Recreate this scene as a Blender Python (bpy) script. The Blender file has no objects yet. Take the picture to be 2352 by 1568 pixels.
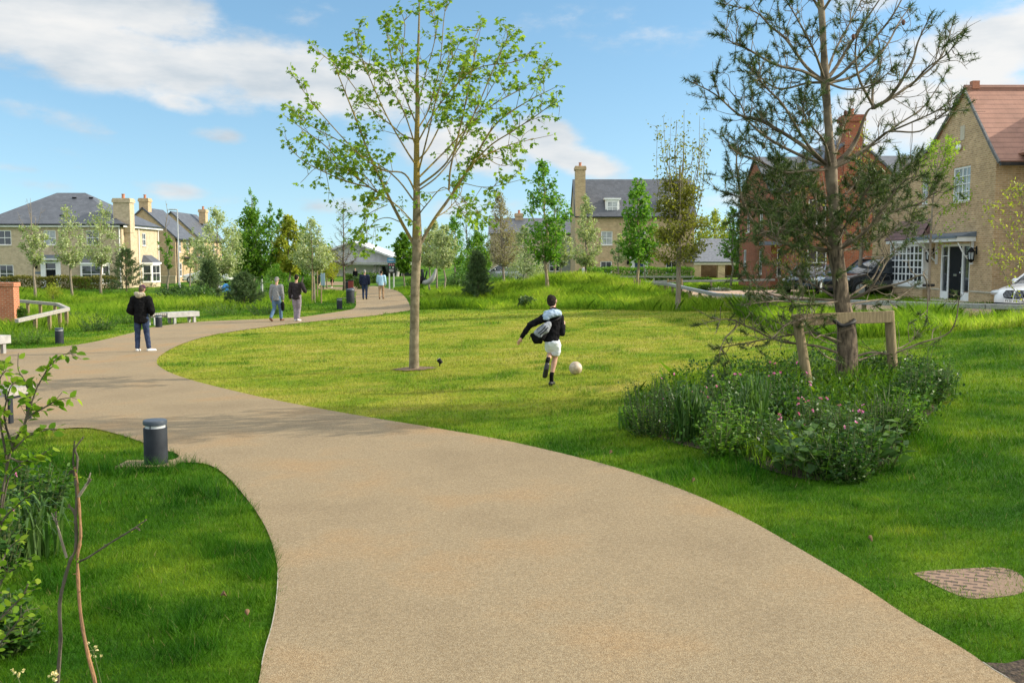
import bpy, bmesh, math, random
import numpy as np
from mathutils import Vector, Matrix
from mathutils.geometry import delaunay_2d_cdt
sc = bpy.context.scene
COL = sc.collection
random.seed(7)
R = math.radians
PI = math.pi

# ------------------------------------------------------------------ camera
F, CX, CY, HZ, CZ = 2251.0, 1176.0, 784.0, 597.0, 2.1      # measured on a 2352 x 1568 copy of the photograph
PIT = math.atan((CY - HZ) / F)
cam_d = bpy.data.cameras.new('camera')
cam = bpy.data.objects.new('camera', cam_d)
COL.objects.link(cam)
cam.location = (0, 0, CZ)
cam.rotation_euler = (PI / 2 - PIT, 0, 0)
cam_d.sensor_width = 36.0
cam_d.lens = 36.0 * F / 2352.0
cam_d.clip_start = 0.05
cam_d.clip_end = 4000
sc.camera = cam
_fw = Vector((0, math.cos(PIT), -math.sin(PIT)))
_up = Vector((0, math.sin(PIT), math.cos(PIT)))

def ss(a, b, x):
    t = np.clip((np.asarray(x, float) - a) / (b - a), 0, 1)
    return t * t * (3 - 2 * t)

# ------------------------------------------------------------------ terrain
BUMPS = [(2.6, 50, 0.86, 6.0, 4.6), (-14.5, 49, 0.45, 5.5, 5.0), (10.9, 18.2, 0.46, 3.8, 4.2), (4.4, 13.0, 0.12, 2.4, 3.0)]

def T(x, y):
    x = np.asarray(x, float); y = np.asarray(y, float)
    g = 1 - 0.75 * ss(22, 38, -x)
    z = 0.6 * np.tanh(0.058 * x) * g * (1 - ss(95, 125, y))
    for (bx, by, a, sx, sy) in BUMPS:
        z = z + a * np.exp(-((x - bx) / sx) ** 2 - ((y - by) / sy) ** 2)
    return z

def Tz(x, y):
    return float(T(x, y))

def ray(px, py):
    return _fw + Vector((1, 0, 0)) * ((px - CX) / F) + _up * ((CY - py) / F)

def gp(px, py):
    """the point of the ground seen at a place of the photograph"""
    d = ray(px, py)
    lo, hi = 0.5, 0.5
    f = lambda t: CZ + d.z * t - Tz(d.x * t, d.y * t)
    while f(hi) > 0 and hi < 900:
        lo = hi; hi *= 1.12
    for _ in range(40):
        m = (lo + hi) / 2
        if f(m) > 0: lo = m
        else: hi = m
    t = (lo + hi) / 2
    return Vector((d.x * t, d.y * t, Tz(d.x * t, d.y * t)))

def at(px, py, Y):
    d = ray(px, py)
    t = Y / d.y
    return Vector((d.x * t, Y, CZ + d.z * t))

def foot(px, Y):
    """ground point under a column of the photograph at depth Y"""
    x = (px - CX) / F * Y * 1.0
    return Vector((x, Y, Tz(x, Y)))

# ------------------------------------------------------------------ value noise (numpy)
_pr = np.random.default_rng(11).random((256, 256))
def vnoise(x, y, s):
    x = np.asarray(x, float) / s + 1000.0; y = np.asarray(y, float) / s + 1000.0
    xi = np.floor(x).astype(int); yi = np.floor(y).astype(int)
    fx = x - xi; fy = y - yi
    fx = fx * fx * (3 - 2 * fx); fy = fy * fy * (3 - 2 * fy)
    a = _pr[xi % 256, yi % 256]; b = _pr[(xi + 1) % 256, yi % 256]
    c = _pr[xi % 256, (yi + 1) % 256]; d = _pr[(xi + 1) % 256, (yi + 1) % 256]
    return (a * (1 - fx) + b * fx) * (1 - fy) + (c * (1 - fx) + d * fx) * fy
def fbm(x, y, s):
    return 0.55 * vnoise(x, y, s) + 0.3 * vnoise(x + 31.7, y - 12.3, s / 2.3) + 0.15 * vnoise(x - 7.1, y + 5.5, s / 5.1)

# ------------------------------------------------------------------ materials
def nt(name):
    m = bpy.data.materials.new(name); m.use_nodes = True
    n = m.node_tree; n.nodes.clear()
    out = n.nodes.new('ShaderNodeOutputMaterial')
    return m, n, out
def nd(n, t, **kw):
    x = n.nodes.new(t)
    for k, v in kw.items():
        if k in x.inputs.keys(): x.inputs[k].default_value = v
        else: setattr(x, k, v)
    return x
def c4(c): return (c[0], c[1], c[2], 1.0)
def ramp(n, stops, fac=None):
    r = n.nodes.new('ShaderNodeValToRGB')
    e = r.color_ramp.elements
    while len(e) < len(stops): e.new(0.5)
    for k, (p, c) in enumerate(stops):
        e[k].position = p; e[k].color = c4(c)
    if fac is not None: n.links.new(fac, r.inputs['Fac'])
    return r
def coord(n, kind='Object', scale=None):
    tc = n.nodes.new('ShaderNodeTexCoord')
    if scale is None: return tc.outputs[kind]
    mp = n.nodes.new('ShaderNodeMapping'); mp.inputs['Scale'].default_value = scale
    n.links.new(tc.outputs[kind], mp.inputs['Vector'])
    return mp.outputs['Vector']
def noise_mat(name, a, b, scale=8.0, rough=0.7, bump=0.0, bscale=None, detail=5.0, metal=0.0, spec=0.4, kind='Object', stretch=None, lo=0.35, hi=0.65, coat=0.0):
    m, n, out = nt(name)
    v = coord(n, kind, stretch)
    t = nd(n, 'ShaderNodeTexNoise', Scale=scale, Detail=detail)
    n.links.new(v, t.inputs['Vector'])
    r = ramp(n, [(lo, a), (hi, b)], t.outputs['Fac'])
    p = nd(n, 'ShaderNodeBsdfPrincipled', Roughness=rough, Metallic=metal)
    p.inputs['Specular IOR Level'].default_value = spec
    p.inputs['Coat Weight'].default_value = coat
    n.links.new(r.outputs['Color'], p.inputs['Base Color'])
    if bump:
        t2 = nd(n, 'ShaderNodeTexNoise', Scale=bscale or scale * 4, Detail=6.0)
        n.links.new(v, t2.inputs['Vector'])
        bp = nd(n, 'ShaderNodeBump', Strength=bump, Distance=0.02)
        n.links.new(t2.outputs['Fac'], bp.inputs['Height'])
        n.links.new(bp.outputs['Normal'], p.inputs['Normal'])
    n.links.new(p.outputs['BSDF'], out.inputs['Surface'])
    return m
def leaf_mat(name, stops, trans=0.38, rough=0.5, attr='rnd', spec=0.25, tint=(1.15, 1.2, 0.6)):
    """leaf colour by a per-leaf random number, part of the light passing through"""
    m, n, out = nt(name)
    at_ = nd(n, 'ShaderNodeAttribute', attribute_name=attr)
    if stops is None:
        col = at_.outputs['Color']
    else:
        col = ramp(n, [(k / (len(stops) - 1), c) for k, c in enumerate(stops)], at_.outputs['Fac']).outputs['Color']
    p = nd(n, 'ShaderNodeBsdfPrincipled', Roughness=rough)
    p.inputs['Specular IOR Level'].default_value = spec
    tr = nd(n, 'ShaderNodeBsdfTranslucent')
    mu = nd(n, 'ShaderNodeMix', data_type='RGBA', blend_type='MULTIPLY')
    mu.inputs[0].default_value = 1.0
    n.links.new(col, mu.inputs[6]); mu.inputs[7].default_value = c4(tint)
    n.links.new(mu.outputs[2], tr.inputs['Color'])
    n.links.new(col, p.inputs['Base Color'])
    mx = nd(n, 'ShaderNodeMixShader', Fac=trans)
    n.links.new(p.outputs['BSDF'], mx.inputs[1]); n.links.new(tr.outputs['BSDF'], mx.inputs[2])
    n.links.new(mx.outputs[0], out.inputs['Surface'])
    return m
def brick_mat(name, cols, mortar, scale=1.0, rough=0.85, vary=0.25):
    m, n, out = nt(name)
    v = coord(n, 'UV')
    b = nd(n, 'ShaderNodeTexBrick', Scale=1.0)
    b.inputs['Color1'].default_value = c4(cols[0]); b.inputs['Color2'].default_value = c4(cols[1])
    b.inputs['Mortar'].default_value = c4(mortar)
    b.inputs['Mortar Size'].default_value = 0.012; b.inputs['Mortar Smooth'].default_value = 0.2
    b.inputs['Brick Width'].default_value = 0.225; b.inputs['Row Height'].default_value = 0.075
    b.inputs['Bias'].default_value = 0.0
    n.links.new(v, b.inputs['Vector'])
    t = nd(n, 'ShaderNodeTexNoise', Scale=2.6, Detail=8.0, Roughness=0.65)
    n.links.new(v, t.inputs['Vector'])
    r = ramp(n, [(0.3, (1 - vary,) * 3), (0.7, (1 + vary * 0.5,) * 3)], t.outputs['Fac'])
    mu = nd(n, 'ShaderNodeMix', data_type='RGBA', blend_type='MULTIPLY'); mu.inputs[0].default_value = 1.0
    n.links.new(b.outputs['Color'], mu.inputs[6]); n.links.new(r.outputs['Color'], mu.inputs[7])
    # single odd bricks
    t3 = nd(n, 'ShaderNodeTexNoise', Scale=9.0, Detail=2.0)
    mp = nd(n, 'ShaderNodeMapping'); mp.inputs['Scale'].default_value = (0.5, 1.5, 1)
    n.links.new(v, mp.inputs['Vector']); n.links.new(mp.outputs[0], t3.inputs['Vector'])
    r3 = ramp(n, [(0.6, (1, 1, 1)), (0.72, (0.72, 0.6, 0.55))], t3.outputs['Fac'])
    mu2 = nd(n, 'ShaderNodeMix', data_type='RGBA', blend_type='MULTIPLY'); mu2.inputs[0].default_value = 0.7
    n.links.new(mu.outputs[2], mu2.inputs[6]); n.links.new(r3.outputs['Color'], mu2.inputs[7])
    p = nd(n, 'ShaderNodeBsdfPrincipled', Roughness=rough); p.inputs['Specular IOR Level'].default_value = 0.2
    n.links.new(mu2.outputs[2], p.inputs['Base Color'])
    bp = nd(n, 'ShaderNodeBump', Strength=0.5, Distance=0.01); bp.invert = True
    n.links.new(b.outputs['Fac'], bp.inputs['Height']); n.links.new(bp.outputs['Normal'], p.inputs['Normal'])
    n.links.new(p.outputs['BSDF'], out.inputs['Surface'])
    return m
def tile_mat(name, a, b, row=0.3, width=0.3, rough=0.6, gap=0.35, depth=0.03):
    """rows of roof tiles on UVs in metres"""
    m, n, out = nt(name)
    v = coord(n, 'UV')
    br = nd(n, 'ShaderNodeTexBrick', Scale=1.0)
    br.inputs['Color1'].default_value = c4(a); br.inputs['Color2'].default_value = c4(b)
    br.inputs['Mortar'].default_value = c4([gap * x for x in a])
    br.inputs['Mortar Size'].default_value = 0.006
    br.inputs['Brick Width'].default_value = width; br.inputs['Row Height'].default_value = row
    n.links.new(v, br.inputs['Vector'])
    t = nd(n, 'ShaderNodeTexNoise', Scale=1.3, Detail=8.0, Roughness=0.7)
    n.links.new(v, t.inputs['Vector'])
    r = ramp(n, [(0.3, (0.75, 0.75, 0.75)), (0.7, (1.15, 1.15, 1.15))], t.outputs['Fac'])
    mu = nd(n, 'ShaderNodeMix', data_type='RGBA', blend_type='MULTIPLY'); mu.inputs[0].default_value = 1.0
    n.links.new(br.outputs['Color'], mu.inputs[6]); n.links.new(r.outputs['Color'], mu.inputs[7])
    # rows drawn by a shadow gap painted into the colour of each course
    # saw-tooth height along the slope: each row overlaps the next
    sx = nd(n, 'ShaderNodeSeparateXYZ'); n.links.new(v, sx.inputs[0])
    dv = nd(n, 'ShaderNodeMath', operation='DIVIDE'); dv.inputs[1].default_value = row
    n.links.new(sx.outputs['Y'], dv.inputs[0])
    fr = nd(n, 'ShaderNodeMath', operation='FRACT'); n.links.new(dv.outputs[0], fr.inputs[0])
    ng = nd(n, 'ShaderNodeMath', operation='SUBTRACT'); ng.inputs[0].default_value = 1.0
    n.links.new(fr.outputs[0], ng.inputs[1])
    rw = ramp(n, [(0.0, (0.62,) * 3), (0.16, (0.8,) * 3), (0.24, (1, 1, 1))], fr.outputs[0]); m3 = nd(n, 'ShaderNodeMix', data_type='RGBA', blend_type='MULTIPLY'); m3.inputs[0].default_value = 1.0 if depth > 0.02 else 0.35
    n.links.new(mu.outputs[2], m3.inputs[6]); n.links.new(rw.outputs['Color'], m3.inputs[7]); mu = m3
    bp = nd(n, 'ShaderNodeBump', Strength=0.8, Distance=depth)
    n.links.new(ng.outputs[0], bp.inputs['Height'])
    p = nd(n, 'ShaderNodeBsdfPrincipled', Roughness=rough); p.inputs['Specular IOR Level'].default_value = 0.35
    n.links.new(mu.outputs[2], p.inputs['Base Color']); n.links.new(bp.outputs['Normal'], p.inputs['Normal'])
    n.links.new(p.outputs['BSDF'], out.inputs['Surface'])
    return m
def glass_mat(name, col=(0.02, 0.024, 0.028), rough=0.04):
    m, n, out = nt(name)
    p = nd(n, 'ShaderNodeBsdfPrincipled', Roughness=rough)
    p.inputs['Specular IOR Level'].default_value = 0.9
    t = nd(n, 'ShaderNodeTexNoise', Scale=1.6, Detail=3.0)
    v = coord(n, 'Object'); n.links.new(v, t.inputs['Vector'])
    r = ramp(n, [(0.35, col), (0.7, [x * 2.2 for x in col])], t.outputs['Fac'])
    n.links.new(r.outputs['Color'], p.inputs['Base Color'])
    bp = nd(n, 'ShaderNodeBump', Strength=0.06, Distance=0.05)
    n.links.new(t.outputs['Fac'], bp.inputs['Height']); n.links.new(bp.outputs['Normal'], p.inputs['Normal'])
    n.links.new(p.outputs['BSDF'], out.inputs['Surface'])
    return m

M = {}
M['buff'] = brick_mat('buff_brick', ((0.55, 0.40, 0.225), (0.43, 0.295, 0.155)), (0.56, 0.45, 0.3))
M['buff_pale'] = brick_mat('pale_buff_brick', ((0.56, 0.455, 0.30), (0.45, 0.35, 0.22)), (0.57, 0.49, 0.36))
M['brown_brick'] = brick_mat('brown_buff_brick', ((0.60, 0.41, 0.225), (0.43, 0.28, 0.145)), (0.62, 0.48, 0.32))
M['red_brick'] = brick_mat('red_brick', ((0.37, 0.1, 0.05), (0.28, 0.07, 0.036)), (0.34, 0.2, 0.13))
M['orange_brick'] = brick_mat('orange_brick', ((0.52, 0.17, 0.08), (0.44, 0.13, 0.06)), (0.5, 0.32, 0.22))
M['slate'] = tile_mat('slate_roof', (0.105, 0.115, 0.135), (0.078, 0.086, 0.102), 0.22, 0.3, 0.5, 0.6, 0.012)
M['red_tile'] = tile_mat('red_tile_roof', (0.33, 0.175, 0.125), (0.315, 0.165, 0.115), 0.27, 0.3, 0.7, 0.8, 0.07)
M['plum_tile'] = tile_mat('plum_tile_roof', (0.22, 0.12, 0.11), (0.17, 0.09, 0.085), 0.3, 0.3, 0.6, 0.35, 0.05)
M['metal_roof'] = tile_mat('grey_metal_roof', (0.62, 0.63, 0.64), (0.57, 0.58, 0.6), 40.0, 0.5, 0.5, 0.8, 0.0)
M['white'] = noise_mat('white_paint', (0.78, 0.78, 0.76), (0.84, 0.84, 0.83), 3.0, 0.45)
M['glass'] = glass_mat('window_glass')
M['glass_blind'] = glass_mat('window_glass_over_blind', (0.19, 0.21, 0.21), 0.08)
M['black_door'] = noise_mat('dark_door_paint', (0.006, 0.007, 0.009), (0.011, 0.012, 0.015), 6, 0.5, spec=0.12)
M['blue_door'] = noise_mat('blue_door_paint', (0.03, 0.06, 0.16), (0.04, 0.075, 0.19), 6, 0.35)
M['lead'] = noise_mat('lead_grey', (0.11, 0.14, 0.18), (0.15, 0.185, 0.23), 5, 0.5)
M['stone'] = noise_mat('pale_stone', (0.5, 0.44, 0.33), (0.58, 0.52, 0.41), 6, 0.8, 0.2)
M['gutter'] = noise_mat('black_gutter', (0.015, 0.015, 0.016), (0.03, 0.03, 0.032), 5, 0.4)
M['pot'] = noise_mat('terracotta', (0.36, 0.15, 0.09), (0.45, 0.2, 0.12), 9, 0.8, 0.2)
M['steel'] = noise_mat('galvanised_steel', (0.42, 0.44, 0.46), (0.52, 0.54, 0.56), 12, 0.45, 0.0, metal=0.6)
M['chrome'] = noise_mat('chrome', (0.6, 0.6, 0.6), (0.7, 0.7, 0.7), 12, 0.2, metal=1.0)
M['timber'] = noise_mat('weathered_timber', (0.19, 0.145, 0.075), (0.31, 0.24, 0.13), 5, 0.85, 0.5, 30, stretch=(8, 8, 1))
M['timber_grey'] = noise_mat('silvered_timber', (0.27, 0.255, 0.225), (0.40, 0.38, 0.34), 4, 0.8, 0.4, 30, stretch=(1, 6, 6))
M['concrete'] = noise_mat('pale_concrete', (0.29, 0.29, 0.28), (0.4, 0.4, 0.385), 5, 0.8, 0.25, 60)
M['bollard'] = noise_mat('anthracite_metal', (0.016, 0.02, 0.026), (0.027, 0.033, 0.041), 7, 0.65, 0.1, 250, spec=0.2)
M['bollard_top'] = noise_mat('anthracite_cap', (0.04, 0.055, 0.075), (0.055, 0.072, 0.095), 30, 0.45)
M['lens'] = noise_mat('frosted_lens', (0.42, 0.46, 0.49), (0.52, 0.56, 0.58), 8, 0.3)
M['black'] = noise_mat('black_plastic', (0.008, 0.008, 0.009), (0.014, 0.014, 0.015), 20, 0.6, spec=0.12)
M['rubber'] = noise_mat('tyre_rubber', (0.012, 0.012, 0.012), (0.022, 0.022, 0.022), 20, 0.8)
M['cloth_tie'] = noise_mat('black_tree_tie', (0.01, 0.01, 0.01), (0.02, 0.02, 0.02), 20, 0.7)

# bark
M['bark_maple'] = noise_mat('pale_maple_bark', (0.20, 0.155, 0.085), (0.34, 0.275, 0.17), 7, 0.9, 0.5, 40, stretch=(2, 2, 0.6))
def lichen_bark():
    m, n, out = nt('lichened_maple_bark')
    v = coord(n, 'Object')
    t = nd(n, 'ShaderNodeTexNoise', Scale=9.0, Detail=6.0); n.links.new(v, t.inputs['Vector'])
    r = ramp(n, [(0.35, (0.135, 0.11, 0.068)), (0.65, (0.27, 0.225, 0.15))], t.outputs['Fac'])
    t2 = nd(n, 'ShaderNodeTexNoise', Scale=2.2, Detail=7.0); n.links.new(v, t2.inputs['Vector'])
    sx = nd(n, 'ShaderNodeSeparateXYZ'); n.links.new(v, sx.inputs[0])
    mr = nd(n, 'ShaderNodeMapRange'); mr.inputs[1].default_value = 1.7; mr.inputs[2].default_value = 2.8
    mr.inputs[3].default_value = -0.25; mr.inputs[4].default_value = 0.16
    n.links.new(sx.outputs['Z'], mr.inputs[0])
    ad = nd(n, 'ShaderNodeMath', operation='ADD'); n.links.new(mr.outputs[0], ad.inputs[0]); n.links.new(t2.outputs['Fac'], ad.inputs[1])
    r2 = ramp(n, [(0.55, (0, 0, 0)), (0.72, (1, 1, 1))], ad.outputs[0])
    mx = nd(n, 'ShaderNodeMix', data_type='RGBA'); n.links.new(r2.outputs['Color'], mx.inputs[0])
    n.links.new(r.outputs['Color'], mx.inputs[6]); mx.inputs[7].default_value = (0.25, 0.185, 0.045, 1)
    p = nd(n, 'ShaderNodeBsdfPrincipled', Roughness=0.9); p.inputs['Specular IOR Level'].default_value = 0.15
    n.links.new(mx.outputs[2], p.inputs['Base Color'])
    t3 = nd(n, 'ShaderNodeTexNoise', Scale=55.0, Detail=6.0); n.links.new(v, t3.inputs['Vector'])
    bp = nd(n, 'ShaderNodeBump', Strength=0.5, Distance=0.02); n.links.new(t3.outputs['Fac'], bp.inputs['Height'])
    n.links.new(bp.outputs['Normal'], p.inputs['Normal'])
    n.links.new(p.outputs['BSDF'], out.inputs['Surface'])
    return m
M['bark_lichen'] = lichen_bark()
M['bark_pine'] = noise_mat('pine_bark', (0.045, 0.033, 0.022), (0.22, 0.165, 0.11), 14, 0.95, 1.0, 30, detail=8, stretch=(1.5, 1.5, 0.45))
M['bark_twig'] = noise_mat('pine_twig_bark', (0.075, 0.057, 0.036), (0.24, 0.19, 0.13), 5, 0.9, 0.3, 40)
M['bark_grey'] = noise_mat('grey_bark', (0.17, 0.14, 0.1), (0.28, 0.24, 0.18), 9, 0.9, 0.4, 40, stretch=(2, 2, 0.5))
M['bark_orange'] = noise_mat('orange_peeling_bark', (0.14, 0.085, 0.055), (0.36, 0.19, 0.085), 9, 0.85, 0.6, 60, stretch=(1, 1, 0.35))
M['bark_dark'] = noise_mat('dark_bark', (0.05, 0.042, 0.03), (0.15, 0.125, 0.09), 15, 0.9, 0.6, 60, stretch=(1, 1, 0.35))
# leaves
M['lf_maple'] = leaf_mat('maple_leaves', [(0.10, 0.19, 0.018), (0.18, 0.30, 0.028), (0.31, 0.43, 0.05)], 0.55)
M['lf_white'] = leaf_mat('whitebeam_leaves', [(0.22, 0.29, 0.12), (0.36, 0.43, 0.21), (0.54, 0.58, 0.36)], 0.42)
M['lf_green'] = leaf_mat('fresh_green_leaves', [(0.07, 0.19, 0.02), (0.12, 0.28, 0.03), (0.22, 0.39, 0.05)], 0.5)
M['lf_deep'] = leaf_mat('deep_green_leaves', [(0.055, 0.14, 0.014), (0.10, 0.23, 0.02), (0.2, 0.34, 0.035)], 0.48)
M['lf_yellow'] = leaf_mat('yellow_green_leaves', [(0.2, 0.26, 0.03), (0.31, 0.36, 0.04), (0.43, 0.44, 0.07)], 0.5)
M['lf_olive'] = leaf_mat('olive_bronze_leaves', [(0.105, 0.12, 0.02), (0.18, 0.195, 0.03), (0.33, 0.33, 0.05)], 0.48)
M['lf_brown'] = leaf_mat('pale_brownish_leaves', [(0.22, 0.18, 0.09), (0.3, 0.27, 0.13), (0.38, 0.37, 0.2)], 0.4)
M['lf_birch'] = leaf_mat('bright_birch_leaves', [(0.16, 0.3, 0.03), (0.27, 0.42, 0.04), (0.38, 0.5, 0.07)], 0.52)
M['lf_needle'] = leaf_mat('pine_needles', [(0.028, 0.052, 0.012), (0.058, 0.098, 0.024), (0.125, 0.175, 0.045)], 0.25, 0.45)
M['lf_conifer'] = leaf_mat('young_conifer_needles', [(0.04, 0.085, 0.03), (0.075, 0.13, 0.05), (0.15, 0.21, 0.08)], 0.25, 0.5)
M['lf_herb'] = leaf_mat('herb_leaves', [(0.013, 0.046, 0.007), (0.032, 0.095, 0.013), (0.1, 0.2, 0.03)], 0.38, 0.4)
M['lf_herb_pale'] = leaf_mat('pale_herb_leaves', [(0.035, 0.09, 0.018), (0.065, 0.14, 0.032), (0.14, 0.235, 0.065)], 0.38, 0.4)
M['lf_bush'] = leaf_mat('bush_leaves', [(0.06, 0.16, 0.016), (0.11, 0.24, 0.024), (0.2, 0.33, 0.04)], 0.44)
M['lf_hedge'] = leaf_mat('hedge_leaves', [(0.035, 0.085, 0.012), (0.065, 0.135, 0.018), (0.12, 0.19, 0.03)], 0.3)
M['lf_hedge_brown'] = leaf_mat('beech_hedge_leaves', [(0.09, 0.1, 0.018), (0.15, 0.15, 0.026), (0.23, 0.2, 0.05)], 0.3)
M['lf_grey'] = leaf_mat('lavender_leaves', [(0.09, 0.12, 0.10), (0.14, 0.17, 0.14), (0.2, 0.23, 0.2)], 0.2)
M['lf_hornbeam'] = leaf_mat('hornbeam_leaves', [(0.09, 0.2, 0.014), (0.17, 0.3, 0.024), (0.32, 0.42, 0.05)], 0.55, 0.55, spec=0.08)
M['pink'] = leaf_mat('pink_petals', [(0.5, 0.1, 0.3), (0.62, 0.17, 0.42), (0.72, 0.3, 0.54)], 0.3)
M['cream'] = leaf_mat('cream_petals', [(0.6, 0.5, 0.2), (0.7, 0.62, 0.32), (0.78, 0.72, 0.45)], 0.3)
M['grass'] = leaf_mat('grass_blades', None, 0.35, 0.55, 'gcol', 0.12)
M['meadow'] = leaf_mat('meadow_blades', None, 0.5, 0.55, 'gcol', 0.1)

# ------------------------------------------------------------------ mesh helpers
def finish(o, name=None, parent=None, loc=None, rz=None):
    COL.objects.link(o)
    if parent is not None: o.parent = parent
    if loc is not None: o.location = loc
    if rz is not None: o.rotation_euler = (0, 0, rz)
    return o

def tag(o, label, cat, group=None, kind=None):
    o['label'] = label
    if cat: o['category'] = cat
    if group: o['group'] = group
    if kind: o['kind'] = kind
    return o

def thing(name, label, cat, loc=(0, 0, 0), rz=0.0, group=None):
    o = bpy.data.objects.new(name, None)
    o.empty_display_size = 0.3
    finish(o, loc=loc, rz=rz)
    return tag(o, label, cat, group)

class MB:
    def __init__(s): s.v = []; s.f = []
    def poly(s, pts):
        k = len(s.v); s.v += [tuple(p) for p in pts]; s.f.append(tuple(range(k, k + len(pts))))
    def box(s, x0, x1, y0, y1, z0, z1, Mx=None):
        P = [(x0, y0, z0), (x1, y0, z0), (x1, y1, z0), (x0, y1, z0), (x0, y0, z1), (x1, y0, z1), (x1, y1, z1), (x0, y1, z1)]
        if Mx is not None: P = [tuple(Mx @ Vector(p)) for p in P]
        k = len(s.v); s.v += P
        for q in ((0, 3, 2, 1), (4, 5, 6, 7), (0, 1, 5, 4), (1, 2, 6, 5), (2, 3, 7, 6), (3, 0, 4, 7)):
            s.f.append(tuple(k + a for a in q))
        return s
    def beam(s, a, b, w, h, roll=0.0):
        """box beam from a to b, w wide, h high"""
        a = Vector(a); b = Vector(b); d = (b - a); L = d.length; d.normalize()
        x = d.cross(Vector((0, 0, 1)))
        if x.length < 1e-4: x = Vector((1, 0, 0))
        x.normalize(); z = x.cross(d)
        Mx = Matrix((x, d, z)).transposed().to_4x4(); Mx.translation = a
        if roll: Mx = Mx @ Matrix.Rotation(roll, 4, 'Y')
        return s.box(-w / 2, w / 2, 0, L, -h / 2, h / 2, Mx)
    def tube(s, pts, rad, n=8, cap=True):
        P = np.asarray([tuple(p) for p in pts], float); k = len(P)
        r = np.asarray(rad, float) if np.ndim(rad) else np.full(k, rad, float)
        t = np.gradient(P, axis=0); t /= np.maximum(np.linalg.norm(t, axis=1), 1e-9)[:, None]
        m = t.mean(0); ref = np.eye(3)[int(np.argmin(np.abs(m)))]
        u = np.cross(t, ref); u /= np.maximum(np.linalg.norm(u, axis=1), 1e-9)[:, None]
        w = np.cross(t, u)
        a = np.arange(n) * 2 * PI / n
        V = P[:, None, :] + r[:, None, None] * (np.cos(a)[None, :, None] * u[:, None, :] + np.sin(a)[None, :, None] * w[:, None, :])
        b = len(s.v); s.v += list(map(tuple, V.reshape(-1, 3)))
        for i in range(k - 1):
            for j in range(n):
                jj = (j + 1) % n
                s.f.append((b + i * n + j, b + i * n + jj, b + (i + 1) * n + jj, b + (i + 1) * n + j))
        if cap:
            s.f.append(tuple(b + j for j in range(n))[::-1]); s.f.append(tuple(b + (k - 1) * n + j for j in range(n)))
        return s
    def lathe(s, prof, n=24, c=(0, 0, 0)):
        b = len(s.v)
        for (r, z) in prof:
            for j in range(n):
                a = 2 * PI * j / n
                s.v.append((c[0] + r * math.cos(a), c[1] + r * math.sin(a), c[2] + z))
        for i in range(len(prof) - 1):
            for j in range(n):
                jj = (j + 1) % n
                s.f.append((b + i * n + j, b + i * n + jj, b + (i + 1) * n + jj, b + (i + 1) * n + j))
        s.f.append(tuple(b + j for j in range(n))[::-1]); s.f.append(tuple(b + (len(prof) - 1) * n + j for j in range(n)))
        return s
    def ball(s, c, r, nu=12, nv=8, Mx=None):
        if not hasattr(r, '__len__'): r = (r, r, r)
        b = len(s.v)
        for i in range(nv + 1):
            th = PI * i / nv
            for j in range(nu):
                a = 2 * PI * j / nu
                p = Vector((r[0] * math.sin(th) * math.cos(a), r[1] * math.sin(th) * math.sin(a), r[2] * math.cos(th)))
                if Mx is not None: p = Mx @ p
                s.v.append((c[0] + p.x, c[1] + p.y, c[2] + p.z))
        for i in range(nv):
            for j in range(nu):
                jj = (j + 1) % nu
                s.f.append((b + i * nu + j, b + (i + 1) * nu + j, b + (i + 1) * nu + jj, b + i * nu + jj))
        return s
    def slab(s, pts, th):
        """flat polygon (front face given anticlockwise seen from outside) thickened inwards"""
        P = [Vector(p) for p in pts]
        nrm = Vector((0, 0, 0))
        for i in range(len(P)):
            nrm += P[i].cross(P[(i + 1) % len(P)])
        nrm.normalize()
        Q = [p - nrm * th for p in P]
        s.poly(P); s.poly(Q[::-1])
        k = len(P)
        for i in range(k):
            j = (i + 1) % k
            s.poly([P[j], P[i], Q[i], Q[j]])
        return s
    def prism(s, prof, y0, y1):
        """closed outline in x,z extruded along y"""
        k = len(prof)
        A = [(x, y0, z) for x, z in prof]; B = [(x, y1, z) for x, z in prof]
        s.poly(A); s.poly(B[::-1])
        for i in range(k):
            j = (i + 1) % k
            s.poly([A[j], A[i], B[i], B[j]])
        return s
    def mesh(s, name, uv=True):
        me = bpy.data.meshes.new(name)
        me.from_pydata(s.v, [], s.f)
        me.update()
        if uv and len(s.f):
            co = np.asarray(s.v, float)
            ul = me.uv_layers.new(name='UVMap')
            nl = len(me.loops)
            li = np.empty(nl, int); me.loops.foreach_get('vertex_index', li)
            pn = np.empty(len(me.polygons) * 3); me.polygons.foreach_get('normal', pn); pn = pn.reshape(-1, 3)
            lt = np.empty(len(me.polygons), int); me.polygons.foreach_get('loop_total', lt)
            N = np.repeat(pn, lt, axis=0)
            t = np.stack([-N[:, 1], N[:, 0], np.zeros(nl)], 1)
            ln = np.linalg.norm(t, axis=1); flat = ln < 0.05
            t[flat] = (1, 0, 0); t[~flat] /= ln[~flat][:, None]
            b = np.cross(N, t)
            p = co[li]
            ul.data.foreach_set('uv', np.stack([(p * t).sum(1), (p * b).sum(1)], 1).astype(np.float32).ravel())
        return me
    def build(s, name, mat, parent=None, smooth=False, loc=None, rz=None, bevel=0.0, sub=0):
        me = s.mesh(name)
        me.materials.append(mat)
        if smooth:
            me.shade_smooth(); me.set_sharp_from_angle(angle=R(42))
        o = bpy.data.objects.new(name, me)
        if bevel:
            b = o.modifiers.new('bevel', 'BEVEL'); b.width = bevel; b.segments = 2; b.limit_method = 'ANGLE'; b.angle_limit = R(40)
        if sub:
            b = o.modifiers.new('sub', 'SUBSURF'); b.levels = sub; b.render_levels = sub
        return finish(o, parent=parent, loc=loc, rz=rz)

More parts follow.
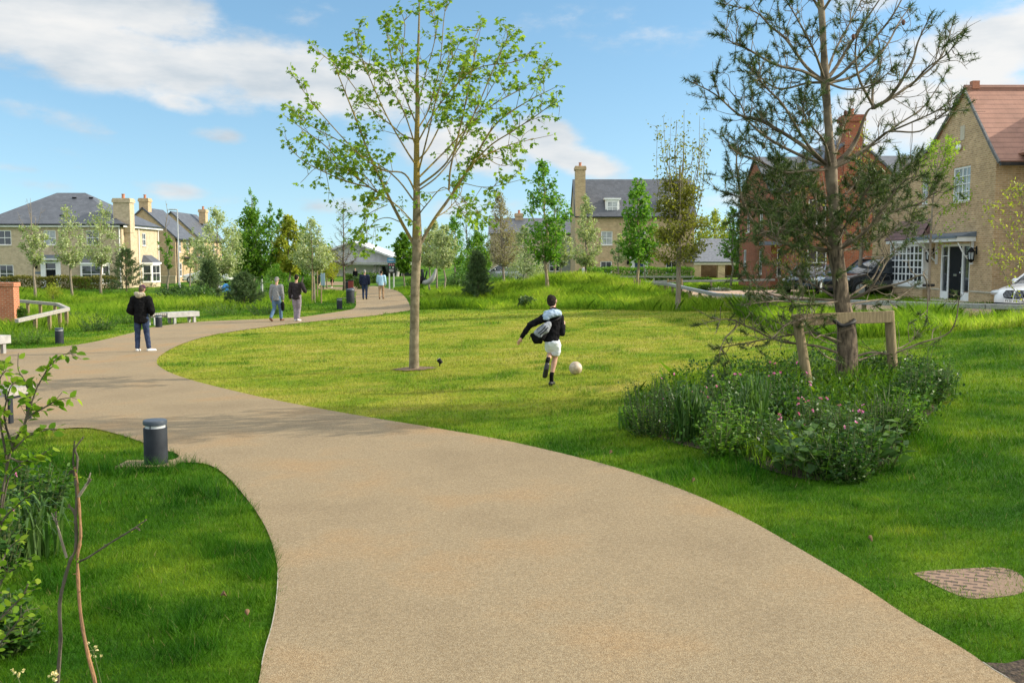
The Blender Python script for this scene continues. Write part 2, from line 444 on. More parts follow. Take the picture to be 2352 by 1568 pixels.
def array_mesh(name, V, Fc, mat, attrs=(), smooth=False):
    """V (n,3), Fc (m,k) -> mesh"""
    me = bpy.data.meshes.new(name)
    V = np.ascontiguousarray(V, np.float32); Fc = np.ascontiguousarray(Fc, np.int32)
    me.vertices.add(len(V)); me.vertices.foreach_set('co', V.ravel())
    m, k = Fc.shape
    me.loops.add(m * k); me.loops.foreach_set('vertex_index', Fc.ravel())
    me.polygons.add(m); me.polygons.foreach_set('loop_start', np.arange(0, m * k, k, dtype=np.int32))
    me.update(calc_edges=True)
    for (an, tp, data) in attrs:
        a = me.attributes.new(an, tp, 'POINT')
        a.data.foreach_set('value' if tp == 'FLOAT' else 'color', np.ascontiguousarray(data, np.float32).ravel())
    if smooth: me.shade_smooth()
    me.materials.append(mat)
    return me

# leaf outlines: x across, y along, z droop/fold ; one polygon of k corners each
def _outline(pts): return np.array([(x, y, z) for x, y, z in pts], float)
LEAF_OVAL = _outline([(0, 0, 0), (0.26, 0.3, 0.05), (0.22, 0.68, 0.03), (0, 1, -0.1), (-0.22, 0.68, 0.03), (-0.26, 0.3, 0.05)])
LEAF_RHOMB = _outline([(0, 0, 0), (0.3, 0.45, 0.05), (0, 1, 0), (-0.3, 0.45, 0.05)])
LEAF_BROAD = _outline([(0, 0, 0), (0.38, 0.4, 0.08), (0, 1, -0.05), (-0.38, 0.4, 0.08)])
LEAF_MAPLE = _outline([(0, 0, 0), (0.3, 0.1, -0.06), (0.24, 0.32, 0.02), (0.55, 0.55, -0.12), (0.22, 0.62, 0.02), (0, 1, -0.1), (-0.22, 0.62, 0.02), (-0.55, 0.55, -0.12), (-0.24, 0.32, 0.02), (-0.3, 0.1, -0.06)])
LEAF_NEEDLE = _outline([(-0.03, 0, 0), (0.03, 0, 0), (0.0, 1, 0)])

def unit(a):
    return a / np.maximum(np.linalg.norm(a, axis=-1, keepdims=True), 1e-9)
def leaves(name, P, A, S, mat, rg, shape=LEAF_OVAL, nrm=None, width=1.0):
    """leaf polygons at P along axes A with sizes S; normals random about up"""
    n = len(P); A = unit(A)
    if nrm is None:
        nrm = rg.normal(0, 0.6, (n, 3)); nrm[:, 2] += 0.8
    X = unit(np.cross(A, nrm)); Z = np.cross(X, A)
    k = len(shape)
    V = (P[:, None, :] + S[:, None, None] * (shape[None, :, 0:1] * width * X[:, None, :] + shape[None, :, 1:2] * A[:, None, :] + shape[None, :, 2:3] * Z[:, None, :])).reshape(-1, 3)
    Fc = np.arange(n * k).reshape(n, k)
    rn = np.repeat(rg.random(n), k)
    return array_mesh(name, V, Fc, mat, [('rnd', 'FLOAT', rn)])
def link_mesh(name, me, parent=None, loc=None, rz=None):
    return finish(bpy.data.objects.new(name, me), parent=parent, loc=loc, rz=rz)
def bez(pts, n):
    """Catmull-Rom through points, n samples per span"""
    P = [np.array(tuple(p), float) for p in pts]
    P = [2 * P[0] - P[1]] + P + [2 * P[-1] - P[-2]]
    out = []
    for i in range(1, len(P) - 2):
        a, b, c, d = P[i - 1:i + 3]
        for k in range(n):
            t = k / n
            out.append(0.5 * ((2 * b) + (c - a) * t + (2 * a - 5 * b + 4 * c - d) * t * t + (3 * b - a - 3 * c + d) * t ** 3))
    out.append(P[-2])
    return np.array(out)
# ------------------------------------------------------------------ sky and sun
SUN_EL, SUN_AZ = R(27), R(7)            # azimuth measured from +X towards +Y: the sun stands to the right, a little behind the scene
SKY_STRENGTH, SUN_STRENGTH, EXPOSURE = 0.11, 3.8, 0.8
def make_world():
    w = bpy.data.worlds.new('World'); sc.world = w; w.use_nodes = True
    n = w.node_tree; n.nodes.clear()
    out = n.nodes.new('ShaderNodeOutputWorld')
    sky = n.nodes.new('ShaderNodeTexSky'); sky.sky_type = 'NISHITA'; sky.sun_disc = False
    sky.sun_elevation = SUN_EL; sky.sun_rotation = PI / 2 - SUN_AZ
    sky.air_density = 1.0; sky.dust_density = 0.3; sky.ozone_density = 1.6; sky.altitude = 0
    tv = n.nodes.new('ShaderNodeTexCoord')     # look up the sky a little above the true height: no murk at the horizon
    vm = nd(n, 'ShaderNodeVectorMath', operation='MULTIPLY_ADD'); vm.inputs[1].default_value = (1, 1, 0.85); vm.inputs[2].default_value = (0, 0, 0.085)
    vn = nd(n, 'ShaderNodeVectorMath', operation='NORMALIZE')
    n.links.new(tv.outputs['Generated'], vm.inputs[0]); n.links.new(vm.outputs[0], vn.inputs[0]); n.links.new(vn.outputs[0], sky.inputs['Vector'])
    hs = nd(n, 'ShaderNodeHueSaturation'); hs.inputs['Saturation'].default_value = 1.12; hs.inputs['Hue'].default_value = 0.49
    n.links.new(sky.outputs[0], hs.inputs['Color'])
    bg = nd(n, 'ShaderNodeBackground', Strength=SKY_STRENGTH)
    n.links.new(hs.outputs[0], bg.inputs['Color'])
    tc = n.nodes.new('ShaderNodeTexCoord')
    sp = n.nodes.new('ShaderNodeSeparateXYZ'); n.links.new(tc.outputs['Generated'], sp.inputs[0])
    az = nd(n, 'ShaderNodeMath', operation='ARCTAN2'); n.links.new(sp.outputs['X'], az.inputs[0]); n.links.new(sp.outputs['Y'], az.inputs[1])
    el = nd(n, 'ShaderNodeMath', operation='ARCSINE'); n.links.new(sp.outputs['Z'], el.inputs[0])
    cb = n.nodes.new('ShaderNodeCombineXYZ'); n.links.new(az.outputs[0], cb.inputs[0]); n.links.new(el.outputs[0], cb.inputs[1])
    # clouds: soft bodies placed by bearing and height, broken up by noise
    def A(px): return math.atan((px - CX) / F)
    def E(py): return math.atan((HZ - py) / F)
    blobs = [  # x, y, half width, half height (photo units), rotation, weight
        (60, 95, 360, 118, -4, 1.0), (330, 60, 210, 110, -20, 0.95), (300, 165, 420, 88, -9, 1.0), (640, 190, 260, 88, -13, 1.0), (850, 215, 230, 72, -8, 0.8),
        (1090, 345, 180, 70, 0, 0.95), (1250, 330, 110, 62, -12, 1.05), (1330, 378, 165, 40, -17, 0.95),
        (2240, 170, 210, 95, 14, 0.95), (2130, 290, 260, 100, 8, 1.0), (2440, 130, 240, 100, 0, 0.9), (2010, 330, 170, 70, 0, 0.8), (1980, 25, 120, 50, 0, 0.75),
        (515, 327, 70, 24, -3, 0.62), (430, 260, 90, 32, -8, 0.72), (130, 305, 190, 30, -12, 0.38), (30, 350, 160, 18, -14, 0.3), (260, 330, 60, 14, 0, 0.3),
        (385, 447, 95, 26, -6, 0.62), (230, 445, 190, 24, 0, 0.36), (790, 478, 140, 26, 0, 0.5), (640, 470, 200, 22, 0, 0.32), (500, 8, 120, 22, 0, 0.6), (700, 65, 80, 32, 0, 0.35),
        (1400, 80, 330, 60, -6, 0.30), (1080, 480, 200, 32, 0, 0.5), (1700, 470, 200, 24, 0, 0.4), (120, 410, 220, 14, 0, 0.25), (760, 30, 160, 40, -10, 0.28)]
    nz = nd(n, 'ShaderNodeTexNoise', Scale=14.0, Detail=9.0, Roughness=0.6)
    mpn = nd(n, 'ShaderNodeMapping'); mpn.inputs['Scale'].default_value = (0.75, 1.5, 1)
    n.links.new(cb.outputs[0], mpn.inputs['Vector']); n.links.new(mpn.outputs[0], nz.inputs['Vector'])
    last = None
    for (x, y, w_, h_, ro, wt) in blobs:
        mp = nd(n, 'ShaderNodeMapping'); mp.vector_type = 'TEXTURE'
        mp.inputs['Location'].default_value = (A(x), E(y), 0)
        mp.inputs['Rotation'].default_value = (0, 0, R(ro))
        mp.inputs['Scale'].default_value = (w_ / F, h_ / F, 1)
        n.links.new(cb.outputs[0], mp.inputs['Vector'])
        ln = nd(n, 'ShaderNodeVectorMath', operation='LENGTH'); n.links.new(mp.outputs[0], ln.inputs[0])
        mr = nd(n, 'ShaderNodeMapRange'); mr.inputs[1].default_value = 1.25; mr.inputs[2].default_value = 0.35; mr.inputs[3].default_value = 0; mr.inputs[4].default_value = wt
        n.links.new(ln.outputs['Value'], mr.inputs[0])
        if last is None: last = mr.outputs[0]
        else:
            mxx = nd(n, 'ShaderNodeMath', operation='MAXIMUM')
            n.links.new(last, mxx.inputs[0]); n.links.new(mr.outputs[0], mxx.inputs[1]); last = mxx.outputs[0]
    # overhead and behind the camera: unseen broken cloud added for ambient fill light
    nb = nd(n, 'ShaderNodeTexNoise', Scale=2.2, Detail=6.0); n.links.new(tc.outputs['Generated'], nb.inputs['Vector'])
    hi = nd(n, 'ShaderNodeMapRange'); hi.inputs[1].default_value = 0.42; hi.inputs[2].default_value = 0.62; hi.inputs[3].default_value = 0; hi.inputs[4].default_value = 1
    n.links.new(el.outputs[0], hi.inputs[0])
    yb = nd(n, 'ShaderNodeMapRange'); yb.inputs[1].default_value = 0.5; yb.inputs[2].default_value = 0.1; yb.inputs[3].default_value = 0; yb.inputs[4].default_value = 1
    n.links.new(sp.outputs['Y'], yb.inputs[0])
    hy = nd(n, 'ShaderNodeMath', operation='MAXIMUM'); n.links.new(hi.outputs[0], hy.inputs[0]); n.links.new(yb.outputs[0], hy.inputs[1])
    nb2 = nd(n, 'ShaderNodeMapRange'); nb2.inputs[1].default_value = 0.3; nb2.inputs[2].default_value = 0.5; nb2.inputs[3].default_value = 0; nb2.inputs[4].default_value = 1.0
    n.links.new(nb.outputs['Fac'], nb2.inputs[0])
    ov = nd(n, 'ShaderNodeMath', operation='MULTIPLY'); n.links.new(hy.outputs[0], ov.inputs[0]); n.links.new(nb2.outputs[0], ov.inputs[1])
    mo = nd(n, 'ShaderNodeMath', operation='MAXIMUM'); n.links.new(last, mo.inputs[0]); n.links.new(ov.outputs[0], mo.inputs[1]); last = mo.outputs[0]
    # density = body + noise
    ns = nd(n, 'ShaderNodeMath', operation='MULTIPLY_ADD'); ns.inputs[1].default_value = 1.9; ns.inputs[2].default_value = -0.9
    n.links.new(nz.outputs['Fac'], ns.inputs[0])
    sm = nd(n, 'ShaderNodeMath', operation='ADD'); n.links.new(last, sm.inputs[0]); n.links.new(ns.outputs[0], sm.inputs[1])
    gate = nd(n, 'ShaderNodeMapRange'); gate.inputs[1].default_value = 0.02; gate.inputs[2].default_value = 0.3; n.links.new(last, gate.inputs[0])
    den = nd(n, 'ShaderNodeMapRange', interpolation_type='SMOOTHSTEP'); den.inputs[1].default_value = 0.22; den.inputs[2].default_value = 0.86
    n.links.new(sm.outputs[0], den.inputs[0])
    dg = nd(n, 'ShaderNodeMath', operation='MULTIPLY'); n.links.new(den.outputs[0], dg.inputs[0]); n.links.new(gate.outputs[0], dg.inputs[1])
    dm = nd(n, 'ShaderNodeMath', operation='MULTIPLY'); dm.inputs[1].default_value = 0.96; n.links.new(dg.outputs[0], dm.inputs[0])
    # light and grey within the cloud
    nz2 = nd(n, 'ShaderNodeTexNoise', Scale=11.0, Detail=5.0, Roughness=0.55)
    mp2 = nd(n, 'ShaderNodeMapping'); mp2.inputs['Scale'].default_value = (0.6, 1.9, 1); mp2.inputs['Location'].default_value = (3.1, 0.02, 0)
    n.links.new(cb.outputs[0], mp2.inputs['Vector']); n.links.new(mp2.outputs[0], nz2.inputs['Vector'])
    azs = nd(n, 'ShaderNodeMath', operation='MULTIPLY_ADD'); azs.inputs[1].default_value = 0.22; n.links.new(az.outputs[0], azs.inputs[0]); n.links.new(nz2.outputs['Fac'], azs.inputs[2])
    cr = ramp(n, [(0.30, (0.62, 0.70, 0.77)), (0.46, (0.84, 0.87, 0.89)), (0.60, (1.0, 0.99, 0.97))], azs.outputs[0])
    bc = nd(n, 'ShaderNodeBackground')
    cs = nd(n, 'ShaderNodeMath', operation='MULTIPLY_ADD'); cs.inputs[1].default_value = CLOUD * 0.8; cs.inputs[2].default_value = CLOUD; n.links.new(hy.outputs[0], cs.inputs[0]); n.links.new(cs.outputs[0], bc.inputs['Strength'])   # cloud out of view brightened as added fill light
    n.links.new(cr.outputs['Color'], bc.inputs['Color'])
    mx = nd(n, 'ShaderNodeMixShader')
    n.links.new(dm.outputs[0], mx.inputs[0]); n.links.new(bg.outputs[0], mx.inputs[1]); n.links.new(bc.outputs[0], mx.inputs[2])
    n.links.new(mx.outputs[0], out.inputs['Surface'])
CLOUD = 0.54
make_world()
sd = bpy.data.lights.new('sun', 'SUN'); sd.energy = SUN_STRENGTH; sd.angle = R(0.5); sd.color = (1.0, 0.90, 0.74)
sun = bpy.data.objects.new('sun', sd); COL.objects.link(sun)
S = Vector((math.cos(SUN_EL) * math.cos(SUN_AZ), math.cos(SUN_EL) * math.sin(SUN_AZ), math.sin(SUN_EL)))
sun.rotation_euler = S.to_track_quat('Z', 'Y').to_euler()
sun.location = (30, 0, 40)
vs = sc.view_settings
vs.view_transform = 'Standard'; vs.look = 'None'; vs.exposure = EXPOSURE; vs.gamma = 1.0

# ------------------------------------------------------------------ outlines on the ground
def smooth_px(pts, n=4):
    return [tuple(p[:2]) for p in bez([(a, b, 0) for a, b in pts], n)]
lawn_edge = smooth_px([(2480, 1640), (2310, 1560), (2215, 1497), (2085, 1420), (1980, 1350), (1850, 1272), (1700, 1187), (1560, 1125), (1400, 1072), (1180, 1018), (1000, 985),
                       (830, 957), (640, 922), (500, 890), (420, 868), (375, 849), (360, 832), (372, 815), (420, 790), (500, 768), (640, 748), (760, 735), (870, 724), (943, 713)])
far_edge = smooth_px([(943, 708), (936, 690), (912, 668), (860, 657), (815, 650), (770, 647), (735, 648)], 3)
back_edge = smooth_px([(730, 662), (748, 667), (800, 668)], 3) + smooth_px([(816, 674), (817, 690), (816, 706), (798, 713), (740, 722), (677, 730), (560, 735), (453, 740), (350, 752), (300, 766), (200, 789), (100, 800), (0, 803), (-200, 806)])
wedge = smooth_px([(-200, 824), (-60, 826), (0, 829), (32, 838), (0, 848), (-60, 851), (-220, 853)])
left_edge = smooth_px([(-330, 1030), (-150, 1024), (0, 1010), (60, 998), (125, 988), (190, 984), (235, 990), (300, 1008), (360, 1030), (400, 1042), (411, 1050), (395, 1058), (345, 1061)], 3) + \
            smooth_px([(310, 1066), (306, 1072), (318, 1076), (380, 1067), (430, 1064), (480, 1070), (520, 1095), (560, 1140), (590, 1180), (615, 1225), (630, 1270), (638, 1320), (635, 1380), (625, 1440), (608, 1500), (595, 1568), (575, 1680)], 4)
PATH_PX = lawn_edge + far_edge + back_edge + wedge + left_edge
PATH = np.array([tuple(gp(a, b))[:2] for a, b in PATH_PX])
LEFT_LAWN_EDGE = [gp(a, b) for a, b in left_edge]
LAWN_EDGE = [gp(a, b) for a, b in lawn_edge]

def pip(poly, x, y):
    x = np.asarray(x); y = np.asarray(y)
    ins = np.zeros(x.shape, bool)
    j = len(poly) - 1
    for i in range(len(poly)):
        xi, yi = poly[i]; xj, yj = poly[j]
        if yi != yj:
            c = ((yi > y) != (yj > y)) & (x < (xj - xi) * (y - yi) / (yj - yi) + xi)
            ins ^= c
        j = i
    return ins

def ground_sheet(name, poly, mat, step, off, label=None):
    poly = np.asarray(poly)
    xs = np.arange(poly[:, 0].min(), poly[:, 0].max(), step); ys = np.arange(poly[:, 1].min(), poly[:, 1].max(), step)
    gx, gy = np.meshgrid(xs, ys); gx = gx.ravel(); gy = gy.ravel()
    k = pip(poly, gx, gy); gx = gx[k]; gy = gy[k]
    pts = [Vector((a, b)) for a, b in poly] + [Vector((a, b)) for a, b in zip(gx, gy)]
    n = len(poly)
    vo, eo, fo = delaunay_2d_cdt(pts, [(i, (i + 1) % n) for i in range(n)], [], 1, 1e-5)[:3]
    X = np.array([v.x for v in vo]); Y = np.array([v.y for v in vo])
    Z = T(X, Y) + off
    me = bpy.data.meshes.new(name)
    me.from_pydata(list(zip(X, Y, Z)), [], [tuple(f) for f in fo]); me.update()
    for p in me.polygons:
        if p.normal.z < 0: p.flip()
    me.shade_smooth(); me.materials.append(mat)
    o = bpy.data.objects.new(name, me); finish(o)
    o['kind'] = 'structure'
    if label: o['label'] = label
    return o

# bed round the pine
BED_PX = smooth_px([(1452, 965), (1500, 1000), (1570, 1025), (1680, 1045), (1760, 1080), (1880, 1105), (2000, 1085), (2060, 1030), (2100, 985), (2150, 940), (2190, 890), (2130, 860), (1990, 850), (1800, 850), (1620, 870), (1480, 905), (1445, 935), (1452, 965)], 3)
BED = np.array([tuple(gp(a, b))[:2] for a, b in BED_PX])
COVER_PX = smooth_px([(2098, 1317), (2122, 1331), (2165, 1352), (2215, 1372), (2262, 1374), (2330, 1366), (2356, 1352), (2350, 1326), (2322, 1308), (2280, 1303), (2200, 1307), (2130, 1311), (2098, 1317)], 2)[:-1]
COVER = np.array([tuple(gp(a, b))[:2] for a, b in COVER_PX])
CORNER = np.array([tuple(gp(a, b))[:2] for a, b in [(2262, 1528), (2310, 1530), (2360, 1518), (2460, 1500), (2540, 1620), (2450, 1640), (2330, 1572)]])

# ------------------------------------------------------------------ ground materials
def ground_mat():
    m, n, out = nt('lawn_ground')
    at_ = nd(n, 'ShaderNodeAttribute', attribute_name='gcol')
    v = coord(n, 'Object')
    t = nd(n, 'ShaderNodeTexNoise', Scale=5.0, Detail=9.0, Roughness=0.7); n.links.new(v, t.inputs['Vector'])
    r = ramp(n, [(0.3, (0.62, 0.66, 0.6)), (0.5, (1, 1, 1)), (0.72, (1.3, 1.22, 1.1))], t.outputs['Fac'])
    mu = nd(n, 'ShaderNodeMix', data_type='RGBA', blend_type='MULTIPLY'); mu.inputs[0].default_value = 1.0
    n.links.new(at_.outputs['Color'], mu.inputs[6]); n.links.new(r.outputs['Color'], mu.inputs[7])
    p = nd(n, 'ShaderNodeBsdfPrincipled', Roughness=0.9); p.inputs['Specular IOR Level'].default_value = 0.1
    n.links.new(mu.outputs[2], p.inputs['Base Color'])
    t2 = nd(n, 'ShaderNodeTexNoise', Scale=45.0, Detail=6.0); n.links.new(v, t2.inputs['Vector'])
    bp = nd(n, 'ShaderNodeBump', Strength=0.8, Distance=0.04); n.links.new(t2.outputs['Fac'], bp.inputs['Height'])
    n.links.new(bp.outputs['Normal'], p.inputs['Normal'])
    n.links.new(p.outputs['BSDF'], out.inputs['Surface'])
    return m
def path_mat():
    """resin-bound gravel: fine buff stones, faint rusty and grey patches"""
    m, n, out = nt('resin_bound_gravel')
    v = coord(n, 'Object')
    vo = nd(n, 'ShaderNodeTexVoronoi', Scale=230.0); n.links.new(v, vo.inputs['Vector'])
    sp = nd(n, 'ShaderNodeSeparateColor'); n.links.new(vo.outputs['Color'], sp.inputs[0])
    r = ramp(n, [(0.0, (0.178, 0.124, 0.064)), (0.3, (0.238, 0.177, 0.101)), (0.65, (0.29, 0.225, 0.135)), (1.0, (0.355, 0.295, 0.195))], sp.outputs[0])
    t = nd(n, 'ShaderNodeTexNoise', Scale=0.55, Detail=7.0, Roughness=0.6); n.links.new(v, t.inputs['Vector'])
    r2 = ramp(n, [(0.3, (0.84, 0.83, 0.83)), (0.5, (1, 1, 1)), (0.68, (1.12, 0.98, 0.84))], t.outputs['Fac'])
    mu = nd(n, 'ShaderNodeMix', data_type='RGBA', blend_type='MULTIPLY'); mu.inputs[0].default_value = 1.0
    n.links.new(r.outputs['Color'], mu.inputs[6]); n.links.new(r2.outputs['Color'], mu.inputs[7])
    t3 = nd(n, 'ShaderNodeTexNoise', Scale=38.0, Detail=4.0); n.links.new(v, t3.inputs['Vector'])
    r3 = ramp(n, [(0.35, (0.86, 0.85, 0.84)), (0.65, (1.08, 1.07, 1.05))], t3.outputs['Fac'])
    mu2 = nd(n, 'ShaderNodeMix', data_type='RGBA', blend_type='MULTIPLY'); mu2.inputs[0].default_value = 1.0
    n.links.new(mu.outputs[2], mu2.inputs[6]); n.links.new(r3.outputs['Color'], mu2.inputs[7])
    p = nd(n, 'ShaderNodeBsdfPrincipled', Roughness=0.85); p.inputs['Specular IOR Level'].default_value = 0.25
    n.links.new(mu2.outputs[2], p.inputs['Base Color'])
    bp = nd(n, 'ShaderNodeBump', Strength=0.55, Distance=0.004); n.links.new(vo.outputs['Distance'], bp.inputs['Height'])
    n.links.new(bp.outputs['Normal'], p.inputs['Normal'])
    n.links.new(p.outputs['BSDF'], out.inputs['Surface'])
    return m
M['ground'] = ground_mat()
M['path'] = path_mat()
M['drive'] = noise_mat('pinkish_gravel', (0.36, 0.245, 0.17), (0.48, 0.345, 0.25), 40, 0.9, 0.5, 120)
M['soil'] = noise_mat('dark_mulch', (0.02, 0.014, 0.009), (0.085, 0.058, 0.036), 30, 0.95, 1.0, 60)
M['edging'] = noise_mat('pale_edging_strip', (0.28, 0.25, 0.2), (0.38, 0.34, 0.28), 8, 0.7)

# ------------------------------------------------------------------ grass colour (used by the ground and by the blades alike)
PAL = np.array([(0.021, 0.086, 0.0025), (0.056, 0.145, 0.004), (0.155, 0.245, 0.013), (0.29, 0.305, 0.034), (0.38, 0.33, 0.09)])
def dryness(x, y):
    w = (fbm(x, y, 3.2) - 0.5) * 5.0
    d = ss(10.6, 15.5, y + 0.7 * w) * (1 - ss(3.0, 7.5, x - 0.16 * (y - 15) + 0.5 * w)) * (1 - ss(38, 46, y))
    d = d * (1 - ss(-10, -16, x + 0.0 * y))
    return d
def is_left_bank(x, y):
    return (x < -9.0 - 0.0 * y) | (y > 41)
def grass_col(x, y, rnd=0.5):
    d = dryness(x, y)
    n1 = fbm(x + 5, y - 9, 1.3); n2 = fbm(x * 1.0, y * 2.2, 0.5)
    n3 = vnoise(x + 3, y * 1.6, 0.23)
    k = 0.9 + 1.8 * d + (n1 - 0.5) * 2.3 + (n2 - 0.5) * 1.8 + (n3 - 0.5) * 0.9 + (np.asarray(rnd) - 0.5) * 0.8
    k = k + 0.5 * ss(5.0, 8.5, x) * ss(11, 14, y)
    k = np.clip(k, 0, 3.999)
    i = k.astype(int); f = (k - i)[..., None]
    return PAL[i] * (1 - f) + PAL[i + 1] * f

def make_ground():
    ax = np.concatenate([-np.geomspace(1500, 34, 16), np.linspace(-32, 32, 161), np.geomspace(34, 1500, 16)])
    ay = np.concatenate([[-40, -15], np.linspace(-6, 74, 201), np.geomspace(76, 2500, 26)])
    gx, gy = np.meshgrid(ax, ay); X = gx.ravel(); Y = gy.ravel(); Z = T(X, Y)
    nx, ny = len(ax), len(ay)
    i = np.arange((nx) * (ny)).reshape(ny, nx)
    Fc = np.stack([i[:-1, :-1], i[:-1, 1:], i[1:, 1:], i[1:, :-1]], -1).reshape(-1, 4)
    col = np.concatenate([grass_col(X, Y) * 0.9, np.ones((len(X), 1))], 1)
    me = array_mesh('lawn', np.stack([X, Y, Z], 1), Fc, M['ground'], [('gcol', 'FLOAT_COLOR', col)], True)
    o = link_mesh('lawn', me)
    o['kind'] = 'structure'; o['label'] = 'wide mown lawn and grass ground of the park'
make_ground()
ground_sheet('path', PATH, M['path'], 0.6, 0.016, 'winding buff resin gravel path through the park')
ground_sheet('soil', BED, M['soil'], 0.4, 0.012, 'dark mulched soil of the planting bed around the pine')
ground_sheet('soil', CORNER, M['soil'], 0.3, 0.018, 'patch of bare dark soil beside the path edge')
DRIVE = np.array([(8.4, 45), (8.9, 37), (10.9, 31.5), (13.4, 27.2), (16, 24.6), (24, 22), (24, 30.2), (16.9, 31.2), (15.6, 33.8), (14.2, 38.5), (13.4, 44), (13.2, 50), (16, 52.5), (16, 54.5), (10, 54.5), (8.4, 51)])
ground_sheet('drive', DRIVE, M['drive'], 0.8, 0.014, 'pinkish gravel drive behind the knee rail fence')
SIDE = np.array([(-18, 61.2), (-12, 61.6), (-9.6, 61.8), (-9.6, 63.4), (-12, 63.2), (-18, 62.8)])
ground_sheet('path', SIDE, M['path'], 0.8, 0.014, 'narrow side path crossing the grass')
SIDE2 = np.array([(-6.6, 62.2), (-3, 61.4), (2, 59.6), (2, 61), (-3, 63.0), (-6.6, 63.6)])
ground_sheet('path', SIDE2, M['path'], 0.8, 0.014, 'narrow side path leading right behind the tall tree')
def edging(name, pts, label):
    mb = MB()
    for a, b in zip(pts[:-1], pts[1:]):
        a = Vector(a); b = Vector(b)
        if (b - a).length < 0.02: continue
        a.z = Tz(a.x, a.y) - 0.01; b.z = Tz(b.x, b.y) - 0.01
        mb.beam(a, b + (b - a).normalized() * 0.01, 0.006, 0.055)
    o = mb.build(name, M['edging']); o['kind'] = 'structure'; o['label'] = label
edging('path_edging', LEFT_LAWN_EDGE[-21:-6], 'thin timber edging strip between path and grass bank')
edging('path_edging', LAWN_EDGE[:7], 'thin pale edging strip beside the bare soil')
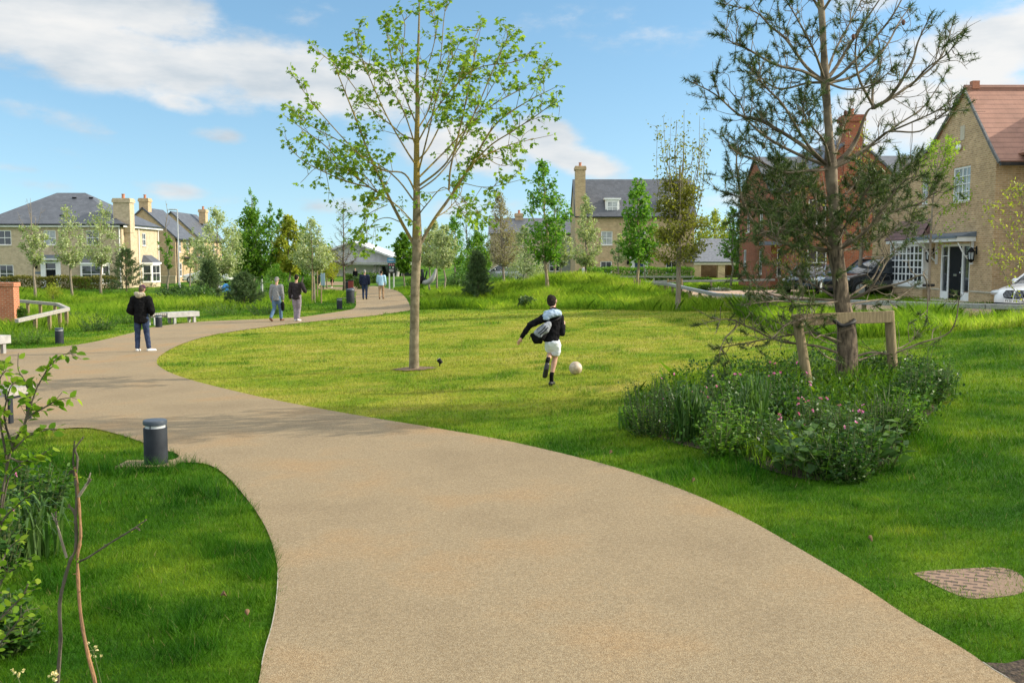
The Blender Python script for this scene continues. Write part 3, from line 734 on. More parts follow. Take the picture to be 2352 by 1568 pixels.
# ------------------------------------------------------------------ trees
PROFILE = {
    'round': lambda t: np.sqrt(np.clip(1 - (2 * t - 0.95) ** 2, 0, 1)) * 0.97 + 0.03,
    'egg': lambda t: np.clip(np.minimum(1, 0.55 + 2.2 * t) * (1 - t ** 2.2) ** 0.8, 0.05, 1),
    'cone': lambda t: np.clip(np.minimum(1, 0.6 + 3 * t) * (1 - t) ** 0.75, 0.04, 1),
    'spire': lambda t: np.clip(np.where(t < 0.55, np.minimum(1, 0.42 + 2.2 * t), 1 - (t - 0.55) / 0.45 * 0.86), 0.06, 1),
    'column': lambda t: np.clip(np.minimum(1, 0.5 + 3 * t) * (1 - t ** 3) , 0.08, 1),
    'vase': lambda t: np.clip(0.35 + 0.9 * t - 0.35 * t ** 3, 0.1, 1) * np.where(t > 0.9, 0.7, 1),
}
def tree_meshes(seed, H, tr, cb, rad, prof='round', nl=26, n_leaf=2200, leaf=0.13, up=0.5, lmat=None, bmat=None, shape=LEAF_RHOMB, spray=0.095, top_thin=0.0, stems=1, bare_top=0.0, tw=5, droop=0.25):
    """trunk (with limbs and twigs) and crown meshes of one tree standing at the origin"""
    rg = np.random.default_rng(seed)
    pf = PROFILE[prof]
    mb = MB(); nodes = []
    for s in range(stems):
        off = np.array([0.0, 0, 0]) if stems == 1 else np.array([rg.normal(0, 0.06), rg.normal(0, 0.06), 0])
        lean = rg.normal(0, 0.02, 2) if stems == 1 else rg.normal(0, 0.06, 2)
        Ht = H * (1 if s == 0 else rg.uniform(0.8, 0.95))
        zz = np.linspace(-0.12, Ht, 9)
        tp = np.stack([off[0] + lean[0] * zz + rg.normal(0, 0.008 * H, 9) * (zz > 0.3), off[1] + lean[1] * zz + rg.normal(0, 0.008 * H, 9) * (zz > 0.3), zz], 1)
        rr = tr * np.linspace(1.05, 0.1, 9); rr[0] *= 1.25
        mb.tube(tp, rr, 8)
        for i in range(max(1, nl // stems)):
            t = (i + rg.uniform(0.1, 0.9)) / max(1, nl // stems)
            reach = rad * float(pf(np.array(t))) * rg.uniform(0.72, 1.08)
            z1 = cb + (H - cb) * t
            z0 = max(cb * rg.uniform(0.82, 0.97), z1 - reach * up * 2)
            z0 = min(z0, Ht * 0.96)
            a = i * 2.399963 + rg.uniform(-0.4, 0.4) + s * 1.3
            c = np.array([math.cos(a), math.sin(a), 0])
            base = np.array([np.interp(z0, zz, tp[:, 0]), np.interp(z0, zz, tp[:, 1]), z0])
            end = base * (1, 1, 0) + c * reach + np.array([0, 0, z1])
            mid = base * 0.5 + end * 0.5 + c * reach * 0.12 - np.array([0, 0, reach * 0.12])
            pts = bez([base, mid, end], 3)
            r0 = max(0.008, tr * 0.36 * (1 - 0.6 * t))
            mb.tube(pts, np.linspace(r0, 0.005, len(pts)), 5)
            for u in np.linspace(0.3, 1, 6): nodes.append((base + (end - base) * u, c, reach * 0.5))
            for j in range(tw):
                u = rg.uniform(0.25, 0.98); q = pts[int(u * (len(pts) - 1))]
                dv = c * rg.uniform(0.2, 1.0) + rg.normal(0, 0.55, 3) + np.array([0, 0, 0.45 * up * 2])
                L = reach * rg.uniform(0.2, 0.42) + 0.08
                e = q + unit(dv) * L
                mb.tube([q, (q + e) / 2 + rg.normal(0, 0.03, 3), e], [r0 * 0.4 + 0.002, r0 * 0.25 + 0.002, 0.003], 4, False)
                for u2 in (0.45, 0.75, 1.0): nodes.append((q + (e - q) * u2, unit(dv), L))
    trunk = mb.mesh('trunk'); trunk.materials.append(bmat or M['bark_grey']); trunk.shade_smooth()
    crown = None
    if n_leaf:
        NP = np.array([n_[0] for n_ in nodes]); ND = np.array([n_[1] for n_ in nodes])
        if bare_top: 
            k = NP[:, 2] < cb + (H - cb) * (1 - bare_top); NP = NP[k]; ND = ND[k]
        w = np.ones(len(NP))
        if top_thin: w = 1 - top_thin * np.clip((NP[:, 2] - cb) / (H - cb), 0, 1)
        w = w * (rg.random(len(NP)) ** 2.0 + 0.04)
        ix = rg.choice(len(NP), n_leaf, p=w / w.sum())
        P = NP[ix] + rg.normal(0, spray, (n_leaf, 3)) * rad * (0.8, 0.8, 0.9)
        A = ND[ix] * 0.5 + rg.normal(0, 0.7, (n_leaf, 3)); A[:, 2] -= droop
        crown = leaves('crown', P, A, leaf * rg.uniform(0.6, 1.25, n_leaf), lmat, rg, shape)
    return trunk, crown

def put_tree(name, label, group, base, meshes, rz=0.0, cat='tree', scale=None):
    t = thing(name, label, cat, tuple(base), rz, group)
    if scale: t.scale = scale
    link_mesh('trunk', meshes[0], t)
    if meshes[1] is not None: link_mesh('crown', meshes[1], t)
    return t

# name, label, group, base px, base row or None, top row, crown bottom row, half width px, depth or None, options
G_WB = 'whitebeams standing about the park'
TREES = [
    ('whitebeam_tree', 'thin pale whitebeam with a bare leader before the left end of the hip-roofed house', G_WB, 81, 686, 455, 600, 33, None, dict(prof='vase', lmat='lf_white', n_leaf=1100, bare_top=0.45, nl=16, up=0.9)),
    ('whitebeam_tree', 'slender whitebeam on the meadow between the black front door and the bay window', G_WB, 166, 684, 474, 600, 33, None, dict(prof='egg', lmat='lf_white', n_leaf=1500, top_thin=0.8, up=0.8)),
    ('whitebeam_tree', 'whitebeam standing before the front bay window, just left of the young pine', G_WB, 233, 680, 468, 600, 36, None, dict(prof='spire', lmat='lf_white', n_leaf=1700, top_thin=0.6, up=0.8)),
    ('young_tree', 'young tree with a bare whip top before the blank gable of the second house', 'young street trees', 387, None, 462, 612, 17, 72, dict(prof='egg', lmat='lf_green', n_leaf=500, bare_top=0.5, nl=12, up=0.9)),
    ('young_tree', 'small light green tree beside the foot of the tall lamp post', 'young street trees', 437, None, 542, 612, 17, 76, dict(prof='round', lmat='lf_white', n_leaf=700, nl=14)),
    ('whitebeam_tree', 'largest silvery whitebeam crown on the left, right of the gabled houses', G_WB, 500, 668, 484, 622, 52, 58, dict(prof='round', lmat='lf_white', n_leaf=3600, up=0.7, top_thin=0.3)),
    ('whitebeam_tree', 'low whitebeam squeezed between the silvery crown and the tall dark green tree', G_WB, 541, None, 555, 630, 30, 64, dict(prof='round', lmat='lf_white', n_leaf=1500)),
    ('leafy_tree', 'tall dense dark green tree with two thin spires, left of the path', 'tall green trees in the middle distance', 583, None, 478, 625, 50, 62, dict(prof='round', lmat='lf_deep', n_leaf=4200, leaf=0.16, up=0.6, top_thin=0.3)),
    ('poplar_tree', 'needle thin spire tree rising behind the dark green tree', 'thin poplars behind the trees', 567, None, 434, 560, 17, 70, dict(prof='column', lmat='lf_green', n_leaf=260, nl=16, up=1.0)),
    ('poplar_tree', 'second narrow spire rising from the dark green crown, slightly thicker', 'thin poplars behind the trees', 584, None, 452, 560, 19, 72, dict(prof='column', lmat='lf_green', n_leaf=420, nl=18, up=1.0)),
    ('poplar_tree', 'thin poplar with an airy top between the dark and the yellow-green trees', 'thin poplars behind the trees', 625, None, 466, 600, 13, 80, dict(prof='column', lmat='lf_green', n_leaf=700, nl=20, up=1.0)),
    ('poplar_tree', 'pale green poplar directly behind the yellow-green tree', 'thin poplars behind the trees', 649, None, 482, 610, 16, 82, dict(prof='column', lmat='lf_green', n_leaf=1500, nl=20, up=1.0)),
    ('maple_tree', 'yellow-green tree on a pale trunk behind the two walking men', None, 668, 650, 496, 620, 32, 62, dict(prof='spire', lmat='lf_yellow', n_leaf=2600, leaf=0.15, up=0.7)),
    ('leafy_tree', 'mid green rounded tree right behind the yellow-green tree', 'tall green trees in the middle distance', 694, None, 520, 630, 22, 74, dict(prof='round', lmat='lf_deep', n_leaf=2200)),
    ('whitebeam_tree', 'whitebeam held by three stakes right of the two walking men', G_WB, 721, 696, 505, 610, 40, None, dict(prof='egg', lmat='lf_white', n_leaf=2500, top_thin=0.75, up=0.75)),
    ('larch_tree', 'tall bare tree with twiggy side branches before the low hall', None, 790, 647, 462, 605, 42, 75, dict(prof='cone', lmat='lf_olive', n_leaf=260, nl=40, leaf=0.08, up=0.55, bmat='bark_dark', tw=7)),
    ('leafy_tree', 'soft yellow-green tree hiding the left slope of the hall roof', 'tall green trees in the middle distance', 752, None, 565, 632, 34, 88, dict(prof='round', lmat='lf_yellow', n_leaf=2400, leaf=0.12)),
    ('leafy_tree', 'dark green tree partly behind the trunk of the tall maple', 'tall green trees in the middle distance', 928, None, 538, 618, 22, 80, dict(prof='round', lmat='lf_deep', n_leaf=2600, leaf=0.17)),
    ('whitebeam_tree', 'leftmost whitebeam of the row of four right of the tall maple trunk', G_WB, 988, 672, 528, 606, 27, None, dict(prof='round', lmat='lf_white', n_leaf=2000)),
    ('whitebeam_tree', 'second whitebeam of the row of four right of the tall maple trunk', G_WB, 1004, 669, 510, 604, 26, None, dict(prof='egg', lmat='lf_white', n_leaf=1900)),
    ('whitebeam_tree', 'third and nearest whitebeam of the row of four right of the tall maple', G_WB, 1022, 677, 520, 606, 24, None, dict(prof='round', lmat='lf_white', n_leaf=1900)),
    ('whitebeam_tree', 'rightmost and greenest whitebeam of the row of four right of the tall maple', G_WB, 1044, 663, 500, 600, 28, None, dict(prof='egg', lmat='lf_green', n_leaf=2000)),
    ('poplar_tree', 'bare thin poplar standing behind the small dark pine', 'thin poplars behind the trees', 1077, None, 466, 600, 14, 90, dict(prof='column', lmat='lf_olive', n_leaf=160, nl=26, leaf=0.1, up=1.2)),
    ('poplar_tree', 'greener poplar just right of the bare thin poplar', 'thin poplars behind the trees', 1101, None, 484, 610, 17, 90, dict(prof='column', lmat='lf_green', n_leaf=1500, nl=24, up=1.1)),
    ('leafy_tree', 'mid green tree behind the small dark pine on the mound', 'tall green trees in the middle distance', 1098, None, 540, 625, 34, 84, dict(prof='round', lmat='lf_deep', n_leaf=2600, leaf=0.16)),
    ('birch_tree', 'twiggy brownish tree with sparse pale leaves at the mound top', None, 1160, 637, 444, 600, 36, 55, dict(prof='egg', lmat='lf_brown', n_leaf=2600, nl=60, leaf=0.09, up=0.75, tw=8)),
    ('whitebeam_tree', 'low pale whitebeam right of the brownish twiggy tree', G_WB, 1204, None, 520, 622, 24, 66, dict(prof='round', lmat='lf_white', n_leaf=1500)),
    ('oak_tree', 'bright green pointed tree directly above the running boy', None, 1258, 681, 370, 592, 46, 46.5, dict(prof='spire', lmat='lf_green', n_leaf=2100, leaf=0.16, up=0.85, top_thin=0.5, bmat='bark_maple', spray=0.12)),
    ('young_tree', 'crooked trunk with a thin crown just right of the bright pointed tree', 'young street trees', 1272, 645, 440, 580, 26, 52, dict(prof='egg', lmat='lf_green', n_leaf=500, up=0.9)),
    ('whitebeam_tree', 'small whitebeam before the timber-clad wing of the row of houses', G_WB, 1288, None, 532, 604, 22, 62, dict(prof='round', lmat='lf_white', n_leaf=1300)),
    ('whitebeam_tree', 'cream tinged whitebeam standing before the tall chimney house', G_WB, 1344, 650, 450, 605, 29, 66, dict(prof='egg', lmat='lf_white', n_leaf=2300, up=0.85, top_thin=0.5)),
    ('young_tree', 'tiny tree held in a low timber frame before the chimney house', 'young street trees', 1419, 660, 540, 596, 15, 62, dict(prof='egg', lmat='lf_white', n_leaf=450, nl=12)),
    ('maple_tree', 'vivid green maple between two stakes before the blue front door', None, 1464, 678, 414, 588, 42, 48, dict(prof='egg', lmat='lf_green', n_leaf=1500, leaf=0.2, up=0.85, top_thin=0.45, bmat='bark_maple', spray=0.13)),
    ('young_tree', 'bare whip of a tree right of the vivid green maple', 'young street trees', 1481, None, 560, 600, 8, 60, dict(prof='column', lmat='lf_white', n_leaf=30, nl=8)),
    ('hornbeam_tree', 'tall bronze-olive tree with long upright shoots at the lawn edge', None, 1557, 714, 245, 597, 58, None, dict(prof='vase', lmat='lf_olive', n_leaf=1, nl=1)),
    ('young_tree', 'young green tree standing before the carport roof', 'young street trees', 1679, 655, 478, 586, 28, 60, dict(prof='egg', lmat='lf_green', n_leaf=900, up=0.8)),
    ('leafy_tree', 'rounded olive tree between the carport and the red house', 'tall green trees in the middle distance', 1712, None, 498, 640, 30, 70, dict(prof='round', lmat='lf_bush', n_leaf=2400, leaf=0.16)),
    ('leafy_tree', 'yellow-tinged tree filling the gap behind the bronze-olive tree', 'tall green trees in the middle distance', 1640, None, 486, 560, 46, 110, dict(prof='round', lmat='lf_yellow', n_leaf=2400, leaf=0.2)),
    ('leafy_tree', 'autumn-toned tree growing against the red brick house behind the big pine', 'tall green trees in the middle distance', 1842, None, 372, 620, 70, 46, dict(prof='egg', lmat='lf_olive', n_leaf=1300, leaf=0.11, up=0.7)),
    ('leafy_tree', 'yellow-green tree behind the upper trunk of the big pine', 'tall green trees in the middle distance', 1975, None, 275, 560, 60, 44, dict(prof='spire', lmat='lf_yellow', n_leaf=300, leaf=0.1, up=0.8)),
    ('birch_tree', 'bright lime green young tree before the buff gable of the brick house', None, 2133, 703, 322, 560, 42, None, dict(prof='egg', lmat='lf_birch', n_leaf=1, nl=1)),
]
for k, (nm, lb, gr, bx, by, ty, cy, hw, dist, op) in enumerate(TREES):
    if nm == 'hornbeam_tree' or lb.startswith('bright lime'): continue
    op = dict(op)
    b = gp(bx, by) if (dist is None) else foot(bx, dist)
    Y = b.y
    top = at(bx, ty, Y).z - b.z
    cbz = at(bx, cy, Y).z - b.z
    rad = hw / F * Y * (1.18 if op['lmat'] == 'lf_white' else 1.08)
    op['lmat'] = M[op['lmat']]
    if 'bmat' in op: op['bmat'] = M[op['bmat']]
    lf = op.pop('leaf', 0.12) * (1.35 if Y > 55 else 1.1); op['n_leaf'] = int(op['n_leaf'] * 1.7)
    put_tree(nm, lb, gr, b, tree_meshes(100 + k, top, max(0.035, 0.011 * top + 0.02), cbz, rad, leaf=lf, **op), 0.0)

# the bronze tree by the lawn edge: a dense low crown and a sheaf of long upright shoots
def bronze_tree():
    b = gp(1557, 713); Y = b.y; s = F / Y
    rg = np.random.default_rng(5)
    t = thing('hornbeam_tree', 'tall bronze-olive tree with long upright shoots at the lawn edge', 'tree', tuple(b))
    Z = lambda py: at(1557, py, Y).z - b.z
    mb = MB()
    mb.tube([(0, 0, -0.15), (0.01, 0, 0.7), (0.0, 0.02, Z(600)), (0.02, 0, Z(480)), (0.0, 0.03, Z(380))], [0.12, 0.095, 0.085, 0.06, 0.03], 10)
    N, D = [], []
    for i in range(62):
        a = i * 2.4; c = np.array([math.cos(a), math.sin(a) , 0])
        u = (i + 0.5) / 62
        z0 = Z(612) + (Z(420) - Z(612)) * u ** 1.1
        if i % 3 == 0:      # long shoots
            L = rg.uniform(0.5, 1.0) * (Z(246) - z0) ; sp = rg.uniform(0.15, 1.1) * 58 / s
            e = np.array([c[0] * sp, c[1] * sp, min(z0 + L, Z(250))])
        else:
            sp = rg.uniform(0.6, 1.15) * 74 / s * (1 - 0.5 * u)
            e = np.array([c[0] * sp, c[1] * sp, z0 + sp * rg.uniform(0.15, 0.6)])
        p0 = np.array([0, 0, z0]); m = (p0 + e) / 2 + c * 0.12 * np.linalg.norm(e - p0) * 0.6
        pts = bez([p0, m, e], 5); mb.tube(pts, np.linspace(0.022, 0.005, len(pts)), 5)
        for q in range(len(pts)):
            f = q / (len(pts) - 1)
            if i % 3 == 0:
                rep = 2 if f > 0.3 else 1
            else: rep = 5 if f > 0.25 else 1
            for _ in range(rep): N.append(pts[q]); D.append(c + (0, 0, 0.4))
        for j in range(6 if i % 3 else 3):
            q = pts[rg.integers(3, len(pts))]; dv = unit(c * 0.6 + rg.normal(0, 0.6, 3) + (0, 0, 0.3)); L = rg.uniform(0.15, 0.5)
            mb.tube([q, q + dv * L], [0.005, 0.003], 4, False)
            for u2 in (0.4, 0.7, 1): N.append(q + dv * L * u2); D.append(dv)
    mb.build('trunk', M['bark_grey'], t, smooth=True)
    N = np.array(N); D = np.array(D); w = rg.uniform(0.2, 1.6, len(N)); n = 6400
    ix = rg.choice(len(N), n, p=w / w.sum())
    P = N[ix] + rg.normal(0, 0.1, (n, 3)); A = D[ix] * 0.4 + rg.normal(0, 0.7, (n, 3)); A[:, 2] -= 0.35
    me = leaves('crown', P, A, rg.uniform(0.07, 0.14, n), M['lf_olive'], rg, LEAF_OVAL)
    link_mesh('crown', me, t)
bronze_tree()

def lime_tree():
    b = gp(2133, 706); Y = b.y
    rg = np.random.default_rng(9)
    t = thing('birch_tree', 'bright lime green young tree before the buff gable of the brick house', 'tree', tuple(b))
    W = lambda px, py, dy=0.0: np.array(tuple(at(px, py, Y + dy) - b))
    mb = MB()
    mb.tube([(0, 0, -0.15), W(2135, 620), W(2138, 540), W(2142, 470), W(2150, 400), W(2162, 325)], [0.05, 0.045, 0.04, 0.03, 0.018, 0.006], 8)
    N, D = [], []
    lim = [((2138, 560), (2120, 520), (2095, 470), -.4), ((2139, 540), (2165, 490), (2205, 470), .5), ((2140, 520), (2120, 450), (2118, 370), .3), ((2142, 480), (2170, 440), (2200, 420), -.5), ((2143, 470), (2130, 410), (2140, 350), -.3),
           ((2146, 430), (2165, 390), (2182, 340), .2), ((2150, 400), (2145, 360), (2150, 330), .4), ((2137, 560), (2160, 540), (2210, 500), -.6), ((2137, 580), (2110, 560), (2085, 530), .6), ((2140, 500), (2180, 470), (2222, 450), .1), ((2144, 450), (2175, 380), (2185, 330), -.2), ((2136, 590), (2150, 575), (2168, 560), .5), ((2150, 400), (2172, 350), (2178, 322), 0.1)]
    for (a, m_, c, dy) in lim:
        pts = bez([W(*a), W(m_[0], m_[1], dy * 0.6), W(c[0], c[1], dy)], 5)
        mb.tube(pts, np.linspace(0.016, 0.004, len(pts)), 5)
        d0 = unit(pts[-1] - pts[0])
        for q in pts[3:]:
            N.append(q); D.append(d0)
            for j in range(3):
                dv = unit(d0 + rg.normal(0, 0.6, 3)); L = rg.uniform(0.1, 0.4); e = q + dv * L
                mb.tube([q, e], [0.004, 0.002], 4, False)
                N += [q + dv * L * 0.5, e]; D += [dv, dv]
    mb.build('trunk', M['bark_grey'], t, smooth=True)
    N = np.array(N); D = np.array(D); n = 1500
    w = np.clip((N[:, 2] - 2.2) / 2.5, 0.15, 1) ** 1.3; ix = rg.choice(len(N), n, p=w / w.sum())
    P = N[ix] + rg.normal(0, 0.07, (n, 3)); A = D[ix] * 0.3 + rg.normal(0, 0.6, (n, 3)); A[:, 2] -= 0.5
    link_mesh('crown', leaves('crown', P, A, rg.uniform(0.06, 0.12, n), M['lf_birch'], rg, LEAF_OVAL), t)
    tie = MB(); tie.tube([W(2120, 655, -0.05), W(2146, 655, -0.05)], 0.05, 8)
    tie.build('tree_tie', M['cloth_tie'], t)
lime_tree()

# ------------------------------------------------------------------ the tall maple on the lawn
def hero_maple():
    b = gp(952, 848); Y = b.y
    rg = np.random.default_rng(21)
    t = thing('maple_tree', 'tall young maple with fresh green leaves and a straight pale trunk on the lawn', 'tree', tuple(b))
    W = lambda px, py, dy=0.0: np.array(tuple(at(px, py, Y + dy) - b))
    mb = MB()
    tk = [(952, 856), (951, 830), (952, 740), (954, 650), (957, 590), (958, 545), (957, 470), (957, 400), (957, 330), (959, 250), (958, 180), (961, 100), (963, 20), (962, -40)]
    rd = [0.115, 0.098, 0.09, 0.088, 0.09, 0.098, 0.07, 0.062, 0.052, 0.042, 0.033, 0.024, 0.014, 0.006]
    pts = bez([W(a, c) for a, c in tk], 3); mb.tube(pts, np.interp(np.linspace(0, 1, len(pts)), np.linspace(0, 1, len(rd)), rd), 14)
    LIM = []   # px points, depth at the tip, base radius
    def L(ps, dy, r): LIM.append((ps, dy, r))
    L([(950, 560), (925, 515), (899, 465), (874, 412), (851, 363), (820, 280), (788, 200), (760, 130)], -0.3, 0.055)
    L([(899, 463), (870, 443), (848, 429), (800, 392), (750, 338), (700, 300), (648, 262)], 0.6, 0.03)
    L([(848, 430), (800, 418), (760, 402), (700, 372), (655, 330)], -0.5, 0.02)
    L([(966, 560), (997, 505), (1033, 454), (1080, 381), (1135, 290), (1200, 240), (1285, 196)], 0.4, 0.055)
    L([(1031, 436), (1036, 381), (1062, 272), (1080, 180), (1105, 60)], -0.5, 0.03)
    L([(961, 428), (1008, 392), (1037, 356), (1090, 260), (1150, 120), (1168, 95)], -0.9, 0.03)
    L([(955, 322), (925, 310), (898, 287), (851, 250), (790, 170), (735, 120)], 1.0, 0.024)
    L([(956, 380), (930, 340), (880, 250), (830, 130), (815, 70)], -1.1, 0.025)
    L([(958, 450), (930, 400), (880, 390), (820, 350), (720, 240), (668, 165)], -1.2, 0.026)
    L([(959, 370), (990, 330), (1040, 220), (1080, 110), (1110, 50)], 1.1, 0.024)
    L([(957, 300), (985, 250), (1010, 150), (1020, 40), (1030, 0)], 0.7, 0.02)
    L([(958, 290), (930, 220), (895, 120), (888, 40)], 0.6, 0.02)
    L([(960, 410), (1020, 350), (1120, 250), (1220, 190), (1255, 140)], 1.3, 0.026)
    L([(1060, 410), (1120, 340), (1180, 300), (1240, 260), (1280, 228)], -0.8, 0.022)
    L([(1085, 372), (1130, 350), (1180, 330), (1270, 310)], 0.7, 0.014)
    L([(960, 400), (985, 300), (1010, 200), (1060, 90)], -1.4, 0.024)
    L([(959, 350), (920, 240), (860, 160), (800, 120)], -0.6, 0.02)
    L([(959, 250), (975, 180), (1000, 80), (985, 5)], -0.6, 0.015)
    L([(958, 220), (925, 150), (930, 60), (915, 15)], -0.3, 0.014)
    L([(957, 500), (980, 470), (1020, 430), (1050, 470), (1058, 490)], -0.8, 0.016)
    L([(957, 520), (920, 480), (880, 450), (860, 460), (835, 480)], -0.9, 0.016)
    L([(920, 510), (890, 500), (860, 510), (830, 545), (815, 530)], 0.5, 0.01)
    L([(1000, 500), (1030, 480), (1060, 440), (1050, 420)], 0.9, 0.012)
    L([(957, 470), (900, 400), (790, 330), (700, 280), (660, 235)], 1.4, 0.022)
    L([(958, 440), (1010, 400), (1060, 330), (1130, 200), (1165, 150)], 1.5, 0.022)
    L([(1040, 445), (1075, 470), (1105, 495)], 0.3, 0.006)
    L([(1060, 420), (1120, 430), (1200, 412)], -0.6, 0.006)
    L([(1100, 350), (1150, 380), (1195, 370)], 0.2, 0.008)
    L([(870, 445), (830, 400), (740, 380), (690, 420)], 0.9, 0.014)
    L([(958, 330), (1010, 240), (1090, 160), (1190, 140), (1235, 100)], 0.3, 0.02)
    L([(890, 470), (850, 490), (836, 515), (845, 545)], -0.4, 0.008)
    nodes = []
    for (ps, dy, r) in LIM:
        k = len(ps)
        q = [W(a, c, dy * (i / (k - 1)) ** 0.9) for i, (a, c) in enumerate(ps)]
        pts = bez(q, 5); ln = len(pts)
        mb.tube(pts, 0.6 * r * np.linspace(1, 0.0, ln) ** 0.8 + 0.004, 7)
        nt_ = int(6 + 3.5 * np.linalg.norm(pts[-1] - pts[0]))
        if r < 0.011: nt_ = 6
        for j in range(nt_):
            u = rg.uniform(0.34, 0.97) if r > 0.02 else rg.uniform(0.2, 0.98)
            i = min(ln - 2, int(u * (ln - 1))); p = pts[i]; d = unit(pts[i + 1] - pts[max(0, i - 1)])
            dv = unit(d * 0.75 + rg.normal(0, 0.62, 3) + np.array([0, 0, 0.28])); Lw = rg.uniform(0.2, 0.72) * (1 - 0.35 * u)
            e = p + dv * Lw; m = (p + e) / 2 + rg.normal(0, 0.04, 3)
            tp = bez([p, m, e], 3); mb.tube(tp, np.linspace(0.0065, 0.0025, len(tp)), 4, False)
            nodes.append((e, dv))
            if rg.random() < 0.8: nodes.append((tp[4], dv))
            if Lw > 0.4:
                for _ in range(2):
                    dv2 = unit(dv + rg.normal(0, 0.6, 3)); e2 = tp[3] + dv2 * rg.uniform(0.12, 0.3)
                    mb.tube([tp[3], e2], [0.004, 0.002], 4, False); nodes.append((e2, dv2))
        nodes.append((pts[-1], unit(pts[-1] - pts[-2])))
    mb.build('trunk', M['bark_lichen'], t, smooth=True)
    P, A, Sz = [], [], []
    for (e, dv) in nodes:
        k = rg.integers(4, 8)
        for _ in range(k):
            a = unit(dv * 0.35 + rg.normal(0, 0.75, 3) * (1, 1, 0.5) + np.array([0, 0, -0.45]))
            P.append(e + rg.normal(0, 0.03, 3) + a * 0.025); A.append(a); Sz.append(rg.uniform(0.06, 0.112))
    me = leaves('crown', np.array(P), np.array(A), np.array(Sz), M['lf_maple'], rg, LEAF_MAPLE)
    link_mesh('crown', me, t)
    # mulch ring at the foot
    mu = MB()
    n = 40; ring = [(0.4 * (1 + 0.16 * math.sin(3 * k + 1) + 0.06 * math.sin(7 * k)) * math.cos(2 * PI * k / n), 0.34 * (1 + 0.14 * math.sin(5 * k)) * math.sin(2 * PI * k / n)) for k in range(n)]
    for k in range(n):
        x0, y0 = ring[k]; x1, y1 = ring[(k + 1) % n]
        mu.poly([(0, 0, 0.03), (x0, y0, Tz(b.x + x0, b.y + y0) - b.z + 0.02), (x1, y1, Tz(b.x + x1, b.y + y1) - b.z + 0.02)])
    M['chips'] = noise_mat('wood_chip', (0.07, 0.045, 0.025), (0.24, 0.165, 0.1), 30, 0.95, 1.0, 50); mo = mu.build('soil', M['chips'], loc=tuple(b)); mo['kind'] = 'structure'; mo['label'] = 'ring of wood chip mulch round the maple foot'
    return b
MAPLE = hero_maple()

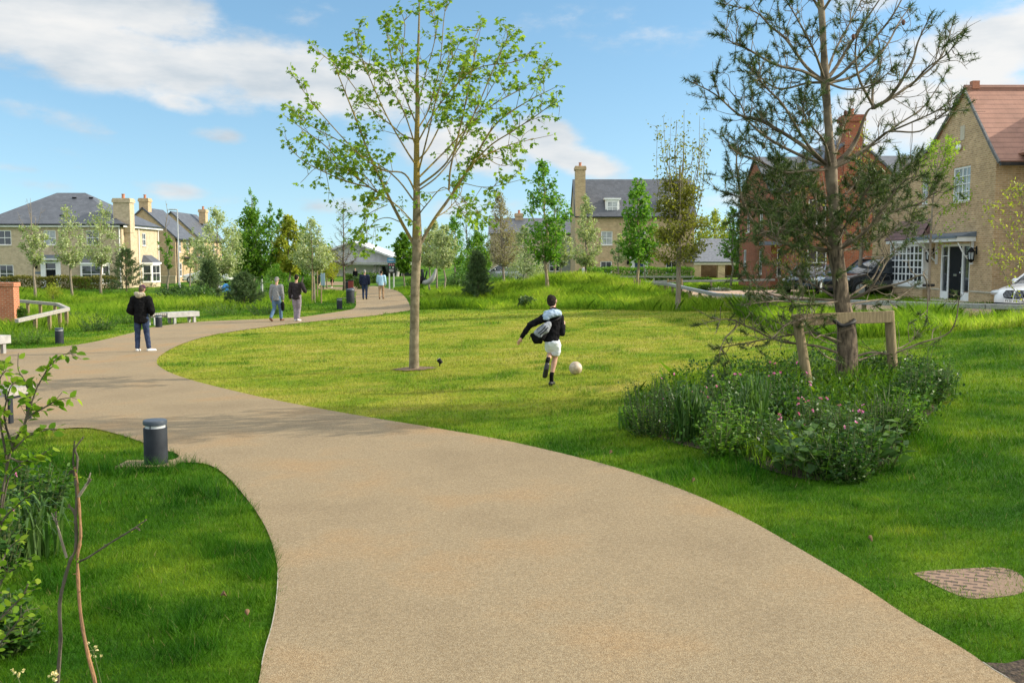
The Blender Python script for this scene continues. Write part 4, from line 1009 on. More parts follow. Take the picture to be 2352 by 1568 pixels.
# ------------------------------------------------------------------ the big pine in the bed
M['cone'] = noise_mat('pine_cones', (0.12, 0.06, 0.045), (0.2, 0.11, 0.08), 60, 0.9, 0.6, 80)
def hero_pine():
    b = gp(1944, 886); Y = b.y
    rg = np.random.default_rng(33)
    t = thing('pine_tree', 'tall sparse pine with twisting branches tied to a timber frame', 'tree', tuple(b))
    W = lambda px, py, dy=0.0: np.array(tuple(at(px, py, Y + dy) - b))
    mb = MB()
    tk = [(1945, 900), (1944, 860), (1946, 800), (1943, 740), (1934, 690), (1929, 640), (1923, 605), (1917, 572), (1919, 520), (1913, 450), (1908, 382), (1905, 320), (1900, 250), (1895, 185), (1892, 110), (1887, 29), (1880, -60), (1876, -190)]
    rd = [0.18, 0.15, 0.14, 0.122, 0.102, 0.098, 0.098, 0.11, 0.078, 0.076, 0.092, 0.058, 0.054, 0.066, 0.042, 0.048, 0.03, 0.01]
    pts = bez([W(a, c) for a, c in tk], 3); mb.tube(pts, np.interp(np.linspace(0, 1, len(pts)), np.linspace(0, 1, len(rd)), rd), 14)
    LIM = []
    def L(ps, dy, r, dens): LIM.append((ps, dy, r, dens))
    # top whorls
    L([(1887, 29), (1840, -40), (1790, -130)], 0.5, 0.03, 1); L([(1888, 29), (1940, -50), (1990, -120)], -0.5, 0.03, .6); L([(1886, 20), (1870, -60), (1840, -160)], -0.8, 0.025, 1); L([(1885, 20), (1900, -80), (1940, -170)], 0.9, 0.025, .8)
    # whorl at 185
    L([(1893, 188), (1850, 150), (1810, 98), (1770, 62), (1735, 35), (1650, 8)], 0.3, 0.04, 1)
    L([(1893, 190), (1840, 165), (1780, 150), (1720, 112), (1690, 98), (1648, 75)], -0.7, 0.035, 1)
    L([(1896, 188), (1930, 150), (1960, 90), (2000, 30), (2040, -30)], 0.4, 0.045, .5)
    L([(1896, 190), (1940, 160), (1990, 108), (2050, 30), (2100, -60)], -0.5, 0.04, .45)
    L([(1900, 192), (1960, 168), (2030, 110), (2075, 55), (2095, 10)], 1.0, 0.035, .5)
    L([(1895, 186), (1870, 120), (1835, 50), (1800, -10)], -1.0, 0.03, .9); L([(1895, 186), (1910, 120), (1960, 50), (1985, -10)], 1.2, 0.03, .7)
    L([(1895, 190), (1850, 190), (1790, 205), (1745, 175), (1720, 150)], 1.1, 0.03, 1.2); L([(1897, 190), (1950, 200), (2010, 190), (2060, 150)], -1.1, 0.025, .5)
    # whorl at 382: the long left arms and the thick forked right arm
    L([(1906, 384), (1850, 335), (1790, 300), (1740, 278), (1690, 258), (1640, 222), (1575, 182)], 0.2, 0.05, 1.1)
    L([(1906, 384), (1840, 350), (1770, 322), (1720, 275), (1690, 240), (1660, 190)], 1.0, 0.04, 1.1)
    L([(1908, 388), (1850, 400), (1790, 392), (1730, 372), (1690, 340), (1660, 310)], -0.9, 0.035, 1.0)
    L([(1904, 384), (1850, 330), (1800, 240), (1760, 190), (1735, 160)], -0.9, 0.035, 1.1)
    L([(1914, 384), (1950, 352), (1978, 312), (1996, 262), (2006, 245)], 0.1, 0.075, 0)
    L([(2005, 248), (2040, 215), (2090, 150), (2118, 90), (2140, 30)], -0.4, 0.045, .45)
    L([(2008, 248), (2060, 225), (2120, 190), (2160, 130), (2192, 42)], 0.5, 0.04, .5)
    L([(2090, 200), (2130, 150), (2170, 118), (2200, 92)], -0.6, 0.02, .6)
    L([(2004, 250), (1998, 200), (2020, 130), (2010, 60)], 0.8, 0.03, .5); L([(2003, 240), (1970, 180), (1965, 110), (1990, 40)], -0.6, 0.03, .4)
    L([(1912, 388), (1970, 360), (2020, 310), (2050, 300), (2110, 300), (2160, 270), (2200, 238)], -0.6, 0.03, .5)
    L([(1912, 388), (1990, 340), (2060, 290), (2130, 240), (2180, 158)], 0.9, 0.03, .4); L([(2050, 300), (2110, 270), (2160, 250), (2215, 205)], -1.0, 0.018, .5)
    L([(1908, 388), (1890, 330), (1850, 280), (1840, 230)], -1.3, 0.03, 1.3); L([(1910, 388), (1930, 330), (1940, 280), (1960, 230)], 1.3, 0.03, .8)
    # whorl at 574
    L([(1914, 578), (1860, 566), (1800, 562), (1745, 530), (1712, 480), (1690, 420), (1698, 352), (1716, 330)], 0.2, 0.05, 1.65)
    L([(1914, 578), (1850, 560), (1800, 520), (1760, 480), (1722, 455), (1660, 440)], 0.9, 0.035, 2.52)
    L([(1914, 576), (1870, 520), (1820, 470), (1770, 420), (1740, 400)], -0.8, 0.035, 2.88)
    L([(1914, 576), (1870, 540), (1800, 530), (1730, 540)], -1.2, 0.03, 2.70); L([(1916, 574), (1890, 500), (1850, 440), (1810, 400)], 1.3, 0.03, 2.70)
    L([(1922, 576), (1965, 546), (2012, 510), (2060, 482), (2110, 470), (2150, 442), (2162, 400)], 0.2, 0.045, 1.12)
    L([(1922, 576), (1975, 530), (2030, 450), (2060, 410), (2090, 380)], 0.9, 0.03, 1.47); L([(1922, 578), (1990, 520), (2060, 430), (2130, 400)], -0.9, 0.03, 1.30)
    L([(1920, 574), (1950, 500), (1990, 430), (2010, 390)], -1.3, 0.028, 2.00); L([(1924, 578), (2000, 556), (2060, 520), (2120, 500)], 1.2, 0.025, 1.30)
    L([(1916, 530), (1870, 528), (1835, 522), (1800, 524)], -0.4, 0.018, 1.65); L([(1918, 470), (1880, 440), (1830, 430), (1790, 445)], 0.8, 0.016, 2.70); L([(1915, 470), (1950, 430), (1990, 420)], 0.7, 0.014, 1.82)
    # low whorls
    L([(1932, 690), (1880, 688), (1820, 680), (1760, 664), (1720, 640), (1690, 630)], -0.2, 0.03, 1.12)
    L([(1930, 690), (1870, 650), (1810, 620), (1760, 600)], 0.9, 0.025, 1.12); L([(1932, 692), (1860, 700), (1790, 690), (1700, 700)], -1.0, 0.022, 0.96)
    L([(1938, 690), (1980, 670), (2012, 648), (2040, 600), (2050, 570), (2024, 520)], 0.1, 0.03, 0.19); L([(1938, 692), (2000, 668), (2080, 640), (2115, 640), (2138, 690), (2128, 742)], -0.5, 0.024, 0.13)
    L([(1936, 690), (1990, 640), (2040, 590), (2080, 560)], 0.9, 0.022, 0.32); L([(1938, 700), (2010, 700), (2060, 680), (2110, 650)], 1.1, 0.018, 0.24)
    L([(1942, 740), (1900, 728), (1850, 735), (1800, 760), (1760, 790)], -0.9, 0.02, 0.56)
    L([(1944, 818), (1887, 800), (1830, 790), (1784, 779), (1720, 752), (1666, 730), (1594, 748)], -0.2, 0.028, 0.56)
    L([(1944, 800), (1880, 770), (1810, 765), (1750, 790), (1690, 800), (1640, 800)], 0.7, 0.022, 0.56); L([(1700, 742), (1670, 780), (1650, 830)], -0.4, 0.009, 0.48)
    L([(1946, 826), (2000, 818), (2060, 808), (2100, 796), (2182, 757), (2203, 698), (2190, 670)], 0.1, 0.024, 0.10); L([(1948, 836), (2010, 812), (2070, 800), (2110, 770)], 0.8, 0.02, 0.16)
    L([(1946, 850), (2000, 860), (2040, 850), (2066, 830)], -0.5, 0.016, 0.00); L([(1944, 836), (1900, 812), (1868, 790)], -0.5, 0.014, 0.00); L([(1946, 790), (1900, 770), (1868, 772), (1850, 740)], -0.8, 0.016, 0.32)
    tips, tw, tl = [], [], []
    def tuft(p, d, s): tips.append(p); tw.append(unit(d)); tl.append(s)
    for (ps, dy, r, dens) in LIM:
        k = len(ps)
        q = [W(a, c, dy * (i / (k - 1)) ** 0.8) + (rg.normal(0, 0.03, 3) if 0 < i < k - 1 else 0) for i, (a, c) in enumerate(ps)]
        pts = bez(q, 5); ln = len(pts)
        mb.tube(pts, r * np.linspace(1, 0.0, ln) ** 0.8 * 0.56 + 0.0042, 7)
        Lb = np.linalg.norm(pts[-1] - pts[0])
        if dens == 0: continue
        tuft(pts[-1], pts[-1] - pts[-3], 0.12)
        n2 = int((8 + 11 * Lb) * (0.3 + 0.7 * min(2.6, dens)))
        for j in range(n2):
            u = rg.uniform(0.22, 0.98); i = min(ln - 2, int(u * (ln - 1))); p = pts[i]; d = unit(pts[i + 1] - pts[max(0, i - 1)])
            dv = unit(d * 0.55 + rg.normal(0, 0.68, 3) + np.array([0, 0, 0.3])); Lw = rg.uniform(0.12, 0.62) * (1.15 - 0.6 * u)
            c1 = p + dv * Lw * 0.5 + rg.normal(0, 0.05, 3); e = p + dv * Lw + np.array([0, 0, 0.08 * Lw])
            tp = bez([p, c1, e], 3); mb.tube(tp, np.linspace(0.0062, 0.0026, len(tp)), 4, False)
            if rg.random() < 0.62 * dens + 0.04: tuft(e, e - c1, rg.uniform(0.07, 0.12))
            if Lw > 0.24:
                for _ in range(rg.integers(1, 3)):
                    s0 = tp[rg.integers(2, len(tp))]; dv2 = unit(dv + rg.normal(0, 0.6, 3) + np.array([0, 0, 0.25])); e2 = s0 + dv2 * rg.uniform(0.08, 0.28)
                    mb.tube([s0, (s0 + e2) / 2 + rg.normal(0, 0.015, 3), e2], [0.0038, 0.003, 0.0022], 4, False)
                    if rg.random() < 0.66 * dens: tuft(e2, dv2, rg.uniform(0.06, 0.105))
    mb.build('trunk', M['bark_twig'], t, smooth=True)
    # rough dark bark over the lower trunk
    bk = MB(); low = bez([W(a, c) for a, c in tk[:8]], 4); rr = np.interp(np.linspace(0, 1, len(low)), np.linspace(0, 1, 8), rd[:8])
    bk.tube(low, rr + 0.006, 18); bk.build('bark', M['bark_pine'], t, smooth=True)
    # needles
    P, A, Sz = [], [], []
    for p, d, s in zip(tips, tw, tl):
        n = int(rg.integers(36, 84))
        f = rg.uniform(-0.12, 0.02, n)
        a = unit(d[None, :] * rg.uniform(0.1, 0.9, n)[:, None] + rg.normal(0, 0.6, (n, 3)))
        P.append(p + d * f[:, None]); A.append(a); Sz.append(s * rg.uniform(0.55, 1.0, n))
    P = np.concatenate(P); A = np.concatenate(A); Sz = np.concatenate(Sz)
    me = leaves('needles', P, A, Sz, M['lf_needle'], rg, LEAF_NEEDLE, nrm=rg.normal(0, 1, (len(P), 3)), width=1.75)
    link_mesh('crown', me, t)
    for (px, py) in [(1754, 336), (1942, 260), (1858, 262), (1844, 280), (2075, 52), (1960, 85), (1790, 430), (2050, 160), (1885, 480), (1730, 160)]:
        c = W(px, py, rg.uniform(-0.4, 0.2)); MB().ball(tuple(c), (0.028, 0.028, 0.042), 8, 6).build('cone', M['cone'], t, smooth=True)
    # timber support frame, standing in the bed beside the tree
    fr = thing('tree_support', 'timber frame of two round posts and a cross board holding the big pine', 'tree support', tuple(b))
    for (a0, a1, dy) in (((1829, 722), (1860, 908), -0.35), ((2042, 714), (2053, 880), 0.1)):
        p1 = W(a0[0], a0[1], dy); p0 = W(a1[0], a1[1], dy); p0 = p0 - (p1 - p0) * 0.12
        MB().tube([p0, p1], [0.072, 0.07], 14).build('post', M['timber'], fr, smooth=True)
    a = W(1826, 735, -0.28); c = W(2050, 727, 0.03)
    MB().beam(a, c, 0.03, 0.17).build('cross_board', M['timber'], fr, bevel=0.006)
    MB().tube(bez([W(1915, 735, -0.24), W(1935, 748, -0.26), W(1962, 738, -0.2), W(1950, 730, 0.2)], 4), 0.03, 8).build('tree_tie', M['cloth_tie'], fr, smooth=True)
    return b
PINE = hero_pine()

# ------------------------------------------------------------------ small dense pines and conifers
def small_pine(seed, label, bx, by, ty, hw, dist=None, group='young bushy pines', stake=None):
    rg = np.random.default_rng(seed)
    b = gp(bx, by) if dist is None else foot(bx, dist)
    Y = b.y; H = at(bx, ty, Y).z - b.z; r = 1.3 * hw / F * Y
    t = thing('pine_tree', label, 'tree', tuple(b), 0, group)
    mb = MB(); mb.tube([(0, 0, -0.1), (0.02, 0, H * 0.4), (0, 0.02, H)], [0.05, 0.04, 0.01], 8)
    P, A, Sz = [], [], []
    nb = 70
    for i in range(nb):
        u = (i + 0.5) / nb; a = i * 2.4 + rg.uniform(-.3, .3); c = np.array([math.cos(a), math.sin(a), 0])
        z0 = H * (0.06 + 0.86 * u); rc = r * (1 - u) ** 0.8 * rg.uniform(0.7, 1.1) + 0.06
        e = np.array([c[0] * rc, c[1] * rc, z0 + rc * rg.uniform(0.15, 0.6)]); p0 = np.array([0, 0, z0])
        mb.tube([p0, (p0 + e) / 2 - (0, 0, 0.03), e], [0.012, 0.008, 0.004], 4, False)
        for k in range(18):
            q = p0 + (e - p0) * rg.uniform(0.25, 1.05) + rg.normal(0, 0.07, 3) * (1 if k else 0)
            d = unit(unit(e - p0) * 0.8 + rg.normal(0, 0.45, 3) + (0, 0, 0.35)); n = 10
            P.append(q + d * rg.uniform(-0.02, 0.16, n)[:, None]); A.append(unit(d + rg.normal(0, 0.5, (n, 3)))); Sz.append(rg.uniform(0.09, 0.17, n))
    mb.build('trunk', M['bark_dark'], t, smooth=True)
    P = np.concatenate(P); A = np.concatenate(A); Sz = np.concatenate(Sz)
    link_mesh('crown', leaves('crown', P, A, Sz, M['lf_conifer'], rg, LEAF_NEEDLE, nrm=rg.normal(0, 1, (len(P), 3)), width=3.4), t)
    return b
small_pine(1, 'bushy young pine before the side wall of the hip-roofed house', 291, 678, 566, 44)
small_pine(2, 'low dark pine behind the white bench, nearest the two walking men', 560, 706, 628, 38)
small_pine(3, 'small dark pine half hidden among the whitebeams left of the tall green tree', 482, None, 596, 26, 56)
sp = small_pine(4, 'dark pine with a leaning stake on the mound right of the tall maple', 1097, 668, 576, 23, 46)
st = MB(); st.tube([(0.34, -0.1, -0.1), (0.04, 0, 0.75)], 0.03, 8)
tag(st.build('tree_stake', M['timber'], loc=tuple(sp), smooth=True), 'leaning pale stake propping the dark pine on the mound', 'stake')

# stakes beside young trees
def stakes(label, pts, rail=None, group='stakes beside young trees'):
    b = gp(*pts[0][:2]) if pts[0][3] is None else foot(pts[0][0], pts[0][3])
    t = thing('tree_support', label, 'tree support', tuple(b), 0, group)
    tops = []
    for (px, pb, ptop, dist) in pts:
        q = gp(px, pb) if dist is None else foot(px, dist)
        tp = at(px, ptop, q.y)
        MB().tube([tuple(q - b - Vector((0, 0, 0.15))), tuple(tp - b)], 0.035, 8).build('post', M['timber'], t, smooth=True)
        tops.append(tp - b)
    if rail:
        for a, c in zip(tops[:-1], tops[1:]):
            MB().beam(a - Vector((0, 0, 0.1)), c - Vector((0, 0, 0.1)), 0.03, 0.09).build('cross_board', M['timber'], t)
stakes('three pale stakes round the whitebeam right of the two walking men', [(717, 697, 610, None), (729, 692, 606, None), (738, 697, 655, None)])
stakes('pair of pale stakes beside the vivid green maple', [(1457, None, 640, 47.5), (1470, None, 641, 47.5)])
stakes('low timber frame round the tiny tree before the hedge', [(1407, None, 640, 61), (1432, None, 640, 61)], True)
stakes('low timber frame behind the trunk of the bronze-olive tree', [(1534, None, 640, 50), (1566, None, 640, 50)], True)
# ------------------------------------------------------------------ buildings
def wall(mb, O, U, W, H, ops=(), gable=None, rev=0.11):
    """wall panel from O along unit U, outward normal U x Z, with rectangular openings (u, v, w, h) and their reveals; gable = outline points above H, right to left"""
    O = Vector(O); U = Vector(U); Zv = Vector((0, 0, 1)); N = U.cross(Zv)
    P = lambda u, v, d=0.0: O + U * u + Zv * v - N * d
    us = sorted({0, W} | {o[0] for o in ops} | {o[0] + o[2] for o in ops})
    vs_ = sorted({0, H} | {o[1] for o in ops} | {o[1] + o[3] for o in ops})
    for i in range(len(us) - 1):
        for j in range(len(vs_) - 1):
            cu, cv = (us[i] + us[i + 1]) / 2, (vs_[j] + vs_[j + 1]) / 2
            if any(o[0] < cu < o[0] + o[2] and o[1] < cv < o[1] + o[3] for o in ops): continue
            mb.poly([P(us[i], vs_[j]), P(us[i + 1], vs_[j]), P(us[i + 1], vs_[j + 1]), P(us[i], vs_[j + 1])])
    for (u, v, w, h) in ops:
        mb.poly([P(u, v), P(u, v + h), P(u, v + h, rev), P(u, v, rev)])
        mb.poly([P(u + w, v), P(u + w, v, rev), P(u + w, v + h, rev), P(u + w, v + h)])
        mb.poly([P(u, v + h), P(u + w, v + h), P(u + w, v + h, rev), P(u, v + h, rev)])
        mb.poly([P(u, v), P(u, v, rev), P(u + w, v, rev), P(u + w, v)])
    if gable:
        mb.poly([P(0, H), P(W, H)] + [P(u, v) for u, v in gable])
    return mb

def frameM(O, U):
    O = Vector(O); U = Vector(U); Zv = Vector((0, 0, 1)); N = U.cross(Zv)
    m = Matrix((U, -N, Zv)).transposed().to_4x4(); m.translation = O
    return m     # local x along the wall, y into the wall, z up

def window(par, O, U, u, v, w, h, nx=2, ny=2, sill=True, fr=0.07, bar=0.035, rec=0.06, glass='glass', name='window', mat='white', mid=None, lintel=None):
    m = frameM(O, U)
    mb = MB()
    y0, y1 = rec - 0.02, rec + 0.05
    mb.box(u, u + fr, y0, y1, v, v + h, m); mb.box(u + w - fr, u + w, y0, y1, v, v + h, m)
    mb.box(u + fr, u + w - fr, y0, y1, v, v + fr, m); mb.box(u + fr, u + w - fr, y0, y1, v + h - fr, v + h, m)
    for i in range(1, nx):
        x = u + fr + (w - 2 * fr) * i / nx; b = bar if mid is None or i % mid else bar * 2.2
        mb.box(x - b / 2, x + b / 2, y0 + 0.012, y1 - 0.012, v + fr, v + h - fr, m)
    for j in range(1, ny):
        z = v + fr + (h - 2 * fr) * j / ny; b = bar * (1.5 if ny == 2 else 1)
        mb.box(u + fr, u + w - fr, y0 + 0.006, y1 - 0.006, z - b / 2, z + b / 2, m)
    o = mb.build(name, M[mat], par)
    MB().box(u + 0.01, u + w - 0.01, y0 + 0.03, y0 + 0.045, v + 0.01, v + h - 0.01, m).build('pane', M[glass], o)
    if sill: MB().box(u - 0.06, u + w + 0.06, -0.07, rec, v - 0.075, v - 0.003, m).build('sill', M['stone'], o)
    return o

def chimney(par, x0, x1, y0, y1, z0, z1, mat, pots=1, cap=0.08):
    mb = MB(); mb.box(x0, x1, y0, y1, z0, z1 - 0.36)
    mb.box(x0 - cap, x1 + cap, y0 - cap, y1 + cap, z1 - 0.358, z1 - 0.1); mb.box(x0 - cap * .4, x1 + cap * .4, y0 - cap * .4, y1 + cap * .4, z1 - 0.098, z1)
    o = mb.build('chimney', M[mat], par)
    for k in range(pots):
        cx = x0 + (x1 - x0) * (k + 0.5) / pots
        MB().lathe([(0.14, 0), (0.12, 0.3), (0.15, 0.32), (0.15, 0.38), (0.1, 0.38)], 12, (cx, (y0 + y1) / 2, z1)).build('chimney_pot', M['pot'], o, smooth=True)
    return o

def house(name, label, x, y, z, group=None):
    return thing(name, label, 'house', (x, y, z), 0, group)
M['verge'] = noise_mat('grey_mortar', (0.12, 0.12, 0.12), (0.2, 0.195, 0.19), 8, 0.9)
X1, Y1 = (1, 0, 0), (0, 1, 0)
def NX(): return (-1, 0, 0)

# ---- hip-roofed house on the left
def hip_house():
    Y = 82.0; x0 = at(-45, 600, Y).x; x1 = at(281, 600, Y).x; W = x1 - x0; z0 = -0.45; D = 8.6
    h = house('brick_house', 'wide buff brick house with a slate hip roof and black front door on the left', x0, Y, z0)
    zz = lambda py, yy=Y: at(0, py, yy).z - z0
    ux = lambda px: (px - -45) / F * Y * (W / ((281 + 45) / F * Y))
    ev = zz(517)
    ops = []
    win = [(ux(-3), zz(563), ux(28) - ux(-3), zz(529) - zz(563)), (ux(102), zz(563), ux(130) - ux(102), zz(529) - zz(563)), (ux(200), zz(563), ux(229) - ux(200), zz(529) - zz(563)), (ux(-3), zz(649), ux(30) - ux(-3), zz(608) - zz(649))]
    door = (ux(103), 0.25, ux(130) - ux(103), zz(605) - 0.25)
    mb = MB()
    wall(mb, (0, 0, 0), X1, W, ev, win + [door])
    sw = [(1.0, zz(563), 0.9, 1.15), (4.6, zz(563), 0.9, 1.15)]
    wall(mb, (W, 0, 0), Y1, D, ev, sw)
    wall(mb, (W, D, 0), NX(), W, ev); wall(mb, (0, D, 0), (0, -1, 0), D, ev)
    mb.box(-0.01, W + 0.012, -0.012, 0.0, ev * 0.5 - 0.05, ev * 0.5 + 0.06)
    mb.build('wall', M['buff_pale'], h)
    for k, o in enumerate(win): window(h, (0, 0, 0), X1, *o, nx=2, ny=2, glass='glass_blind' if k == 1 else 'glass')
    for o in sw: window(h, (W, 0, 0), Y1, *o, nx=2, ny=2)
    # door with white surround, transom and canopy
    dm = MB(); dm.box(door[0] + 0.07, door[0] + door[2] - 0.07, 0.05, 0.1, 0.25, door[1] + door[3] - 0.5); d = dm.build('door', M['black_door'], h)
    MB().ball((door[0] + door[2] - 0.17, 0.03, 1.3), 0.035, 8, 6).build('handle', M['chrome'], d)
    sm = MB()
    for a, b in ((door[0] - 0.34, door[0] + 0.07), (door[0] + door[2] - 0.07, door[0] + door[2] + 0.34)): sm.box(a, b, -0.08, 0.04, 0.25, door[1] + door[3])
    sm.box(door[0] - 0.34, door[0] + door[2] + 0.34, -0.08, 0.04, door[1] + door[3] + 0.002, door[1] + door[3] + 0.2)
    sm.box(door[0] + 0.072, door[0] + door[2] - 0.072, 0.0, 0.06, door[1] + door[3] - 0.5, door[1] + door[3] - 0.44)
    sm.build('door_surround', M['white'], h)
    MB().box(door[0] + 0.07, door[0] + door[2] - 0.07, 0.07, 0.085, door[1] + door[3] - 0.44, door[1] + door[3]).build('transom_pane', M['glass'], h)
    cx0, cx1 = ux(89), ux(140)
    ca = MB(); zt = zz(588); ca.box(cx0, cx1, -0.75, -0.002, zz(597), zz(593)); ca.build('canopy_fascia', M['white'], h)
    ca = MB(); ca.poly([(cx0 - 0.05, -0.8, zz(593) + 0.002), (cx1 + 0.05, -0.8, zz(593) + 0.002), (cx1 - 0.1, -0.004, zt + 0.1), (cx0 + 0.1, -0.004, zt + 0.1)]); ca.poly([(cx0 - 0.05, -0.8, zz(593) + 0.002), (cx0 + 0.1, -0.004, zt + 0.1), (cx0, -0.004, zz(593) + 0.002)]); ca.poly([(cx1 + 0.05, -0.8, zz(593) + 0.002), (cx1, -0.004, zz(593) + 0.002), (cx1 - 0.1, -0.004, zt + 0.1)])
    ca.build('canopy', M['lead'], h)
    MB().box(ux(80), ux(93), -0.03, -0.002, zz(629), zz(624)).build('name_plate', M['lead'], h)
    lp = MB(); lp.lathe([(0.05, 0), (0.11, 0.08), (0.13, 0.3), (0.05, 0.4), (0.02, 0.46)], 8, (ux(85), -0.2, zz(617))); lp.box(ux(85) - .02, ux(85) + .02, -0.2, 0, zz(617) + .4, zz(617) + .44); lp.build('lantern', M['black'], h)
    # bay windows: front and side
    def bay(O, U, u0, u1, dep, zs, zt_, roof_t, nx):
        m = frameM(O, U); b = MB(); ins = 0.35
        pts = [(u0, 0), (u0 + ins, -dep), (u1 - ins, -dep), (u1, 0)]
        for (a, c) in zip(pts[:-1], pts[1:]): b.poly([m @ Vector((a[0], a[1], 0)), m @ Vector((c[0], c[1], 0)), m @ Vector((c[0], c[1], zs)), m @ Vector((a[0], a[1], zs))])
        bo = b.build('bay_base', M['buff_pale'], h)
        for (a, c, k) in ((pts[0], pts[1], 1), (pts[1], pts[2], nx), (pts[2], pts[3], 1)):
            A = m @ Vector((a[0], a[1], 0)); C = m @ Vector((c[0], c[1], 0)); L = (C - A).length
            window(h, A, (C - A).normalized(), 0.0, zs + 0.01, L, zt_ - zs - 0.01, nx=2 if k > 1 else 1, ny=2, sill=False, fr=0.13, rec=0.0, name='bay_window')
        f = MB(); f.poly([m @ Vector((p[0] * 1, p[1] - 0.12, zt_ + 0.12)) for p in pts][::-1]); 
        top = [(u0 - 0.1, 0), (u0 + ins - 0.08, -dep - 0.12), (u1 - ins + 0.08, -dep - 0.12), (u1 + 0.1, 0)]
        for (a, c) in zip(top[:-1], top[1:]): f.poly([m @ Vector((a[0], a[1], zt_)), m @ Vector((c[0], c[1], zt_)), m @ Vector((c[0], c[1], zt_ + 0.14)), m @ Vector((a[0], a[1], zt_ + 0.14))])
        f.poly([m @ Vector((p[0], p[1], zt_)) for p in top][::-1])
        f.build('bay_fascia', M['white'], h)
        r = MB(); rt = [(u0 + 0.3, 0), (u0 + 0.5, -0.05), (u1 - 0.5, -0.05), (u1 - 0.3, 0)]
        for i in range(3):
            a, c, e, g = top[i], top[i + 1], rt[i + 1], rt[i]
            r.poly([m @ Vector((a[0], a[1], zt_ + 0.142)), m @ Vector((c[0], c[1], zt_ + 0.142)), m @ Vector((e[0], e[1], roof_t)), m @ Vector((g[0], g[1], roof_t))])
        r.build('bay_roof', M['slate'], h)
    bay((0, 0, 0), X1, ux(184), ux(251), 0.75, zz(652), zz(607), zz(585), 2)
    bay((W, 0, 0), Y1, 4.3, 7.0, 0.75, zz(652), zz(607), zz(585), 2)
    # roof
    rz = at(0, 443, Y + D / 2).z - z0
    o = 0.32; ra = (at(114, 0, Y + D / 2).x - x0, D / 2, rz); rb = (at(180, 0, Y + D / 2).x - x0, D / 2, rz)
    c = [(-o, -o, ev + 0.06), (W + o, -o, ev + 0.06), (W + o, D + o, ev + 0.06), (-o, D + o, ev + 0.06)]
    rm = MB()
    rm.poly([c[0], c[1], rb, ra]); rm.poly([c[1], c[2], rb]); rm.poly([c[2], c[3], ra, rb]); rm.poly([c[3], c[0], ra]); rm.poly(c[::-1])
    rf = rm.build('roof', M['slate'], h)
    vt = MB()
    for (px, py) in ((134, 456), (174, 456), (135, 497)):
        f = (py - 443) / (517 - 443); v = Vector(((px + 45) / 326 * W, D / 2 * (1 - f) - o * f, rz + (ev - rz) * f + 0.03)); vt.box(v.x - 0.16, v.x + 0.16, v.y - 0.12, v.y + 0.05, v.z - 0.05, v.z + 0.06)
    vt.build('roof_vent', M['black'], rf)
    chimney(rf, W + 0.02 - 0.85, W + 0.55, 0.5, 1.5, ev - 0.6, at(293, 456, Y + 1).z - z0, 'buff_pale')
    ch = MB(); ch.box(W + 0.012, W + 0.5, 0.62, 1.38, 0.6, ev - 0.2); ch.build('chimney_breast', M['buff_pale'], h)
    g = MB(); g.box(-o, W + o, -o - 0.1, -o - 0.004, ev - 0.02, ev + 0.1); g.box(W + o + 0.004, W + o + 0.1, -o, D + o, ev - 0.02, ev + 0.1); g.build('gutter', M['gutter'], h)
    fa = MB(); fa.box(-o + 0.02, W + o - 0.01, -o, -0.012, ev - 0.16, ev - 0.021); fa.box(W + 0.012, W + o, -o, D + o, ev - 0.162, ev - 0.022); fa.build('eaves', M['white'], h)
    for (a, b) in ((W - 0.15, -0.08), (W + 0.08, D - 0.3), (W + 0.08, 3.6)): MB().tube([(a, b, 0.2), (a, b, ev - 0.2)], 0.045, 8).build('downpipe', M['white'], h)
hip_house()

# ---- gabled houses behind it
def gable_house(label, Y, apex, foot_px, D, z0, mat, chim, wins_side=(), side_door=None, ridge_back=None, name='brick_house'):
    ax = at(apex[0], apex[1], Y); fx = at(foot_px[0], foot_px[1], Y)
    hw = fx.x - ax.x; W = 2 * hw; x0 = ax.x - hw
    h = house(name, label, x0, Y, z0)
    ev = fx.z - z0; az = ax.z - z0
    mb = MB()
    wall(mb, (0, 0, 0), X1, W, ev, (), [(hw, az)])
    wall(mb, (W, 0, 0), Y1, D, ev, wins_side); wall(mb, (W, D, 0), NX(), W, ev, (), [(hw, az)]); wall(mb, (0, D, 0), (0, -1, 0), D, ev)
    mb.build('wall', M[mat], h)
    for o in wins_side: window(h, (W, 0, 0), Y1, *o)
    rm = MB(); o = 0.18; sl = (az - ev) / hw; e = 0.35
    rm.slab([(W + e, -o, ev - e * sl + 0.1), (W + e, D + o, ev - e * sl + 0.1), (hw, D + o, az + 0.1), (hw, -o, az + 0.1)], 0.12)
    rm.slab([(-e, D + o, ev - e * sl + 0.1), (-e, -o, ev - e * sl + 0.1), (hw, -o, az + 0.1), (hw, D + o, az + 0.1)], 0.12)
    rf = rm.build('roof', M['slate'], h)
    if chim:
        a = at(chim[0], chim[2], Y); b_ = at(chim[1], chim[2], Y)
        y0 = chim[3]
        chimney(rf, a.x - x0, b_.x - x0, y0, y0 + 0.95, az - 1.1, a.z - z0, mat)
    g = MB(); g.box(W + e + 0.003, W + e + 0.1, -o, D + o, ev - e * sl - 0.02, ev - e * sl + 0.08); g.build('gutter', M['gutter'], h)
    p = MB(); p.tube([(W + 0.07, 0.2, 0.1), (W + 0.07, 0.2, ev - 0.3)], 0.05, 8); p.build('downpipe', M['gutter'], h)
    return h, W, ev
h2, W2, ev2 = gable_house('buff brick house with a blank gable and a stout chimney, behind the hip-roofed house', 100.0, (328, 478), (402, 543), 5.6, -0.3, 'buff', (318, 339, 455, 0.05), [(0.9, 3.2, 0.9, 1.2), (3.4, 3.2, 0.9, 1.2), (0.9, 0.7, 1.0, 1.4)])
